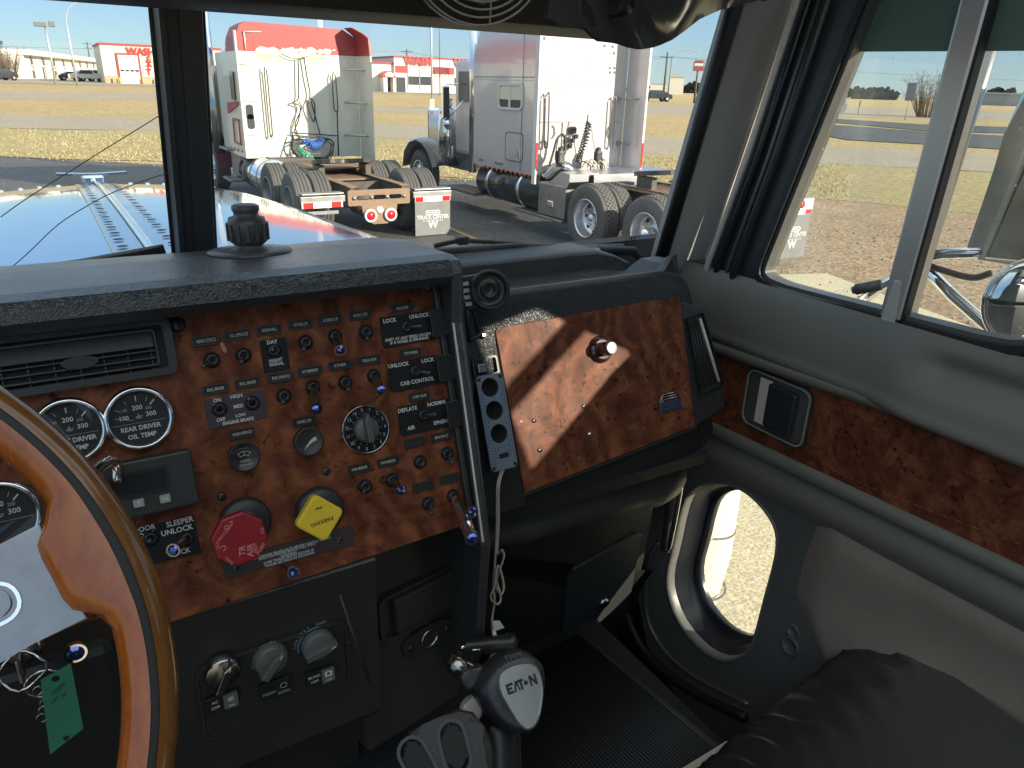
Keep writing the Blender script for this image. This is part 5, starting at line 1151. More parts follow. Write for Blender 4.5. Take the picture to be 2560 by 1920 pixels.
mb.loft([[V((x, 3.68+.02*abs(x), zo+.036+.02*abs(x)*2+h)) for h in (0, .010)] + [V((x, 3.64+.01*abs(x), zo+.036+.02*abs(x)*2+h)) for h in (.010, 0)] for x in (-.13, -.09, -.05, 0, .05, .09, .13)], 0, False)
part(mb, 'hood_ornament', [CHR], parent=HOOD)
mb = MB(); mb.box((-.0, 1.215, 2.045), (1.9, .15, .012), None, 0, .003); part(mb, 'cowl', [mat('cowl_cream', (.55, .53, .45), .35)])
# wipers
mb = MB(); w0 = LW.px(-20, 700, -.02); w1 = LW.px(412, 628, -.02)
mb.tube([LW.px(-60, 705, .01), LW.px(200, 668, .01), LW.px(412, 625, .01)], [.011, .0105, .0085], 8, flat=(0, 0, 1)); part(mb, 'wiper', [BLK])
def rw(x, y, h=-.03): return RWp.px(960+x*.4098, y*.4098, h)
mb = MB(); mb.tube([rw(330, 1530), rw(900, 1520), rw(1455, 1510)], [.006, .008, .008], 8); mb.tube([rw(310, 1500, -.05), rw(460, 1465, -.06), rw(640, 1475, -.06), rw(850, 1490, -.04)], .0045, 8); mb.box((0, 0, 0), (.022, .02, .016), Matrix.Translation(rw(475, 1465, -.06)), 0, .004); part(mb, 'wiper', [BLK])
# mirrors and brackets beyond the passenger door
MX = 1.22; MF = Fr((MX, 0, 2.0), (0, -1, 0), (0, 0, 1)); PM = lambda x, y, h=0: MF.px(x*D, y*D, h)
MP = thing('door_mirror', (MX, .75, 1.9), 'Chrome west coast mirror and round convex mirror on tube brackets outside the passenger window', 'mirror')
mb = MB(); mb.tube([PM(2152, 60), PM(2070, 320), PM(1995, 565)], .014, 10); mb.tube([PM(2135, 60, .02), PM(1988, 560, .02)], .006, 8); mb.build('bracket_post', [mat('post_bronze', (.42, .42, .40), .28, .8)], MP)
mb = MB(); mb.tube([PM(1985, 562), PM(2060, 640), PM(2215, 775), PM(2300, 850)], .0115, 12); mb.tube([PM(1990, 556), PM(2040, 548), PM(2130, 545)], .010, 12); mb.tube([PM(1990, 575), PM(1900, 620), PM(1850, 660)], .010, 10); mb.build('bracket_tube', [CHR], MP)
mb = MB(); mb.tube(catmull([PM(1995, 570, .01), PM(2040, 585, .01), PM(2100, 600, .01), PM(2140, 590, .01)], 5), .006, 8); mb.build('heater_wire', [BLK], MP)
C5 = lambda x, y, h=0: MF.uv(2260+x*.5425, y*.5425, h)
mb = MB(); o = [C5(*p) for p in ((575, 330), (460, 620), (268, 1165), (365, 1195), (700, 1230), (900, 330))]; mb.prism(o, -.05, .0, MF.m(), 0, .012); mh = mb.build('mirror_head', [mat('mirror_shell', (.62, .63, .62), .22, .9)], MP)
mb = MB(); mb.tube([MF.p(*C5(*p), .004) for p in ((640, 540), (362, 1192), (700, 1235))], .006, 8); mb.build('mirror_rim', [BEAD], mh)
mb = MB(); o2 = [C5(*p) for p in ((650, 560), (415, 1165), (700, 1205), (900, 560))]; mb.prism(o2, .001, .003, MF.m(), 0); mb.build('mirror_glass', [mat('mirror_glass', (.55, .53, .48), .2, .9)], mh)
mb = MB(); RM = fr2(MF.px(2230*D, 655*D, .0), (-.8, -.9, .12)); R = .075
mb.lathe([(.001, -.03), (R*.7, -.028), (R, -.008), (R+.004, 0), (R+.002, .003), (R-.002, .002)], RM.m(), 48); mb.build('round_shell', [CHR], MP)
mb = MB(); mb.lathe([(R-.002, .002)]+[((R-.002)*cos(rad(10*k)), .002+.018*sin(rad(10*k))) for k in range(1, 9)]+[(.0001, .020)], RM.m(), 48, 0); mb.build('convex_glass', [mat('convex_mirror', (.85, .88, .92), .02, 1)], MP)
# pale body side just outside the porthole: fairing with bands
mb = MB(); mb.tube([(1.20, 1.30, 1.95), (1.20, 1.29, 1.2), (1.21, 1.34, .85), (1.25, 1.5, .7)], .165, 28); 
part(mb, 'side_fairing', [mat('cream_fairing', (.60, .58, .50), .45)])
mb = MB()
for z_ in (1.72, 1.52, 1.30, 1.1): mb.tube([V((1.20+.168*cos(t), 1.295+.168*sin(t)-.0, z_-.05*cos(t))) for t in [2*pi*i/32 for i in range(32)]], .004, 6, closed=True)
part(mb, 'fairing_band', [CHRD])

mb = MB(); mb.tube([(1.20, .03, .7), (1.20, .03, 4.1)], .13, 28); mb.tube([(1.0, -.45, 2.445), (1.0, .0, 2.43), (1.10, .03, 2.43)], .017, 8); part(mb, 'exhaust_stack', [CHRD])  # unseen upright and bar, added to shade parts of the glove box door
# ================================================================ ground and setting
def g(x, y):
    t = min(max((math.hypot(x, y)-45)/65, 0), 1); return .9*t*t*(3-2*t)
def struct(mb, name, m, fix=False, **k): return mb.build(name, m if isinstance(m, list) else [m], None, fix=fix, kind='structure', **k)
def earth(name, c1, c2, c3, s1, s2, bump, rough=.95):
    m = mat(name, c1, rough, spec=.15); t = m.node_tree; N = t.nodes; L = t.links; b = N['Principled BSDF']; mp = N['Mapping']
    a = N.new('ShaderNodeTexNoise'); a.inputs['Scale'].default_value = s1; a.inputs['Detail'].default_value = 9; a.inputs['Roughness'].default_value = .72; L.new(mp.outputs[0], a.inputs[0])
    c = N.new('ShaderNodeTexNoise'); c.inputs['Scale'].default_value = s2; c.inputs['Detail'].default_value = 6; c.inputs['Roughness'].default_value = .8; L.new(mp.outputs[0], c.inputs[0])
    r = N.new('ShaderNodeValToRGB'); r.color_ramp.elements[0].position = .38; r.color_ramp.elements[1].position = .62; r.color_ramp.elements[0].color = (*c1, 1); r.color_ramp.elements[1].color = (*c2, 1); L.new(a.outputs[0], r.inputs[0])
    r2 = N.new('ShaderNodeValToRGB'); r2.color_ramp.elements[0].position = .42; r2.color_ramp.elements[1].position = .60; L.new(c.outputs[0], r2.inputs[0])
    mx = N.new('ShaderNodeMix'); mx.data_type = 'RGBA'; L.new(r2.outputs[0], mx.inputs[0]); mx.inputs[6].default_value = (*c3, 1); L.new(r.outputs[0], mx.inputs[7]); L.new(mx.outputs[2], b.inputs['Base Color'])
    bp = N.new('ShaderNodeBump'); bp.inputs['Distance'].default_value = bump; bp.inputs['Strength'].default_value = .8; L.new(c.outputs[0], bp.inputs['Height']); L.new(bp.outputs[0], b.inputs['Normal'])
    return m
GRASS = earth('dry_grass', (.55, .41, .22), (.43, .33, .17), (.33, .25, .13), .22, 3.2, .12)
GRASSG = earth('greenish_dry_grass', (.43, .355, .18), (.54, .415, .22), (.30, .25, .13), .3, 4.5, .10)
FIELD = earth('stubble_field', (.54, .40, .21), (.45, .34, .18), (.36, .27, .14), .05, .9, .1)
ROAD = earth('worn_asphalt', (.36, .30, .225), (.42, .35, .26), (.27, .235, .185), .25, 5, .01, .85)
LOT = earth('dark_lot_asphalt', (.11, .105, .10), (.15, .143, .135), (.07, .068, .066), .8, 9, .01, .6)
GRAV = earth('pale_gravel', (.60, .44, .285), (.42, .30, .195), (.22, .155, .10), 1.1, 14, .04)
CONC = earth('pale_concrete', (.80, .68, .46), (.68, .58, .40), (.36, .31, .22), 2.5, 55, .004)
def sheet(name, near, far, m, dz, nx=60, ny=14, jag=.0, kind=True, **k):
    # strip between two polylines (x,y), draped on the terrain
    def res(pl, n):
        L_ = [0]
        for a, b in zip(pl, pl[1:]): L_.append(L_[-1]+math.hypot(b[0]-a[0], b[1]-a[1]))
        out = []
        for i in range(n+1):
            s_ = L_[-1]*i/n; j = max(q for q in range(len(L_)) if L_[q] <= s_+1e-9); j = min(j, len(pl)-2)
            u = (s_-L_[j])/max(1e-9, L_[j+1]-L_[j]); out.append((pl[j][0]+(pl[j+1][0]-pl[j][0])*u, pl[j][1]+(pl[j+1][1]-pl[j][1])*u))
        return out
    a = res(near, nx); b = res(far, nx); mb = MB(); vs = []; fs = []
    for i in range(nx+1):
        for j in range(ny+1):
            t = j/ny; jg = jag*(random.random()-.5) if j in (0, ny) else 0
            x = a[i][0]+(b[i][0]-a[i][0])*t+jg; y = a[i][1]+(b[i][1]-a[i][1])*t+jg*1.5; vs.append((x, y, g(x, y)+dz))
    for i in range(nx):
        for j in range(ny):
            p = i*(ny+1)+j; fs.append((p, p+ny+1, p+ny+2, p+1))
    mb.add(vs, fs, 0, True)
    if kind: return struct(mb, name, m, **k)
    return mb
# base ground: radial sheet to the horizon
mb = MB(); vs = [(0, 0, 0)]; fs = []; RR = [3, 8, 15, 25, 35, 45, 52, 60, 68, 76, 85, 95, 105, 115, 140, 200, 350, 700, 1500, 4500]; NS = 96
for r_ in RR:
    for k in range(NS): an = 2*pi*k/NS; vs.append((r_*cos(an), r_*sin(an), g(r_, 0)))
for k in range(NS): fs.append((0, 1+k, 1+(k+1) % NS))
for i in range(len(RR)-1):
    for k in range(NS): a_ = 1+i*NS+k; b_ = 1+i*NS+(k+1) % NS; fs.append((a_, a_+NS, b_+NS, b_))
mb.add(vs, fs, 0, True); struct(mb, 'ground', FIELD)
T_ = lambda p, k: (p[0]+k*1.0, p[1]-k*.93)
lot_edge = [(-40, 62), (-1.3, 27.4), (2.75, 24.8), (16.6, 11.9), (19, 6), (40, -22)]
r1n = [(-45, 80), (-1.6, 40.7), (4.56, 38.7), (13.1, 33.5), (20.3, 23.9), (25.3, 18.3), (62, -20)]
r1f = [(-45, 92), (-1.9, 52.7), (5.8, 48.3), (17.6, 44.7), (28.5, 32.8), (34.2, 24.8), (75, -16)]
r2n = [(-70, 100), (-2.3, 71.6), (9, 72.2), (22.3, 57.3), (47.2, 54.5), (65.2, 47.8), (150, 0)]
r2f = [(-70, 112), (-2.5, 83), (10.7, 85), (24.9, 64), (61.5, 71.1), (97.6, 71.8), (200, 40)]
sheet('grass_verge', lot_edge, r1n, GRASSG, .02, jag=.25)
sheet('road', r1n, r1f, ROAD, .024, jag=.1)
sheet('grass_median', r1f, r2n, GRASS, .02, jag=.25)
sheet('frontage_road', r2n, r2f, ROAD, .024)
sheet('far_grass', r2f, [(-110, 150), (-3, 110), (14, 112), (45, 100), (80, 95), (120, 90), (230, 60)], GRASS, .02)
sheet('wash_apron', [(-110, 150), (-3, 112), (14, 113), (47, 101), (80, 99)], [(-110, 190), (0, 200), (30, 190), (95, 150), (110, 140)], ROAD, .028)
sheet('parking_lot', [(-25, -8), (1.0, -6), (3.5, -5)], [(-40, 61.8), (-1.3, 27.3), (12.3, 15.8)], LOT, .016, 20, 20, jag=.1)
sheet('gravel_lot', [(3.5, -5), (45, -28)], [(12.3, 15.8), (16.6, 11.8), (40, -22)], GRAV, .014, 20, 20, jag=.1)
sheet('concrete_pad', [(-.5, -4), (5.6, -6)], [(-.5, 10.0), (9.2, 6.6)], CONC, .022, 12, 12)
mb = MB()
for p, q in (((5.55, 10.4), (5.9, 16)),): 
    mb.add([V((p[0], p[1]-3, .024)), V((p[0]+.10, p[1]-3, .024)), V((q[0]+.10, q[1], .024)), V((q[0], q[1], .024))], [(0, 1, 2, 3)])
mb.build('parking_line', [mat('faded_yellow_paint', (.50, .33, .08), .8, var=(4, .35, (.16, .13, .07)))], None, fix=False, kind='structure')
mb = MB(); mb.add([V((1.2, .34, .026)), V((1.2, .36, .026)), V((4.5, .30, .026)), V((4.5, .28, .026))], [(0, 1, 2, 3)]); mb.build('slab_joint', [BLKM], None, fix=False, kind='structure')
# bands painted dark as shade on the grass beyond the road, and loose stones
SHBAND = mat('shade_band_dark', (.05, .06, .07), .6, spec=.1, var=(.6, .3, (.10, .105, .10)), bump=(6, .15, .02))
def pxg(x, y):   # pixel -> terrain point
    R_ = ray(x, y); t = 1.0
    while t < 900:
        p = CAM+R_*t
        if p.z <= g(p.x, p.y): return p
        t += .03 if t < 60 else .2
    return CAM+R_*900
for nm, pts in (('painted_shade_band', ((2040, 296), (2130, 301), (2300, 312), (2600, 322), (2600, 338), (2300, 328), (2130, 312), (2040, 305))), ('painted_shade_band', ((2028, 312), (2120, 316), (2300, 330), (2600, 346), (2600, 382), (2300, 362), (2120, 352), (2020, 333)))):
    mb = MB(); P_ = [pxg(*p) for p in pts]; mb.add([V((p.x, p.y, p.z+.06)) for p in P_], [tuple(range(8))], 0); mb.build(nm, [SHBAND], None, fix=False, kind='structure')
mb = MB(); random.seed(3)
for k in range(2600):
    if k % 2: x = random.uniform(4, 16); y = random.uniform(-2, 9)
    else: t = random.random(); x = 10.5+6.5*t+random.gauss(0, .35); y = 17.3-5.6*t+random.gauss(0, .35)
    if y > 16-1.0*(x-11.8): continue
    s_ = random.uniform(.008, .035); mb.add([(x+s_, y, .015), (x-.5*s_, y+.9*s_, .015), (x-.6*s_, y-.8*s_, .015), (x, y, .015+s_*.9)], [(0, 1, 3), (1, 2, 3), (2, 0, 3)], random.randint(0, 1))
mb.build('gravel_stones', [mat('stone_pale', (.45, .40, .32), .8), mat('stone_brown', (.22, .17, .12), .85)], None, fix=False, kind='stuff', label='Loose gravel stones scattered on the lot right of the truck', category='gravel')
# dry grass tufts along the near verge
mb = MB()
for k in range(26000):
    t = random.random()**.8; u = random.random()
    ax = -8+t*30; 
    # between lot edge and road
    e0_ = V((-1.3+18*t-6*(1-t)*0, 27.4-15.5*t)); e1_ = V((-1.6+27*t, 40.7-22.4*t)); p = e0_.lerp(e1_, u); x, y = p.x+random.gauss(0, .3), p.y+random.gauss(0, .3)
    h_ = random.uniform(.03, .09); a_ = random.uniform(0, 6.28); w_ = .012; z = g(x, y)+.018
    mb.add([(x-w_*cos(a_), y-w_*sin(a_), z), (x+w_*cos(a_), y+w_*sin(a_), z), (x+random.gauss(0, .05), y+random.gauss(0, .05), z+h_)], [(0, 1, 2)], random.choice((0, 0, 1, 2)))
mb.build('grass_blades', [mat('straw', (.50, .40, .22), .8), mat('straw_green', (.34, .31, .15), .8), mat('straw_dark', (.31, .24, .13), .8)], None, fix=False, kind='stuff', label='Short dry grass growing on the verge beyond the parked trucks', category='grass')

# ================================================================ far buildings
def vfr(pxl, Dl, pxr, Dr):
    def gp(px, d): R_ = ray(*px); R_ = V((R_.x, R_.y, 0)).normalized(); p = CAM+R_*d; return V((p.x, p.y, .9))
    a_, b_ = gp(pxl, Dl), gp(pxr, Dr); return Fr(a_, b_-a_, (0, 0, 1))
def c1(fr): return lambda x, y, h=0: fr.uv(x*.4339, y*.4339, h)
def c2(fr): return lambda x, y, h=0: fr.uv(480+x*.3858, y*.3858, h)
def c3(fr): return lambda x, y, h=0: fr.uv(960+x*.4098, y*.4098, h)
def c4(fr): return lambda x, y, h=0: fr.uv(1700+x*.5426, y*.5426, h)
CREAM = mat('cream_siding', (.66, .60, .46), .7, bump=(2.2, .6, .05, 'wave')); WALLW = mat('pale_stucco', (.70, .66, .56), .8, var=(.4, .3, (.62, .58, .50)))
ROOFW = mat('white_fascia', (.78, .77, .72), .6); WIN = mat('window_dark', (.05, .06, .07), .15); REDT = mat('red_sign_letters', (.55, .02, .02), .4); REDB = mat('dark_red_trim', (.30, .04, .04), .6); TAN = mat('tan_block', (.36, .29, .19), .8)
def bpart(mb, name, m, b): return mb.build(name, m if isinstance(m, list) else [m], b)
# two-storey motel
HF = vfr((56, 198), 170, (262, 199), 262); H1 = c1(HF)
hb = thing('motel_building', HF.o, 'Long two-storey cream motel with rows of small dark windows at the far left', 'building')
w0 = H1(128, 300)[0]; w1 = H1(640, 345)[0]; z0, z1 = -.5, H1(150, 318)[1]; zt = H1(128, 285)[1]
mb = MB(); mb.box(((w0+w1)/2, (z0+z1)/2, -6), (w1-w0, z1-z0, 12), HF.m()); bpart(mb, 'wall', WALLW, hb)
mb = MB(); mb.box(((w0+w1)/2, (z1+zt)/2, -5.4), (w1-w0+.6, zt-z1, 13.2), HF.m(), 0, .1); bpart(mb, 'roof_fascia', ROOFW, hb)
mb = MB(); mb.box((w0-7, (z0+z1)/2-.2, -9), (14, z1-z0, 14), HF.m()); mb.box((w0-7, (z1+zt)/2-.2, -9), (14.4, zt-z1, 14.4), HF.m(), 1, .1); bpart(mb, 'end_wing', [WALLW, ROOFW], hb)
nw = 11
for i in range(nw):
    a = w0+(w1-w0)*(i+.55)/nw*1.0
    for rr_ in (.78, .26):
        if rr_ < .5 and i == 1: continue
        mb = MB(); mb.box((a, z0+(z1-z0)*rr_+.15, .05), (1.3, 1.35, .16), HF.m()); mb.box((a+.3, z0+(z1-z0)*rr_-.95, .05), (1.5, .45, .2), HF.m(), 1); bpart(mb, 'window', [WIN, TAN], hb)
mb = MB(); a = w0+(w1-w0)*(1.5)/nw; mb.box((a, z0+1.5, .08), (2.6, 2.4, .2), HF.m(), 0); mb.box((a-.6, z0+1.5, .12), (.12, 2.4, .22), HF.m(), 1); mb.box((a+.6, z0+1.5, .12), (.12, 2.4, .22), HF.m(), 1); bpart(mb, 'entrance_door', [WIN, ROOFW], hb)
mb = MB()
for k in range(3): mb.box((w0-1.6+k*.8, zt+1.0, -3), (.55, .6, .3), HF.m()); mb.cyl(HF.p(w0-1.6+k*.8, zt, -3), HF.p(w0-1.6+k*.8, zt+.9, -3), .06, 6)
bpart(mb, 'roof_floodlight', WIN, hb)
# truck wash shed with exit door
WF1 = vfr((245, 208), 139, (540, 213), 141); W1 = c1(WF1)
wb = thing('wash_building', WF1.o, 'Cream metal truck wash shed with a tall white garage door and red EXIT letters', 'building')
x0, x1 = W1(572, 255)[0], W1(1270, 300)[0]; zt = W1(600, 256)[1]
mb = MB(); mb.box(((x0+x1)/2, (zt-.6)/2, -8), (x1-x0, zt+.6, 16), WF1.m()); bpart(mb, 'wall', CREAM, wb)
mb = MB(); mb.box(((x0+x1)/2, zt+.1, -8), (x1-x0+.3, .3, 16.3), WF1.m()); bpart(mb, 'roof_trim', REDB, wb)
mb = MB(); mb.box(((x0+x1)/2, .35, .05), (x1-x0+.02, 1.5, .14), WF1.m()); bpart(mb, 'block_base', TAN, wb)
d0, d1, dt = W1(678, 330), W1(812, 470), W1(740, 318)[1]
mb = MB(); mb.box(((d0[0]+d1[0])/2, dt/2-.2, .12), (d1[0]-d0[0], dt+.4, .12), WF1.m(), 0)
for k in range(5): mb.box(((d0[0]+d1[0])/2, dt*(k+1)/6, .19), (d1[0]-d0[0], .03, .02), WF1.m(), 1)
for k in range(4): mb.box((d0[0]+(d1[0]-d0[0])*(k+.5)/4, dt*.46, .19), (.55, .28, .03), WF1.m(), 2)
bpart(mb, 'garage_door', [ROOFW, TAN, WIN], wb)
mb = MB(); w_ = .28
mb.box(((d0[0]+d1[0])/2, dt+.14, .18), (d1[0]-d0[0]+.6, w_, .1), WF1.m()); mb.box((d0[0]-.14, dt/2, .18), (w_, dt, .1), WF1.m()); mb.box((d1[0]+.14, dt/2, .18), (w_, dt, .1), WF1.m()); bpart(mb, 'door_frame', REDB, wb)
mb = MB(); q0, q1 = W1(765, 297), W1(975, 297); mb.text('WASHOUT', 1.45, WF1.m((q0[0]+q1[0])/2, q0[1], .25), 0, .04, space=.95)
for i, ch in enumerate('EXIT'): q = W1(857, 345+24*i); mb.text(ch, 1.25, WF1.m(q[0], q[1], .18), 0, .03)
bpart(mb, 'sign_letters', REDT, wb)
mb = MB()
for x in (662, 690, 822, 898): q = W1(x, 465); mb.cyl(WF1.p(q[0], -.3, .8), WF1.p(q[0], .9, .8), .12, 10)
bpart(mb, 'bollard', mat('yellow_bollard', (.6, .42, .05), .6), wb)
# wash office with red WASH signs
WF2 = vfr((925, 228), 126, (1300, 236), 136); W2_ = c2(WF2); W3_ = c3(WF2)
wb = thing('wash_building', WF2.o, 'White truck wash building with big red WASH letters and a red arched awning', 'building')
xa, xb, xc = W2_(1110, 420)[0], W2_(1302, 375)[0], W3_(640, 345)[0]; zl, zh = W2_(1200, 412)[1], W2_(1320, 372)[1]
mb = MB(); mb.box(((xa+xb)/2, zl/2-.4, -6), (xb-xa, zl+.8, 12), WF2.m()); mb.box(((xb+xc)/2, zh/2-.4, -7), (xc-xb, zh+.8, 15), WF2.m()); bpart(mb, 'wall', WALLW, wb)
mb = MB(); mb.box(((xa+xb)/2, zl+.1, -6), (xb-xa+.2, .28, 12.2), WF2.m()); mb.box(((xb+xc)/2, zh+.1, -7), (xc-xb+.2, .22, 15.2), WF2.m())
for (x0_, x1_) in ((W2_(1312, 447), W2_(1390, 447)), (W2_(1556, 455), W2_(1660, 455)), (W3_(295, 430), W3_(420, 430))): mb.box(((x0_[0]+x1_[0])/2, x0_[1], .55), (x1_[0]-x0_[0], 1.0, .1), WF2.m())
bpart(mb, 'red_trim', REDB, wb)
mb = MB(); mb.text('WASH', 1.55, WF2.m(*W2_(1458, 399), .8), 0, .06); mb.text('WASH', 1.55, WF2.m(*W3_(497, 388), .8), 0, .06); bpart(mb, 'sign_letters', REDT, wb)
mb = MB(); mb.text('OUT', 1.35, WF2.m(*W2_(1617, 484), .56), 0, .02); bpart(mb, 'faded_letters', mat('faded_red', (.75, .30, .26), .6), wb)
q0, q1 = W2_(1212, 500), W2_(1292, 500); qc = (q0[0]+q1[0])/2; rw_ = (q1[0]-q0[0])/2
mb = MB(); mb.prism([(qc+rw_*cos(rad(a)), q0[1]+rw_*.95*sin(rad(a))) for a in range(0, 181, 12)], .0, 2.2, WF2.m()); aw = bpart(mb, 'arched_awning', REDT, wb)
mb = MB(); 
for k in range(4): a = rad(40+33*k); mb.lathe([(.0001, 2.23), (.22, 2.23)], WF2.m(qc+rw_*.68*cos(a), q0[1]+rw_*.62*sin(a)), 8, 0, False, False)
mb.box((qc, q0[1]+.35, 2.23), (rw_*1.3, .42, .02), WF2.m()); mb.build('awning_marks', [ROOFW], aw)
mb = MB(); mb.box((q0[0]+.35, q0[1]/2, 1.1), (.6, q0[1], 2.0), WF2.m()); mb.box((q1[0]-.2, q0[1]/2, 1.1), (.4, q0[1], 2.0), WF2.m()); bpart(mb, 'porch_pier', WALLW, wb)
for p_, w_, h_ in ((W2_(1253, 550), 1.6, 4.2), (W2_(1347, 550), 1.5, 3.6), (W2_(1430, 522), 2.0, 2.0), (W2_(1505, 524), 2.0, 2.0), (W3_(457, 500), 2.0, 2.0)):
    mb = MB(); mb.box((p_[0], p_[1], .5), (w_, h_*.62, .12), WF2.m(), 0); bpart(mb, 'window' if h_ < 3 else 'door', WIN, wb)
mb = MB(); 
for x in (1390, 1467): q = W2_(x, 500); mb.box((q[0], zh/2, .53), (.14, zh-1, .1), WF2.m())
bpart(mb, 'downpipe', TAN, wb)
# far white sheds near the horizon
for (p0_, p1_, d_, h_, lab) in (((1625, 226), (1665, 228), 420, 4.5, 'Low white shed on the horizon behind the right edge of the silver truck'), ((1672, 226), (1708, 227), 330, 6.5, 'Tall white shed on the horizon, left of the pole sign'), ((1765, 230), (1790, 231), 420, 5, 'Small white shed on the horizon, right of the pole sign'), ((2450, 246), (2640, 250), 300, 3.6, 'Long low grey-roofed farm building at the far right horizon')):
    fr = vfr(p0_, d_, p1_, d_); b = thing('shed', fr.o, lab, 'shed'); L_ = fr.uv(*p1_)[0]
    mb = MB(); mb.box((L_/2, h_/2-.5, -6), (L_, h_+1, 12), fr.m()); bpart(mb, 'wall', WALLW if 'grey' not in lab else mat('far_grey_wall', (.30, .31, .32), .8), b)
    mb = MB(); mb.prism([(-.4, h_), (L_+.4, h_), (L_*.5, h_+1.6)], -12.2, .2, fr.m()) if h_ > 6 else mb.box((L_/2, h_+.15, -6), (L_+.6, .4, 12.6), fr.m()); bpart(mb, 'roof', mat('far_roof', (.42, .44, .46), .6) if 'far_roof' not in bpy.data.materials else bpy.data.materials['far_roof'], b)
# ================================================================ poles, signs, wires
POLE = mat('galvanised_pole', (.50, .51, .52), .45, .6); WOODP = mat('utility_wood', (.10, .075, .055), .9); SHDARK = mat('sign_back', (.14, .14, .14), .5)
def gpole(px, d, htpx, name, lab, cat, r_, m, top=None, grp=None):
    R_ = ray(*px); R_ = V((R_.x, R_.y, 0)).normalized(); p = CAM+R_*d; p.z = g(p.x, p.y); t = thing(name, p, lab, cat, grp)
    fr = fr2(p, -R_); zt = fr.uv(*htpx)[1]; mb = MB(); mb.tube([p, p+V((0, 0, zt))], [r_, r_*.65], 10); mb.build('pole', [m], t); return t, fr, zt
t, fr, zt = gpole((140, 211), 112, (108, 66), 'street_lamp', 'Grey light pole with two lamp heads in front of the motel', 'street lamp', .16, POLE)
mb = MB(); mb.box((-.5, zt+.2, 0), (1.3, .5, .7), fr.m(0, 0, 0, .0), 0, .05); mb.box((.7, zt+.3, 0), (.7, .6, .6), fr.m(), 0, .05); mb.build('lamp_head', [SHDARK], t)
t, fr, zt = gpole((194, 216), 103, (163, 44), 'street_lamp', 'Tall slim street lamp with a curved arm, right of the motel light pole', 'street lamp', .13, POLE)
mb = MB(); mb.tube(catmull([fr.p(0, zt-.2), fr.p(.5, zt+1.0), fr.p(1.6, zt+1.7), fr.p(2.5, zt+1.9)], 5), .06, 8); mb.build('curved_arm', [POLE], t); mb = MB(); mb.box((2.8, zt+1.9, 0), (.8, .16, .4), fr.m(), 0, .05); mb.build('lamp_head', [POLE], t)
t, fr, zt = gpole((1080, 266), 70, (1070, -60), 'light_pole', 'Pale square light pole standing between the two parked trucks', 'light pole', .10, POLE)
mb = MB(); mb.box((0, .35, 0), (.42, .9, .42), fr.m(), 0, .03); mb.build('pole_base', [mat('concrete_base', (.55, .52, .45), .8)], t)
t, fr, zt = gpole((1100, 232), 112, (1097, -30), 'light_pole', 'Thin dark pole right of the pale light pole', 'light pole', .09, SHDARK)
t, fr, zt = gpole((1658, 243), 150, (1674, 131), 'utility_pole', 'Dark wooden utility pole right of the silver truck', 'utility pole', .22, WOODP)
mb = MB(); mb.box((0, zt-.8, 0), (2.4, .15, .15), fr.m(), 0); mb.build('crossarm', [WOODP], t); UP = fr.p(0, zt-.7)
t, fr, zt = gpole((1671, 228), 165, (1679, 143), 'street_lamp', 'Street lamp with a long arm behind the wooden utility pole', 'street lamp', .14, SHDARK)
mb = MB(); mb.tube(catmull([fr.p(0, zt-.1), fr.p(1.0, zt+.9), fr.p(3.0, zt+1.3), fr.p(4.3, zt+1.2)], 5), .07, 8); mb.build('curved_arm', [POLE], t); mb = MB(); mb.box((4.6, zt+1.15, 0), (1.0, .18, .4), fr.m(), 0, .05); mb.build('lamp_head', [POLE], t)
for (b_, tp_, d_, lab) in (((516, 134), (504, 105), 230, 'Small utility pole with crossarms behind the motel roof') if 0 else ((222, 134), (220, 105), 330, 'Small utility pole with crossarms behind the motel roof'), ((1017, 145), (1016, 123), 210, 'Small utility pole behind the wash building roof')):
    R_ = ray(*b_); R_ = V((R_.x, R_.y, 0)).normalized(); p = CAM+R_*d_; p.z = .9; t = thing('utility_pole', p, lab, 'utility pole'); fr = fr2(p, -R_); zt = fr.uv(*tp_)[1]
    mb = MB(); mb.tube([p, p+V((0, 0, zt))], .2, 8); mb.build('pole', [WOODP], t); mb = MB(); mb.box((0, zt-.6, 0), (3, .2, .2), fr.m()); mb.box((0, zt-2, 0), (2.4, .2, .2), fr.m()); mb.build('crossarm', [WOODP], t)
    if d_ == 210: UP2 = fr.p(0, zt-.5)
mb = MB()
for k in (-1, 1):
    a_ = UP2+V((k, 0, 0)); b_ = UP+V((k, -k, 0)); mb.tube([a_.lerp(b_, i/12)-V((0, 0, 2.2*(1-(2*i/12-1)**2))) for i in range(13)], .02, 4)
    c_ = b_+V((170, -60, 1)); mb.tube([b_.lerp(c_, i/12)-V((0, 0, 2.2*(1-(2*i/12-1)**2))) for i in range(13)], .02, 4)
    e_ = a_+V((-190, 130, 1)); mb.tube([a_.lerp(e_, i/12)-V((0, 0, 2.2*(1-(2*i/12-1)**2))) for i in range(13)], .02, 4)
mb.build('power_lines', [SHDARK], None, label='Thin power lines strung between the utility poles', category='power line')
t, fr, zt = gpole((1735, 258), 109, (1746, 172), 'pole_sign', 'Tall pole sign with a rounded red and grey board', 'sign', .16, WOODP)
s0_ = fr.uv(1732, 173); s1_ = fr.uv(1763, 150); W_ = s1_[0]-s0_[0]; H_ = s1_[1]-s0_[1]; cxx = (s0_[0]+s1_[0])/2
mb = MB(); mb.prism([(cxx-W_/2, s0_[1]-.2), (cxx+W_/2, s0_[1]-.2), (cxx+W_/2, s0_[1]+H_*.75), (cxx+W_*.3, s0_[1]+H_), (cxx-W_*.3, s0_[1]+H_), (cxx-W_/2, s0_[1]+H_*.75)], -.2, .2, fr.m(), 0); bd = mb.build('sign_board', [mat('sign_grey', (.30, .29, .30), .5)], t)
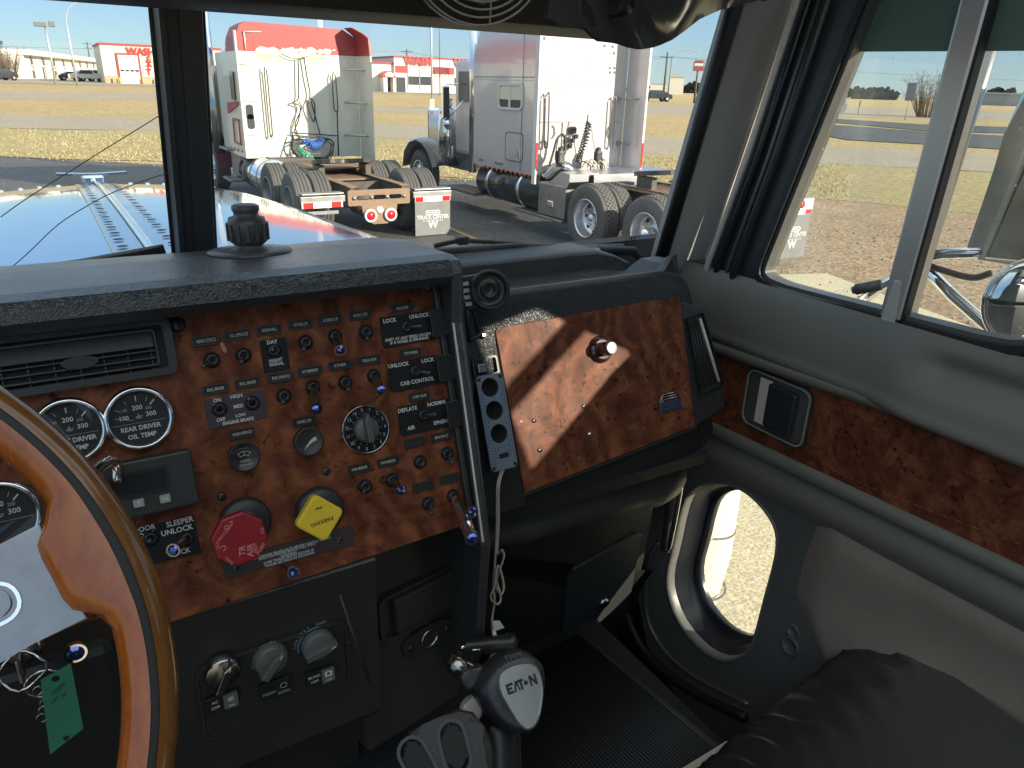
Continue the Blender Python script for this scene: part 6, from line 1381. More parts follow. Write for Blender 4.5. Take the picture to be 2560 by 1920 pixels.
mb = MB(); mb.box((cxx, s0_[1]+.1, .22), (W_*.9, .45, .04), fr.m(), 0); mb.box((cxx, s0_[1]+H_*.5, .22), (W_*.75, .3, .04), fr.m(), 1); 
for k in range(5): mb.box((cxx-W_*.3+k*W_*.15, s0_[1]+H_*.78, .22), (.14, .28, .04), fr.m(), 0)
mb.build('board_bands', [mat('sign_red', (.42, .08, .08), .5), ROOFW], bd)
for (pb_, d_, tp_, w_, h_, lab, tilt) in (((2097, 282), 78, (2116, 224), .9, 1.1, 'Tilted road sign seen from behind through the vent window', .9), ((2266, 283), 80, (2282, 209), .75, 1.5, 'Upright road sign near the bare bush', 0), ((2148, 268), 88, (2148, 252), .12, .6, 'Short white marker post in the far verge', 0)):
    t, fr, zt = gpole(pb_, d_, tp_, 'road_sign', lab, 'sign', .05, POLE)
    mb = MB(); mb.box((0, zt-h_*.45, .06), (w_, h_, .04), fr.m(), 0, .01)
    if tilt: mb.prism(ngon(.62, 8, .39), .04, .07, fr.m(.0, zt-1.5), 0)
    mb.build('sign_plate', [SHDARK if not tilt else mat('sign_pale', (.40, .42, .42), .5)], t)
# ================================================================ trees on the horizon
LEAFD = mat('far_tree_dark', (.045, .05, .045), .9); TWIG = mat('bare_twigs', (.17, .125, .10), .9)
def farline(name, p0_, p1_, d_, n, h0, h1, lab):
    random.seed(int(d_)+n); a_ = vfr(p0_, d_, p1_, d_); L_ = a_.uv(*p1_)[0]; mb = MB()
    for k in range(n):
        x = random.uniform(0, L_); hh = random.uniform(h0, h1); w_ = hh*random.uniform(.4, .8)
        for j in range(14):
            cx_ = x+random.gauss(0, w_*.35); cz_ = random.uniform(.1, 1)*hh; s_ = random.uniform(.12, .3)*hh; z_ = random.uniform(-6, 0)
            mb.add([a_.p(cx_-s_, cz_-s_*.6, z_), a_.p(cx_+s_, cz_-s_*.5, z_), a_.p(cx_+s_*.4, cz_+s_*.7, z_+1), a_.p(cx_-s_*.5, cz_+s_*.6, z_-1)], [(0, 1, 2, 3)])
    o = mb.build(name, [LEAFD], None, fix=False, kind='stuff', label=lab, category='trees'); return o
farline('tree_line', (2060, 238), (2240, 244), 520, 90, 3, 7, 'Dark far tree line along the horizon in the vent window')
farline('tree_line', (1700, 228), (1800, 231), 600, 34, 3, 8, 'Far dark trees between the white sheds on the horizon')
farline('tree_line', (2440, 247), (2640, 252), 380, 50, 3, 6, 'Far dark trees behind the grey-roofed building at the right edge')
farline('tree_line', (1500, 222), (1640, 226), 620, 30, 2, 5, 'Far dark trees behind the silver truck')
def bush(px, d_, H_, W_, lab, seed, m, name='bare_bush'):
    random.seed(seed); R_ = ray(*px); R_ = V((R_.x, R_.y, 0)).normalized(); p = CAM+R_*d_; p.z = g(p.x, p.y); t = thing(name, p, lab, 'bush'); fr = fr2(p, -R_); mb = MB(); tw = MB()
    for k in range(70):
        a_ = random.uniform(0, 6.28); l_ = random.uniform(.5, 1)*H_; sp = random.uniform(0, 1); q = p+V((cos(a_)*.15*W_, sin(a_)*.15*W_, 0)); e_ = p+V((cos(a_)*W_*.5*sp, sin(a_)*W_*.5*sp, l_))
        md = (q+e_)/2+V((0, 0, .1*H_)); mb.tube([q, md, e_], [.05, .03, .01], 4)
        for j in range(9):
            s_ = q.lerp(e_, random.uniform(.3, 1)); tw.tube([s_, s_+V((random.gauss(0, .45), random.gauss(0, .45), random.uniform(.1, .7)))], [.018, .006], 3)
    mb.build('stems', [m], t); tw.build('twigs', [m], t)
bush((2320, 275), 88, 4.3, 5.5, 'Leafless brown bush beside the upright road sign', 4, TWIG)
bush((22, 192), 160, 5.5, 6.5, 'Rounded bare tree at the left edge in front of the motel', 5, TWIG, 'bare_tree')
bush((8, 194), 150, 4.5, 5, 'Second bare tree cut by the left picture edge', 6, TWIG, 'bare_tree')
# ================================================================ far cars
def car(px, d_, yaw_, lab, name, cat, col, kind):
    R_ = ray(*px); R_ = V((R_.x, R_.y, 0)).normalized(); p = CAM+R_*d_; p.z = g(p.x, p.y); t = thing(name, p, lab, cat); fr = Fr(p, (cos(yaw_), sin(yaw_), 0), (0, 0, 1)); L_ = 5.6 if kind == 'pickup' else 4.7
    if kind == 'pickup': pr = [(-2.8, .5), (-2.8, 1.15), (-1.9, 1.22), (-1.2, 1.85), (.5, 1.88), (.75, 1.25), (2.8, 1.22), (2.8, .5)]; wp_ = [(-1.7, 1.25), (-1.15, 1.75), (.4, 1.78), (.6, 1.25)]
    elif kind == 'van': pr = [(-2.6, .5), (-2.6, 1.1), (-1.9, 1.3), (-1.2, 1.95), (2.4, 1.95), (2.6, 1.2), (2.6, .5)]; wp_ = [(-1.6, 1.3), (-1.1, 1.8), (2.2, 1.8), (2.3, 1.3)]
    else: pr = [(-2.3, .4), (-2.3, .9), (-1.5, 1.0), (-.8, 1.5), (.8, 1.5), (1.5, 1.05), (2.3, .95), (2.3, .4)]; wp_ = [(-1.2, 1.02), (-.7, 1.4), (.7, 1.4), (1.2, 1.02)]
    mb = MB(); mb.prism(pr, -.95, .95, fr.m(), 0, .12, both=True); mb.build('body', [mat(name+'_paint'+lab[:4], col, .25, coat=1)], t)
    mb = MB(); mb.prism(wp_, -.97, .97, fr.m()); mb.build('window_band', [WIN], t)
    for sx in (-1.75, 1.75):
        for sy_ in (-.85, .85):
            mb = MB(); mb.cyl(fr.p(sx*L_/5.6, .38, sy_-.12), fr.p(sx*L_/5.6, .38, sy_+.12), .38, 16); mb.cyl(fr.p(sx*L_/5.6, .38, sy_-.125), fr.p(sx*L_/5.6, .38, sy_+.125), .2, 10, 1); mb.build('wheel', [BLKM, POLE], t)
    return t
car((222, 199), 150, rad(8), 'Beige pickup parked beside the wash shed', 'pickup_truck', 'pickup', (.75, .70, .58), 'pickup')
car((252, 199), 158, rad(8), 'White van behind the beige pickup', 'van', 'van', (.8, .8, .78), 'van')
car((182, 198), 158, rad(8), 'Low dark car left of the beige pickup', 'parked_car', 'car', (.06, .06, .07), 'car')
car((1636, 246), 112, rad(-20), 'Dark car driving on the far road right of the silver truck', 'passing_car', 'car', (.03, .035, .045), 'car')
car((2, 198), 140, rad(40), 'Dark car cut by the left picture edge in front of the motel', 'parked_car', 'car', (.04, .04, .05), 'car')
# ================================================================ the two parked tractors
TW = mat('truck_white_paint', (.68, .655, .56), .35, var=(2.5, .3, (.60, .58, .49)), coat=.3); TRED = mat('truck_red_paint', (.40, .045, .045), .45, var=(3, .3, (.34, .06, .055))); TSIL = mat('truck_silver_paint', (.50, .475, .49), .22, .25, coat=.8); TSILB = mat('truck_dusty_panel', (.48, .445, .44), .5, var=(3, .22, (.38, .345, .34)), bump=(5, .2, .01))
TYRE = mat('tyre_rubber', (.07, .068, .065), .75, bump=(30, .3, .01), var=(5, .3, (.11, .105, .098))); STEEL = mat('dull_steel', (.40, .40, .40), .4, .8, var=(8, .3, (.22, .21, .20))); FRAME_ = mat('greasy_frame', (.05, .045, .042), .7, var=(6, .3, (.11, .085, .06))); RUST = mat('rusty_bracket', (.30, .18, .09), .7, var=(12, .3, (.16, .12, .09)))
PURP = mat('maroon_fender', (.12, .03, .05), .25, coat=1); FLAP = mat('flap_grey', (.20, .20, .195), .6, var=(6, .3, (.15, .15, .15))); REDL = mat('red_lamp', (.62, .02, .02), .25); WLENS = mat('white_lens', (.8, .8, .76), .3); AMB = mat('amber_marker', (.45, .12, .05), .3); SEAM = mat('panel_seam', (.12, .115, .12), .7)
AX = Matrix.Rotation(rad(-90), 4, 'Y')   # lathe axis -> -X (outboard on the left side)
def wheel(T, x, y, z, w_, side, ribs=4, deep=True, block=False, m=None, R=.52):
    """x = outer face"""
    M = Matrix.Translation((x, y, z)) @ Matrix.Rotation(rad(-90*side), 4, 'Y'); mb = MB()
    pr = [(.29, -w_+.01), (.36, -w_), (.47, -w_+.005), (R-.012, -w_+.03)]
    for k in range(ribs):
        a_ = -w_+.03+(w_-.06)*k/ribs; b_ = -w_+.03+(w_-.06)*(k+1)/ribs
        pr += [(R-.022, a_+.004), (R, a_+.012), (R, b_-.012), (R-.022, b_-.004)]
    pr += [(R-.012, -.03), (.47, -.005), (.36, 0), (.295, -.012)]
    mb.lathe(pr, M, 48, 0, cap=False)
    if block:
        for k in range(44):
            for j in range(ribs): mb.box((R+.0, 0, -w_+.05+(w_-.10)*(j+.5)/ribs), (.016, .048, w_*.15), M @ Matrix.Rotation(2*pi*(k+.5*(j % 2))/44, 4, 'Z'), 0)
    wl_ = mb.build('wheel', [TYRE], T); mb = MB()
    if deep: mb.lathe([(.295, -.012), (.300, .0), (.285, .004), (.275, -.02), (.262, -.12), (.255, -.19), (.15, -.195), (.10, -.17), (.001, -.17)], M, 40, 0, cap=False)
    else: mb.lathe([(.295, -.012), (.30, 0), (.28, -.01), (.26, -.06), (.17, -.02), (.10, .03), (.001, .035)], M, 40, 0, cap=False)
    zc = -.19 if deep else -.02; k2 = [(.205, zc)]
    for k in range(8): mb.lathe([(.028, zc+.010), (.0001, zc+.010)], M @ Matrix.Rotation(2*pi*k/8, 4, 'Z') @ Matrix.Translation((.215, 0, 0)), 10, 1, False, False)
    for k in range(10): mb.lathe([(.016, zc), (.014, zc+.035), (.001, zc+.04)], M @ Matrix.Rotation(2*pi*k/10, 4, 'Z') @ Matrix.Translation((.150, 0, 0)), 8, 0)
    mb.lathe([(.075, zc), (.07, zc+.10), (.001, zc+.11)], M, 16, 0)
    mb.build('rim', [m or STEEL, BLKM], wl_); return wl_
def duals(T, xl, xr, y, **k):
    wheel(T, xl, y, .52, .29, 1, deep=True, **k); wheel(T, xl+.31, y, .52, .29, 1, deep=True, **k)
    wheel(T, xr, y, .52, .29, -1, deep=True, **k); wheel(T, xr-.31, y, .52, .29, -1, deep=True, **k)
def chassis(T, xl, yr, yf, zf=.98, m=FRAME_):
    c = xl+1.22; mb = MB()
    for s_ in (-.43, .43):
        mb.box((c+s_, (yr+yf)/2, zf-.13), (.08, yf-yr, .27), None, 0, .01)
        mb.box((c+s_, (yr+yf)/2, zf+.01), (.14, yf-yr, .012), None, 1)
    for y in (yr+.9, yr+1.6, yr+2.4, yr+3.3): mb.box((c, y, zf-.13), (.80, .10, .2), None, 0)
    for y in (yr+.75, yr+2.1): mb.cyl((xl+.3, y, .52), (xl+2.14, y, .52), .09, 12); mb.lathe([(.001, -.25), (.2, -.15), (.24, 0), (.2, .15), (.001, .25)], Matrix.Translation((c, y, .52)), 16)
    mb.box((c, yr+1.4, .62), (1.1, .5, .12), None, 0, .02); mb.build('chassis_frame', [m, RUST], T)
def fifth(T, c, y, z, m=FRAME_):
    o = [(x, yy) for x, yy in ((-.42, .35), (.42, .35), (.52, .1), (.50, -.25), (.30, -.50), (.10, -.12), (.0, -.05), (-.10, -.12), (-.30, -.50), (-.50, -.25), (-.52, .1))]
    mb = MB(); mb.prism(smoothpoly(o, 1), -.035, .035, Matrix.Translation((c, y, z)) @ Matrix.Rotation(rad(-7), 4, 'X'), 0, .01); mb.box((c-.42, y, z-.15), (.10, .35, .2)); mb.box((c+.42, y, z-.15), (.10, .35, .2)); mb.box((c, y, z-.26), (1.15, .9, .025), None, 1)
    mb.build('fifth_wheel', [mat('fifth_plate', (.05, .048, .045), .45, .3, var=(5, .3, (.13, .115, .095))) if 'fifth_plate' not in bpy.data.materials else bpy.data.materials['fifth_plate'], RUST], T)
def flap(T, x0, x1, y, z0, z1, tilt=0, strip=True):
    fr = Fr(((x0+x1)/2, y, (z0+z1)/2), (1, 0, 0), (0, 0, 1)); W_, H_ = x1-x0, z1-z0; mb = MB()
    mb.prism(rrect(W_, H_, .01, 1), -.004, .004, fr.m()); f = mb.build('mud_flap', [FLAP], T)
    mb = MB(); mb.plate(rrect(W_*.42, .075, .035), [rrect(W_*.36, .05, .024)[::-1]], .005, .007, fr.m(0, H_*.10), 0); mb.box((0, 0, 0), (W_*.28, .02, .001), fr.m(0, H_*.10, .006))
    mb.text('TRUCK CENTER', .088, fr.m(0, -H_*.02, .0065), 0, .02, sx=.98*W_/.68); mb.text('COMPANIES', .048, fr.m(0, -H_*.11, .0065), 0, .01, space=1.5, sx=W_/.62); mb.text('W', .17, fr.m(0, -H_*.22, .0065), 0, .03)
    mb.build('lettering', [WHT], f)
    if strip:
        mb = MB(); mb.box((0, 0, 0), (W_, .085, .008), fr.m(0, H_*.46, .008), 1); mb.box((0, 0, 0), (W_*.22, .08, .010), fr.m(-W_*.38, H_*.46, .008), 0); mb.box((0, 0, 0), (W_*.22, .08, .010), fr.m(W_*.38, H_*.46, .008), 0); mb.build('reflective_strip', [REDL, WLENS], f)
def taillamp(T, x, y, z, r_=.06, m=None):
    M = Matrix.Translation((x, y, z)) @ Matrix.Rotation(rad(90), 4, 'X'); mb = MB(); mb.lathe([(r_*1.5, 0), (r_*1.5, .02), (r_*1.1, .03), (r_*1.05, .02)], M, 20, 1); mb.lathe([(r_*1.05, .015), (r_, .03), (.001, .035)], M, 20, 0); mb.build('tail_light', [m or REDL, WLENS], T)
def hose(T, name, pts, r_, m): mb = MB(); mb.tube(catmull(pts, 6), r_, 6); mb.build(name, [m], T)

# ---- truck A: white and red
XL, YR = 3.06, 11.45; c = XL+1.22; SY = 15.0; SL, SR = 3.2, 5.3
T = thing('parked_semi_truck', (c, 13.5, 0), 'White parked semi tractor with red sleeper roof and coiled blue air line', 'semi truck')
BK = Fr((0, SY, 0), (1, 0, 0), (0, 0, 1)); Q = c2(BK); Pq = lambda x, y, h=.02: BK.p(*Q(x, y, h), h)
zb_, zw = .98, Q(640, 345)[1]; zt_ = Q(640, 160)[1]; SR = Q(1000, 700)[0]+.0; SRo = c2(Fr((0, SY-.62, 0), (1, 0, 0), (0, 0, 1)))(1158, 500)[0]-.0
SL = Q(300, 500)[0]
mb = MB(); mb.ext([(SY, zb_), (SY, zw), (SY+1.9, zw), (SY+1.9, zb_)], SL, SRo-.02, 0, bev=.03); SLP = mb.build('sleeper', [TW], T)
rf = [(SL, zw), (SL+.02, zw+.25), (SL+.10, zt_-.06), (SL+.22, zt_+.01), (SRo-.30, zt_-.02), (SRo-.12, zt_-.12), (SRo-.03, zw+.3), (SRo-.02, zw)]
mb = MB(); mb.loft([[V((x+dx*(1 if x < c else -1), y, z-(z-zw)*k)) for x, z in rf] for y, k, dx in ((SY+.0, 0, 0), (SY+.8, .02, .0), (SY+1.5, .30, .12), (SY+2.1, .75, .25))], 0, False, True, True); mb.build('roof_cap', [TRED], T)
# side extender (right), with dark inner face and red top
mb = MB(); X_ = SRo; mb.loft([[V((X_-.03-.02*k, SY-.01, z)), V((X_-.01, SY-.30, z)), V((X_+.0, SY-.62, z)), V((X_+.03, SY-.62, z)), V((X_+.02, SY-.01, z))] for k, z in ((0, .80), (0, zw))], 0, False); mb.loft([[V((X_-.03-d_, SY-.01, z)), V((X_-.01-d_, SY-.30, z)), V((X_+.0-d_, SY-.62+e_, z)), V((X_+.03-d_, SY-.62+e_, z)), V((X_+.02-d_, SY-.01, z))] for d_, e_, z in ((0, 0, zw), (.02, .02, zw+.3), (.10, .10, zt_-.10), (.24, .28, zt_+.0))], 1, False); mb.build('side_extender', [TW, TRED], T)
mb = MB(); mb.loft([[V((SL-.02, SY+.01, z)), V((SL-.02, SY-.10, z)), V((SL+.01, SY-.10, z)), V((SL+.02, SY+.01, z))] for z in (1.0, zw, zt_-.15)], 0, False); mb.build('side_extender', [TW], T)
# panel seams, worn paint, grab rails
mb = MB()
for (a_, b_) in (((312, 415), (405, 418)), ((335, 650), (430, 653)), ((355, 872), (450, 875)), ((330, 205), (445, 205)), ((335, 205), (348, 322))): mb.tube([Pq(*a_), Pq(*b_)], .012, 5)
mb.build('back_ridge', [TW], T)
RAIL = mat('dark_rail', (.10, .10, .10), .4, .5)
for pts in (((475, 440), (470, 480), (505, 860), (518, 875), (520, 850), (488, 500), (480, 450)), ((918, 468), (910, 510), (920, 700), (938, 720), (945, 700), (932, 520), (925, 480))):
    mb = MB(); mb.tube(catmull([Pq(x, y, .10) for x, y in pts], 4), .012, 6); mb.build('grab_rail', [RAIL], T)
for (x, y) in ((374, 725), (382, 788)):
    q = Q(x, y); mb = MB(); mb.prism(rrect(.13, .26, .05), .0, .015, BK.m(*q)); mb.build('marker_lens', [WIN], T)
for y in (450, 665, 875): mb = MB(); mb.tube([Pq(990, y, .05), Pq(1145, y+5, .40)], .022, 8); mb.build('extender_strut', [POLE], T)
mb = MB()
random.seed(9)
for (cx0, cy0, n_, sx_, sy_) in ((500, 345, 60, 110, 24), (800, 350, 60, 120, 26)):
    for k in range(n_):
        x, y = cx0+random.gauss(0, sx_*.5), cy0+abs(random.gauss(0, sy_)); s_ = random.uniform(.01, .05); q = Q(x, y)
        if q[1] > zw-.02: continue
        mb.prism([(s_*random.uniform(.6, 1.2)*cos(t), s_*random.uniform(.4, .9)*sin(t)) for t in [i*pi/3 for i in range(6)]], .001, .003+.0001*k, BK.m(*q), 0)
for k in range(46):
    x = 420+random.random()*520; q = Q(x, 330+random.gauss(0, 6)); s_ = random.uniform(.02, .07); mb.prism([(s_*random.uniform(.7, 1.4)*cos(t), s_*random.uniform(.4, 1.2)*sin(t)) for t in [i*pi/3 for i in range(6)]], .001, .0095+.0001*k, BK.m(q[0], max(q[1], zw+.01)), 1)
mb.build('peeling_paint', [mat('stained_cream', (.50, .46, .30), .8), TW], SLP)
# hoses and coiled lines
hose(T, 'hanger_strap', [Pq(580, 350, .06), Pq(640, 375, .08), Pq(690, 380, .08), Pq(750, 365, .06)], .008, BLK)
hose(T, 'air_hose', [Pq(688, 385, .08), Pq(690, 520, .08), Pq(688, 640, .08), Pq(650, 665, .1), Pq(700, 690, .1), Pq(690, 780, .1), Pq(665, 850, .1), Pq(700, 900, .12)], .012, BLK)
hose(T, 'air_hose', [Pq(725, 370, .08), Pq(745, 500, .08), Pq(765, 615, .08), Pq(750, 690, .1), Pq(790, 790, .1), Pq(795, 680, .1), Pq(770, 640, .1), Pq(800, 760, .1), Pq(830, 870, .12)], .012, BLK)
hose(T, 'air_hose', [Pq(690, 660, .1), Pq(710, 700, .1), Pq(670, 800, .1), Pq(680, 860, .1), Pq(700, 890, .12)], .011, BLK)
mb = MB(); mb.tube([Pq(650, 860, .12), Pq(940, 880, .12)], .012, 6); mb.tube([Pq(650, 870, .12), Pq(655, 1000, .3)], .014, 6); mb.tube([Pq(940, 720, .12), Pq(950, 1010, .25)], .014, 6); mb.tube([Pq(640, 905, .15), Pq(900, 905, .15)], .016, 6); mb.build('hose_rack', [BLK], T)
for k, (cx0, cy0, rx, ry) in enumerate(((780, 930, .42, .36), (775, 940, .38, .30), (800, 950, .34, .36))):
    q = Q(cx0, cy0, .15); mb = MB(); mb.tube([BK.p(q[0]+rx*cos(t), q[1]+ry*sin(t)*(1 if sin(t) < 0 else .35), .16+.02*k) for t in [i*2*pi/36 for i in range(36)]], .014, 6, closed=True); mb.build('looped_hose', [mat('hose_grey%d' % k, (.06+.05*k, .06+.045*k, .06+.03*k), .5)], T)
def coil(pts, r_, turns, m):
    P_ = catmull(pts, 20); out = []; n_ = len(P_)*6
    for i in range(n_):
        f_ = i/n_*(len(P_)-1); j = int(f_); p = P_[j].lerp(P_[min(j+1, len(P_)-1)], f_-j); t = (P_[min(j+1, len(P_)-1)]-P_[max(j-1, 0)]).normalized(); u = t.orthogonal().normalized(); v_ = t.cross(u); an = 2*pi*turns*i/n_; out.append(p+u*(r_*cos(an))+v_*(r_*sin(an)))
    mb = MB(); mb.tube(out, .011, 5); mb.build('coiled_air_line', [m], T)
coil([Pq(730, 900, .25), Pq(770, 940, .3), Pq(810, 945, .3), Pq(850, 905, .25)], .07, 14, mat('coil_blue', (.04, .14, .50), .4)); coil([Pq(700, 960, .25), Pq(730, 1010, .3), Pq(780, 1020, .3)], .05, 9, mat('coil_green', (.05, .38, .22), .4))
# side features on the left
SD = Fr((SL-.01, 0, 0), (0, -1, 0), (0, 0, 1)); QS = c2(SD)
o = [QS(*p) for p in ((246, 460), (268, 465), (285, 650), (262, 640))]; mb = MB(); mb.prism(o, .0, .02, SD.m()); mb.build('side_window', [WIN], T)
o = [QS(*p) for p in ((270, 775), (305, 785), (318, 930), (282, 915))]; mb = MB(); mb.plate(o, [grow(o, -.03)[::-1]], .0, .02, SD.m()); mb.build('luggage_door', [TRED], T)
mb = MB(); mb.prism([QS(*p) for p in ((228, 665), (300, 655), (300, 680), (235, 735))], 0, .008, SD.m()); mb.build('red_stripe', [TRED], T)
mb = MB()
for k in range(4): q = QS(250+25*k, 955+8*k); mb.lathe([(.03, 0), (.001, .02)], SD.m(*q), 10)
mb.build('marker_lights', [AMB], T)
mb = MB(); mb.box((c, SY+2.3, 1.9), (1.9, .85, 1.7), None, 0, .1); mb.box((c, SY+2.55, 2.45), (1.7, .3, .5), None, 1, .05); mb.build('cab', [TW, WIN], T)
mb = MB(); mb.box((c, SY+3.6, 1.35), (1.25, 1.9, .95), None, 0, .12); mb.build('hood', [TW], T)
mb = MB(); F_ = lambda x: [V((x, SY+2.55, .55)), V((x, SY+2.60, 1.0)), V((x, SY+2.85, 1.32)), V((x, SY+3.3, 1.38)), V((x, SY+3.9, 1.2)), V((x, SY+4.1, .75))]
mb.loft([F_(XL-.02), F_(XL+.55)], 0, True, False, False); mb.loft([F_(XL+1.9), F_(XL+2.46)], 0, True, False, False); mb.build('fender', [PURP], T)
wheel(T, XL+.0, SY+3.3, .52, .30, 1, deep=False, m=ALU); wheel(T, XL+2.44, SY+3.3, .52, .30, -1, deep=False, m=ALU)
mb = MB(); st_ = V((SL-.06, SY+2.15, 0)); mb.tube([st_+V((0, 0, 1.0)), st_+V((0, 0, 4.4))], .08, 16, 0); mb.tube([st_+V((0, 0, .9)), st_+V((0, 0, 2.6))], .11, 16, 1); mb.build('exhaust_stack', [CHR, CHRD], T)
mb = MB(); mb.tube([V((SRo-.02, SY+2.15, 1.0)), V((SRo-.02, SY+2.15, 4.2))], .08, 16); mb.build('exhaust_stack', [CHR], T)
o = c2(Fr((2.95, SY+2.6, 0), (1, 0, 0), (0, 0, 1))); 
mb = MB(); mb.box((SL-.38, SY+2.6, 2.05), (.20, .12, .75), None, 0, .04); mb.tube([(SL-.3, SY+2.6, 1.6), (SL-.05, SY+2.5, 1.5), (SL+.1, SY+2.5, 1.5)], .015, 6); mb.tube([(SL-.3, SY+2.6, 2.35), (SL+.1, SY+2.5, 2.4)], .015, 6); mb.build('side_mirror', [BLK], T)
# fuel tank, steps
mb = MB(); mb.cyl((XL+.38, SY+.9, .68), (XL+.38, SY-.75, .68), .32, 32); tk = mb.build('fuel_tank', [CHR], T)
for y in (SY+.55, SY-.05, SY-.55): mb = MB(); mb.cyl((XL+.38, y-.03, .68), (XL+.38, y+.03, .68), .328, 32); mb.build('tank_strap', [STEEL], tk)
for z, y0_ in ((1.05, 1.45), (.45, 1.4)): mb = MB(); mb.box((XL+.12, SY+y0_, z), (.42, .75, .045), None, 0, .01); mb.build('step', [STEEL], T)
mb = MB(); mb.box((XL+.4, SY+1.5, .75), (.5, .9, .5), None, 0, .03); mb.build('tool_box', [STEEL], T)
chassis(T, XL, YR-.1, SY+1, zf=.86); fifth(T, c+.02, YR+1.65, 1.08); duals(T, XL, XL+2.44, YR+.70, ribs=4); duals(T, XL, XL+2.44, YR+2.05, ribs=4)
mb = MB(); mb.box((c-.45, SY-.30, .90), (.9, .30, .22), None, 0, .04); mb.cyl((c-.2, SY-.9, .84), (c+.5, SY-.9, .84), .14, 16, 1); mb.box((c+.1, SY-1.2, .93), (1.0, .9, .02), None, 2); mb.build('deck_plate', [FRAME_, STEEL, RUST], T)
# rear crossmember with slots and twin lamps
RF = Fr((c, YR-.12, .70), (1, 0, 0), (0, 0, 1)); mb = MB(); mb.plate(rrect(1.04, .24, .03), [[(x+d_, y) for x, y in rrect(.22, .07, .035)][::-1] for d_ in (-.27, 0, .27)], -.01, .012, RF.m(), 0)
for d_ in (-.42, -.13, .13, .42): mb.lathe([(.035, .012), (.03, .03), (.001, .035)], RF.m(d_, -.0), 12, 1)
mb.build('rear_crossmember', [RUST, STEEL], T)
mb = MB(); mb.prism([(-.30, -.12), (.30, -.12), (.28, -.26), (.12, -.42), (-.12, -.42), (-.28, -.26)], -.01, .01, RF.m()); mb.build('lamp_bracket', [RUST], T)
taillamp(T, c-.17, YR-.15, .42, .07); taillamp(T, c+.17, YR-.15, .42, .07); mb = MB(); mb.lathe([(.06, 0), (.05, .03), (.001, .035)], RF.m(0, -.20), 16); mb.build('work_light', [WLENS], T)
for sx in (XL+.0, XL+1.84):
    mb = MB(); mb.box((sx+.32, YR-.08, .70), (.70, .05, .10), Matrix.Translation((0, 0, 0)), 0, .01); mb.box((sx+.32, YR-.02, .78), (.66, .20, .03), None, 0, .01); mb.build('flap_bar', [STEEL], T)
flap(T, XL+1.84, XL+2.48, YR-.10, .03, .65); 
mb = MB(); mb.box((XL+.30, YR-.11, .62), (.64, .01, .09), None, 1); mb.box((XL+.08, YR-.12, .62), (.15, .01, .085), None, 0); mb.box((XL+.52, YR-.12, .62), (.15, .01, .085), None, 0); mb.box((XL+.30, YR-.09, .50), (.5, .02, .05), None, 2); mb.build('reflective_strip', [REDL, WLENS, STEEL], T)

# ---- truck B: silver-lilac
XL, YR = 6.85, 7.15; c = XL+1.22; SY = 10.95
T = thing('parked_semi_truck', (c, 11, 0), 'Silver parked semi tractor with tall sleeper, right of the red and white one', 'semi truck')
SLx = 6.92; SD = Fr((SLx, 0, 0), (0, -1, 0), (0, 0, 1)); QS = c3(SD); BK = Fr((0, SY, 0), (1, 0, 0), (0, 0, 1)); QB = c3(BK)
SRx = QB(1440, 700)[0]; SRo = c3(Fr((0, SY-.5, 0), (1, 0, 0), (0, 0, 1)))(1597, 700)[0]-.03; zbt = QS(915, 1085)[1]
o = [(SY, .98), (SY, 3.75), (SY+.9, 3.78), (SY+1.5, 3.6), (SY+1.95, 3.25), (SY+2.12, 2.95), (SY+2.14, 2.6), (SY+2.14, .98)]
mb = MB(); mb.ext(o, SLx, SRo-.03, 0, bev=.02); SLP = mb.build('sleeper', [TSIL], T)
mb = MB(); w_ = SRo-SLx; mb.prism([(SLx+.02, 1.0), (SRx, 1.0), (SRx, 3.7), (SLx+.02, 3.7)], .0, .012, BK.m(), 0); mb.tube([BK.p(SLx+.03, QB(1000, 745)[1], .012), BK.p(SRx, QB(1400, 745)[1], .012)], .008, 5); mb.build('back_panel', [TSILB], SLP)
mb = MB(); mb.tube([V((SLx-.004, SY+.0, QS(900, 470)[1])), V((SLx-.004, SY+2.14, QS(585, 468)[1]))], .008, 5); mb.tube([V((SLx-.004, SY+.42, 1.0)), V((SLx-.004, SY+.42, 3.75))], .006, 5)
for k in range(40): mb.lathe([(.012, 0), (.001, .008)], SD.m(-(SY+.05+k*.052), QS(800, 474)[1]-.04), 6)
for k in range(34): mb.lathe([(.010, 0), (.001, .008)], SD.m(-(SY+.36), 1.1+k*.075), 6)
mb.build('seam_and_rivets', [mat('rivet_grey', (.30, .29, .30), .4, .5)], SLP)
q0, q1 = QS(705, 505), QS(848, 675); cx_, cy_ = (q0[0]+q1[0])/2, (q0[1]+q1[1])/2; W_, H_ = abs(q1[0]-q0[0]), abs(q0[1]-q1[1])
mb = MB(); mb.plate(rrect(W_, H_, .10), [rrect(W_-.07, H_-.07, .07)[::-1]], 0, .03, SD.m(cx_, cy_), 0); mb.box((-.02, 0, .015), (.05, H_-.05, .025), SD.m(cx_, cy_), 0); mb.prism(rrect(W_-.06, H_-.06, .06), .002, .008, SD.m(cx_, cy_), 1); mb.box((0, H_*.17, .012), (W_-.08, H_*.58, .004), SD.m(cx_, cy_), 2); mb.build('sleeper_window', [WHT, WIN, mat('window_blind', (.62, .60, .45), .6)], SLP)
q0, q1 = QS(742, 800), QS(845, 995); cx_, cy_ = (q0[0]+q1[0])/2, (q0[1]+q1[1])/2; W_, H_ = abs(q1[0]-q0[0]), abs(q0[1]-q1[1])
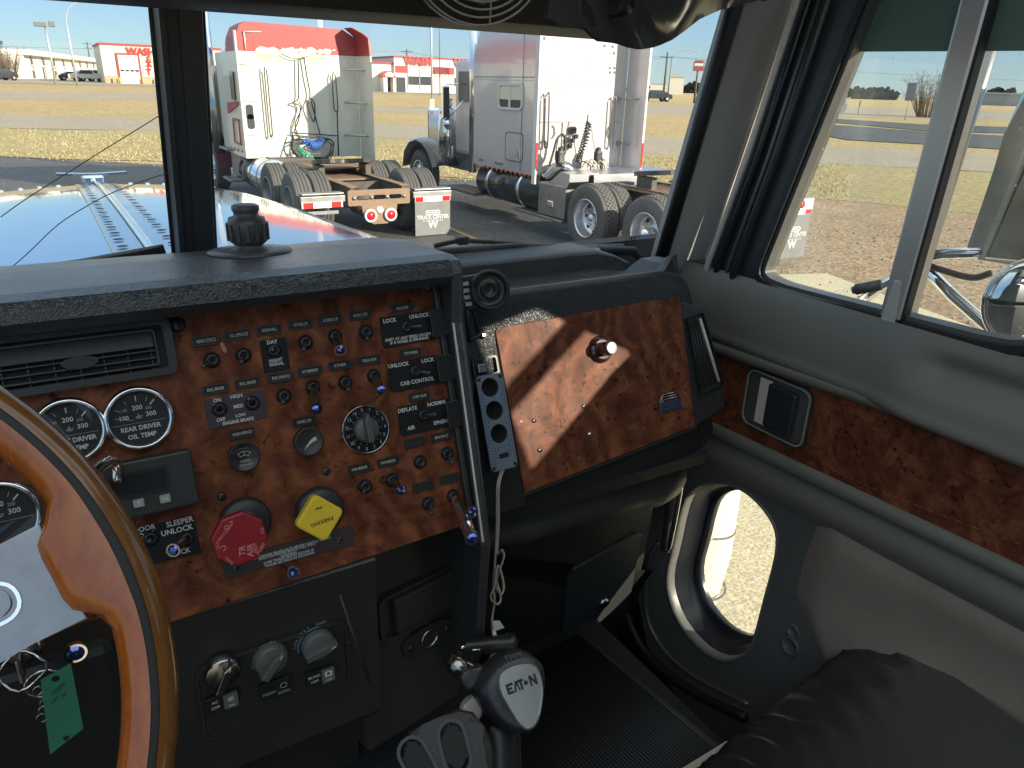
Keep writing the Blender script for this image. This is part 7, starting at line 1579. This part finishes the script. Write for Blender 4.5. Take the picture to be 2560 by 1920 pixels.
mb = MB(); mb.plate(rrect(W_, H_, .08), [rrect(W_-.03, H_-.03, .07)[::-1]], 0, .008, SD.m(cx_, cy_), 0); mb.prism(rrect(W_-.04, H_-.04, .07), .0, .006, SD.m(cx_, cy_), 1); mb.box((W_*.3, -H_*.2, .012), (.05, .14, .015), SD.m(cx_, cy_), 2, .005); mb.build('luggage_door', [SEAM, TSIL, CHR], SLP)
for k in range(12):
    q = QS(578+28*k, 1012+5.4*k); mb = MB(); mb.lathe([(.035, 0), (.032, .015), (.001, .022)], SD.m(*q), 12); mb.build('marker_light', [AMB], SLP)
mb = MB(); mb.box((0, 0, 0), (.30, .035, .006), SD.m(*QS(700, 998))); mb.box((0, 0, 0), (.16, .03, .006), SD.m(*QS(592, 975))); mb.build('small_badges', [SEAM], SLP)
# side extender right
mb = MB(); X_ = SRo; mb.loft([[V((X_-.04, SY-.01, z)), V((X_-.02, SY-.25, z)), V((X_, SY-.50, z)), V((X_+.03, SY-.50, z)), V((X_+.02, SY-.01, z))] for z in (.85, 3.7)], 0, False); mb.loft([[V((X_-.005, SY-.51, z)), V((X_+.035, SY-.51, z)), V((X_+.035, SY-.505, z)), V((X_-.005, SY-.505, z))] for z in (.85, 3.7)], 1, False); mb.build('side_extender', [TSIL, WHT], T)
mb = MB(); mb.loft([[V((SLx-.03, SY+.01, z)), V((SLx-.03, SY-.10, z)), V((SLx+.0, SY-.10, z)), V((SLx+.01, SY+.01, z))] for z in (.85, 3.7)], 0, False); mb.build('side_extender', [WHT], T)
for x_ in (SLx-.032, SRo-.005):
    mb = MB(); mb.box((x_+.02, SY-.108 if x_ < 8 else SY-.512, 1.32), (.035, .012, .42), None, 0, .003); mb.build('red_reflector', [REDL], T)
Pb = lambda x, y, h=.02: BK.p(*QB(x, y, h), h)
for pts in (((985, 590), (998, 572), (1008, 590), (998, 880), (988, 892), (978, 880), (985, 600)), ((1398, 600), (1412, 592), (1416, 610), (1398, 880), (1384, 892), (1378, 870), (1396, 610))):
    mb = MB(); mb.tube(catmull([Pb(x, y, .09) for x, y in pts], 4), .012, 6); mb.build('grab_rail', [RAIL], T)
for y in (605, 875): mb = MB(); mb.tube([Pb(1425, y, .04), Pb(1565, y, .35)], .016, 6); mb.box((0, 0, 0), (.06, .05, .08), Matrix.Translation(Pb(1430, y, .04))); mb.build('extender_strut', [STEEL], T)
mb = MB(); mb.tube([Pb(1568, 595, .36), Pb(1540, 870, .36)], .012, 6); mb.build('extender_rod', [WHT], T)
mb = MB(); random.seed(12)
for k in range(60): q = QB(random.uniform(960, 1430), random.uniform(240, 1000)); s_ = random.uniform(.006, .018); mb.prism(ngon(s_, 6), .013, .0145, BK.m(*q), 0)
for x, y in ((1375, 415), (1403, 415), (1375, 443), (1403, 443), (975, 235), (1342, 280), (1392, 285), (1400, 325)): mb.prism(ngon(.025, 8), .013, .015, BK.m(*QB(x, y)), 1)
for k in range(40): mb.prism(ngon(.010, 6), .013, .0145, BK.m(*QB(960+k*12, 486+.5*k)), 0)
mb.build('stains_and_holes', [mat('panel_stain', (.36, .31, .30), .7), SEAM], SLP)
for (x) in (1018, 1375): mb = MB(); q = QB(x, 805); mb.tube([BK.p(q[0]+.06*cos(t)*(1 if x < 1200 else -1), q[1]+.10*sin(t), .03) for t in [i*pi/8-pi/2 for i in range(9)]], .008, 5); mb.build('hook', [RAIL], T)
# hose poles
for (base, top_, side_) in ((1075, (1088, 750), -1), (1200, (1245, 700), 1)):
    mb = MB(); mb.tube([Pb(base, 1010, .35), Pb(*top_, .30)], .010, 6); mb.build('pogo_stick', [BLK], T)
hose(T, 'air_hose', [Pb(1090, 820, .3), Pb(1105, 850, .3), Pb(1100, 930, .32), Pb(1075, 990, .35), Pb(1100, 1020, .35)], .022, BLK); hose(T, 'air_hose', [Pb(1088, 815, .3), Pb(1055, 850, .3), Pb(1035, 920, .3), Pb(1008, 1015, .3)], .018, BLK); hose(T, 'air_hose', [Pb(1062, 850, .3), Pb(1045, 960, .32), Pb(1060, 1015, .35)], .008, BLK)
coil([Pb(1248, 745, .3), Pb(1215, 870, .32), Pb(1180, 990, .35)], .035, 16, BLK); coil([Pb(1255, 750, .3), Pb(1235, 860, .32), Pb(1195, 960, .35)], .03, 12, BLK); hose(T, 'air_hose', [Pb(1262, 760, .3), Pb(1285, 900, .3), Pb(1310, 980, .35), Pb(1325, 1050, .35)], .008, mat('hose_pale', (.35, .33, .28), .5))
for x, y in ((1075, 960), (1305, 960)): mb = MB(); mb.box((0, 0, 0), (.14, .10, .22), Matrix.Translation(Pb(x, y, .35)), 0, .03); mb.lathe([(.05, .10), (.04, .16), (.001, .17)], Matrix.Translation(Pb(x, y, .35)), 10); mb.build('gladhand_bracket', [BLK], T)
hose(T, 'air_hose', [Pb(1305, 930, .35), Pb(1330, 980, .35), Pb(1320, 1050, .4), Pb(1290, 1060, .4)], .025, BLK)
for k in range(6): hose(T, 'cable_loop', [Pb(1180+30*k, 1020, .4), Pb(1215+25*k, 985-6*(k % 3), .42), Pb(1260+22*k, 1015, .45), Pb(1250+20*k, 1060, .4)], .012, [BLK, mat('cable_tan', (.35, .28, .15), .5) if 'cable_tan' not in bpy.data.materials else bpy.data.materials['cable_tan'], STEEL][k % 3])
mb = MB(); q = Pb(1150, 795, .05); mb.box((0, 0, 0), (.16, .06, .12), Matrix.Translation(q), 0, .03)
for dx, dz in ((-.10, -.17), (.02, -.17), (-.03, -.26), (.09, -.10)): mb.box((dx, 0, dz), (.07, .03, .07), Matrix.Translation(q), 0)
mb.build('work_lamp_bracket', [BLK], T)
# cab, hood, fender, air cleaner, stack, mirror
mb = MB(); mb.box((c, SY+2.7, 1.95), (2.0, 1.1, 1.75), None, 0, .08); mb.box((c, SY+2.95, 2.45), (1.8, .7, .55), None, 1, .03); mb.box((XL+.21, SY+2.75, 2.35), (.02, .55, .55), None, 1); mb.build('cab', [TSIL, WIN], T)
mb = MB(); hp = [(-.62, 1.0), (-.64, 1.7), (-.55, 1.86), (0, 1.92), (.55, 1.86), (.64, 1.7), (.62, 1.0)]
mb.loft([[V((c+x*k, y, z-dz if z > 1.2 else z-.3)) for x, z in hp] for y, k, dz in ((SY+3.2, 1.05, 0), (SY+4.3, 1.0, .03), (SY+5.3, .95, .06))], 0, True); mb.build('hood', [TSIL], T)
mb = MB(); mb.box((c, SY+5.36, 1.35), (1.2, .12, 1.05), None, 0, .05); mb.build('radiator_shell', [CHR], T)
yw = SY+4.6
F2 = lambda x: [V((x, yw-.85, .75)), V((x, yw-.62, 1.05)), V((x, yw-.35, 1.22)), V((x, yw, 1.27)), V((x, yw+.35, 1.20)), V((x, yw+.62, 1.0)), V((x, yw+.75, .62))]
mb = MB(); mb.loft([[p+V((0, 0, -.03)) for p in F2(XL-.04)], F2(XL-.02), [p+V((0, 0, .03)) for p in F2(XL+.2)], F2(XL+.65)], 0, True, False, False); mb.loft([F2(XL+1.8), F2(XL+2.44)], 0, True, False, False); mb.loft([F2(XL+.60), [V((XL+.62, p.y, .75)) for p in F2(0)]], 0, True, False, False); mb.build('fender', [mat('dark_fender', (.035, .035, .045), .12, .3, coat=1)], T)
wheel(T, XL+.02, yw, .52, .30, 1, deep=False, m=CHR); wheel(T, XL+2.42, yw, .52, .30, -1, deep=False, m=CHR)
mb = MB(); mb.tube([(SLx+.06, SY+2.27, .80), (SLx+.06, SY+2.27, 4.3)], .08, 20); mb.build('exhaust_stack', [CHR], T); mb = MB(); mb.tube([(SLx+.16, SY+2.45, 1.0), (SLx+.16, SY+2.45, 3.5)], .04, 10); mb.build('cab_grab_bar', [CHRD], T)
QC = c3(Fr((XL+.12, SY+3.45, 0), (1, 0, 0), (0, 0, 1)))
mb = MB(); mb.lathe([(.10, 0), (.19, .06), (.19, .95), (.12, 1.0), (.10, 1.12), (.13, 1.16), (.001, 1.2)], Matrix.Translation((XL+.22, SY+3.55, .95)), 28); mb.build('air_cleaner', [CHR], T)
mb = MB()
for k in range(9): mb.lathe([(.035, 0), (.001, .02)], Matrix.Translation((XL+.42, SY+3.22, 1.08+.11*k)) @ Matrix.Rotation(rad(90), 4, 'X'), 10)
mb.build('cleaner_markers', [AMB], T)
mb = MB(); mb.box((XL-.10, SY+3.0, 2.05), (.16, .08, .62), None, 0, .03); mb.box((XL-.10, SY+2.955, 2.05), (.13, .01, .56), None, 1); mb.lathe([(.001, -.02), (.10, -.01), (.11, .0), (.001, .02)], Matrix.Translation((XL-.05, SY+2.95, 1.66)) @ Matrix.Rotation(rad(90), 4, 'X'), 20, 0)
mb.tube([(XL-.10, SY+3.0, 2.38), (XL+.2, SY+2.8, 2.40)], .014, 6); mb.tube([(XL-.08, SY+3.0, 1.72), (XL+.2, SY+2.8, 2.1)], .014, 6); mb.build('side_mirror', [CHR, WIN], T)
# tanks, steps, box
mb = MB(); mb.cyl((XL+.36, SY+1.95, .70), (XL+.36, SY-.02, .70), .33, 36); tk = mb.build('fuel_tank', [mat('dark_tank', (.05, .05, .055), .18, .6)], T)
for y in (SY+1.55, SY+.45): mb = MB(); mb.cyl((XL+.36, y-.045, .70), (XL+.36, y+.045, .70), .337, 36); mb.build('tank_strap', [CHR], tk)
mb = MB(); mb.box((XL+.30, SY-.62, .66), (.52, .78, .52), None, 0, .02); mb.box((XL+.03, SY-.62, .60), (.02, .16, .10), None, 1, .01); mb.build('battery_box', [STEEL, CHR], T)
mb = MB(); mb.box((XL+.18, SY-.25, .36), (.36, 1.5, .05), None, 0, .01); mb.box((XL+.25, SY+2.6, .42), (.5, 1.3, .06), None, 0, .01); mb.build('step', [STEEL], T)
mb = MB(); mb.box((XL+.95, SY-.75, 1.10), (.95, .85, .03), Matrix.Identity(4), 0); mb.box((XL+.95, SY-1.17, .97), (.95, .02, .24), None, 0); mb.tube(catmull([(XL+.25, SY-.1, .95), (XL+.4, SY-.2, 1.12), (XL+.6, SY-.25, 1.12), (XL+.7, SY-.3, .95)], 5), .10, 14, 1); mb.build('deck_plate', [ALU, CHRD], T)
mb = MB(); mb.box((XL+1.9, SY-.45, 1.08), (1.0, .75, .04), None, 0); mb.build('rear_deck', [ALU], T)
mb = MB(); q = [(SY-1.1, 1.0), (SY-1.1, 1.12), (SY-.85, 1.14), (SY-.55, .95), (SY-1.0, .86)]; mb.ext(q, XL+.05, XL+.62, 0); mb.build('quarter_fender', [ALU], T)
chassis(T, XL, YR, SY+2); fifth(T, c+.02, YR+1.75, 1.22)
duals(T, XL, XL+2.44, 9.32, ribs=5, block=True, m=ALU); duals(T, XL, XL+2.44, 7.93, ribs=5, block=True, m=ALU)
mb = MB(); mb.lathe([(.085, -.16), (.085, -.02), (.06, .02), (.001, .04)], Matrix.Translation((XL, 7.93, .52)) @ Matrix.Rotation(rad(-90), 4, 'Y'), 24); mb.build('hub_cap', [CHR], T)
for sx in (XL, XL+1.84):
    mb = MB(); mb.box((sx+.30, YR-.02, .93), (.66, .05, .16), None, 0, .01); mb.build('flap_bar', [WHT], T); flap(T, sx, sx+.62, YR-.03, .16, .86)
    for dx in (.12, .34): taillamp(T, sx+dx if sx > XL+.1 else sx+dx, YR-.05, .94, .055, REDL if dx > .2 else WLENS)

# ---- groups of look-alikes
GR = {'parked_semi_truck': 'semi tractors parked side by side', 'street_lamp': 'street lamps beyond the roads', 'light_pole': 'light poles between the parked trucks', 'shed': 'low buildings on the horizon',
      'utility_pole': 'wooden utility poles', 'road_sign': 'road signs on the far verge', 'wash_building': 'truck wash buildings', 'bare_tree': 'bare trees in front of the motel', 'parked_car': 'cars parked by the motel'}
for o in list(COL.objects):
    if o.parent is None and o.get('category') and o.name.split('.')[0] in GR: o['group'] = GR[o.name.split('.')[0]]
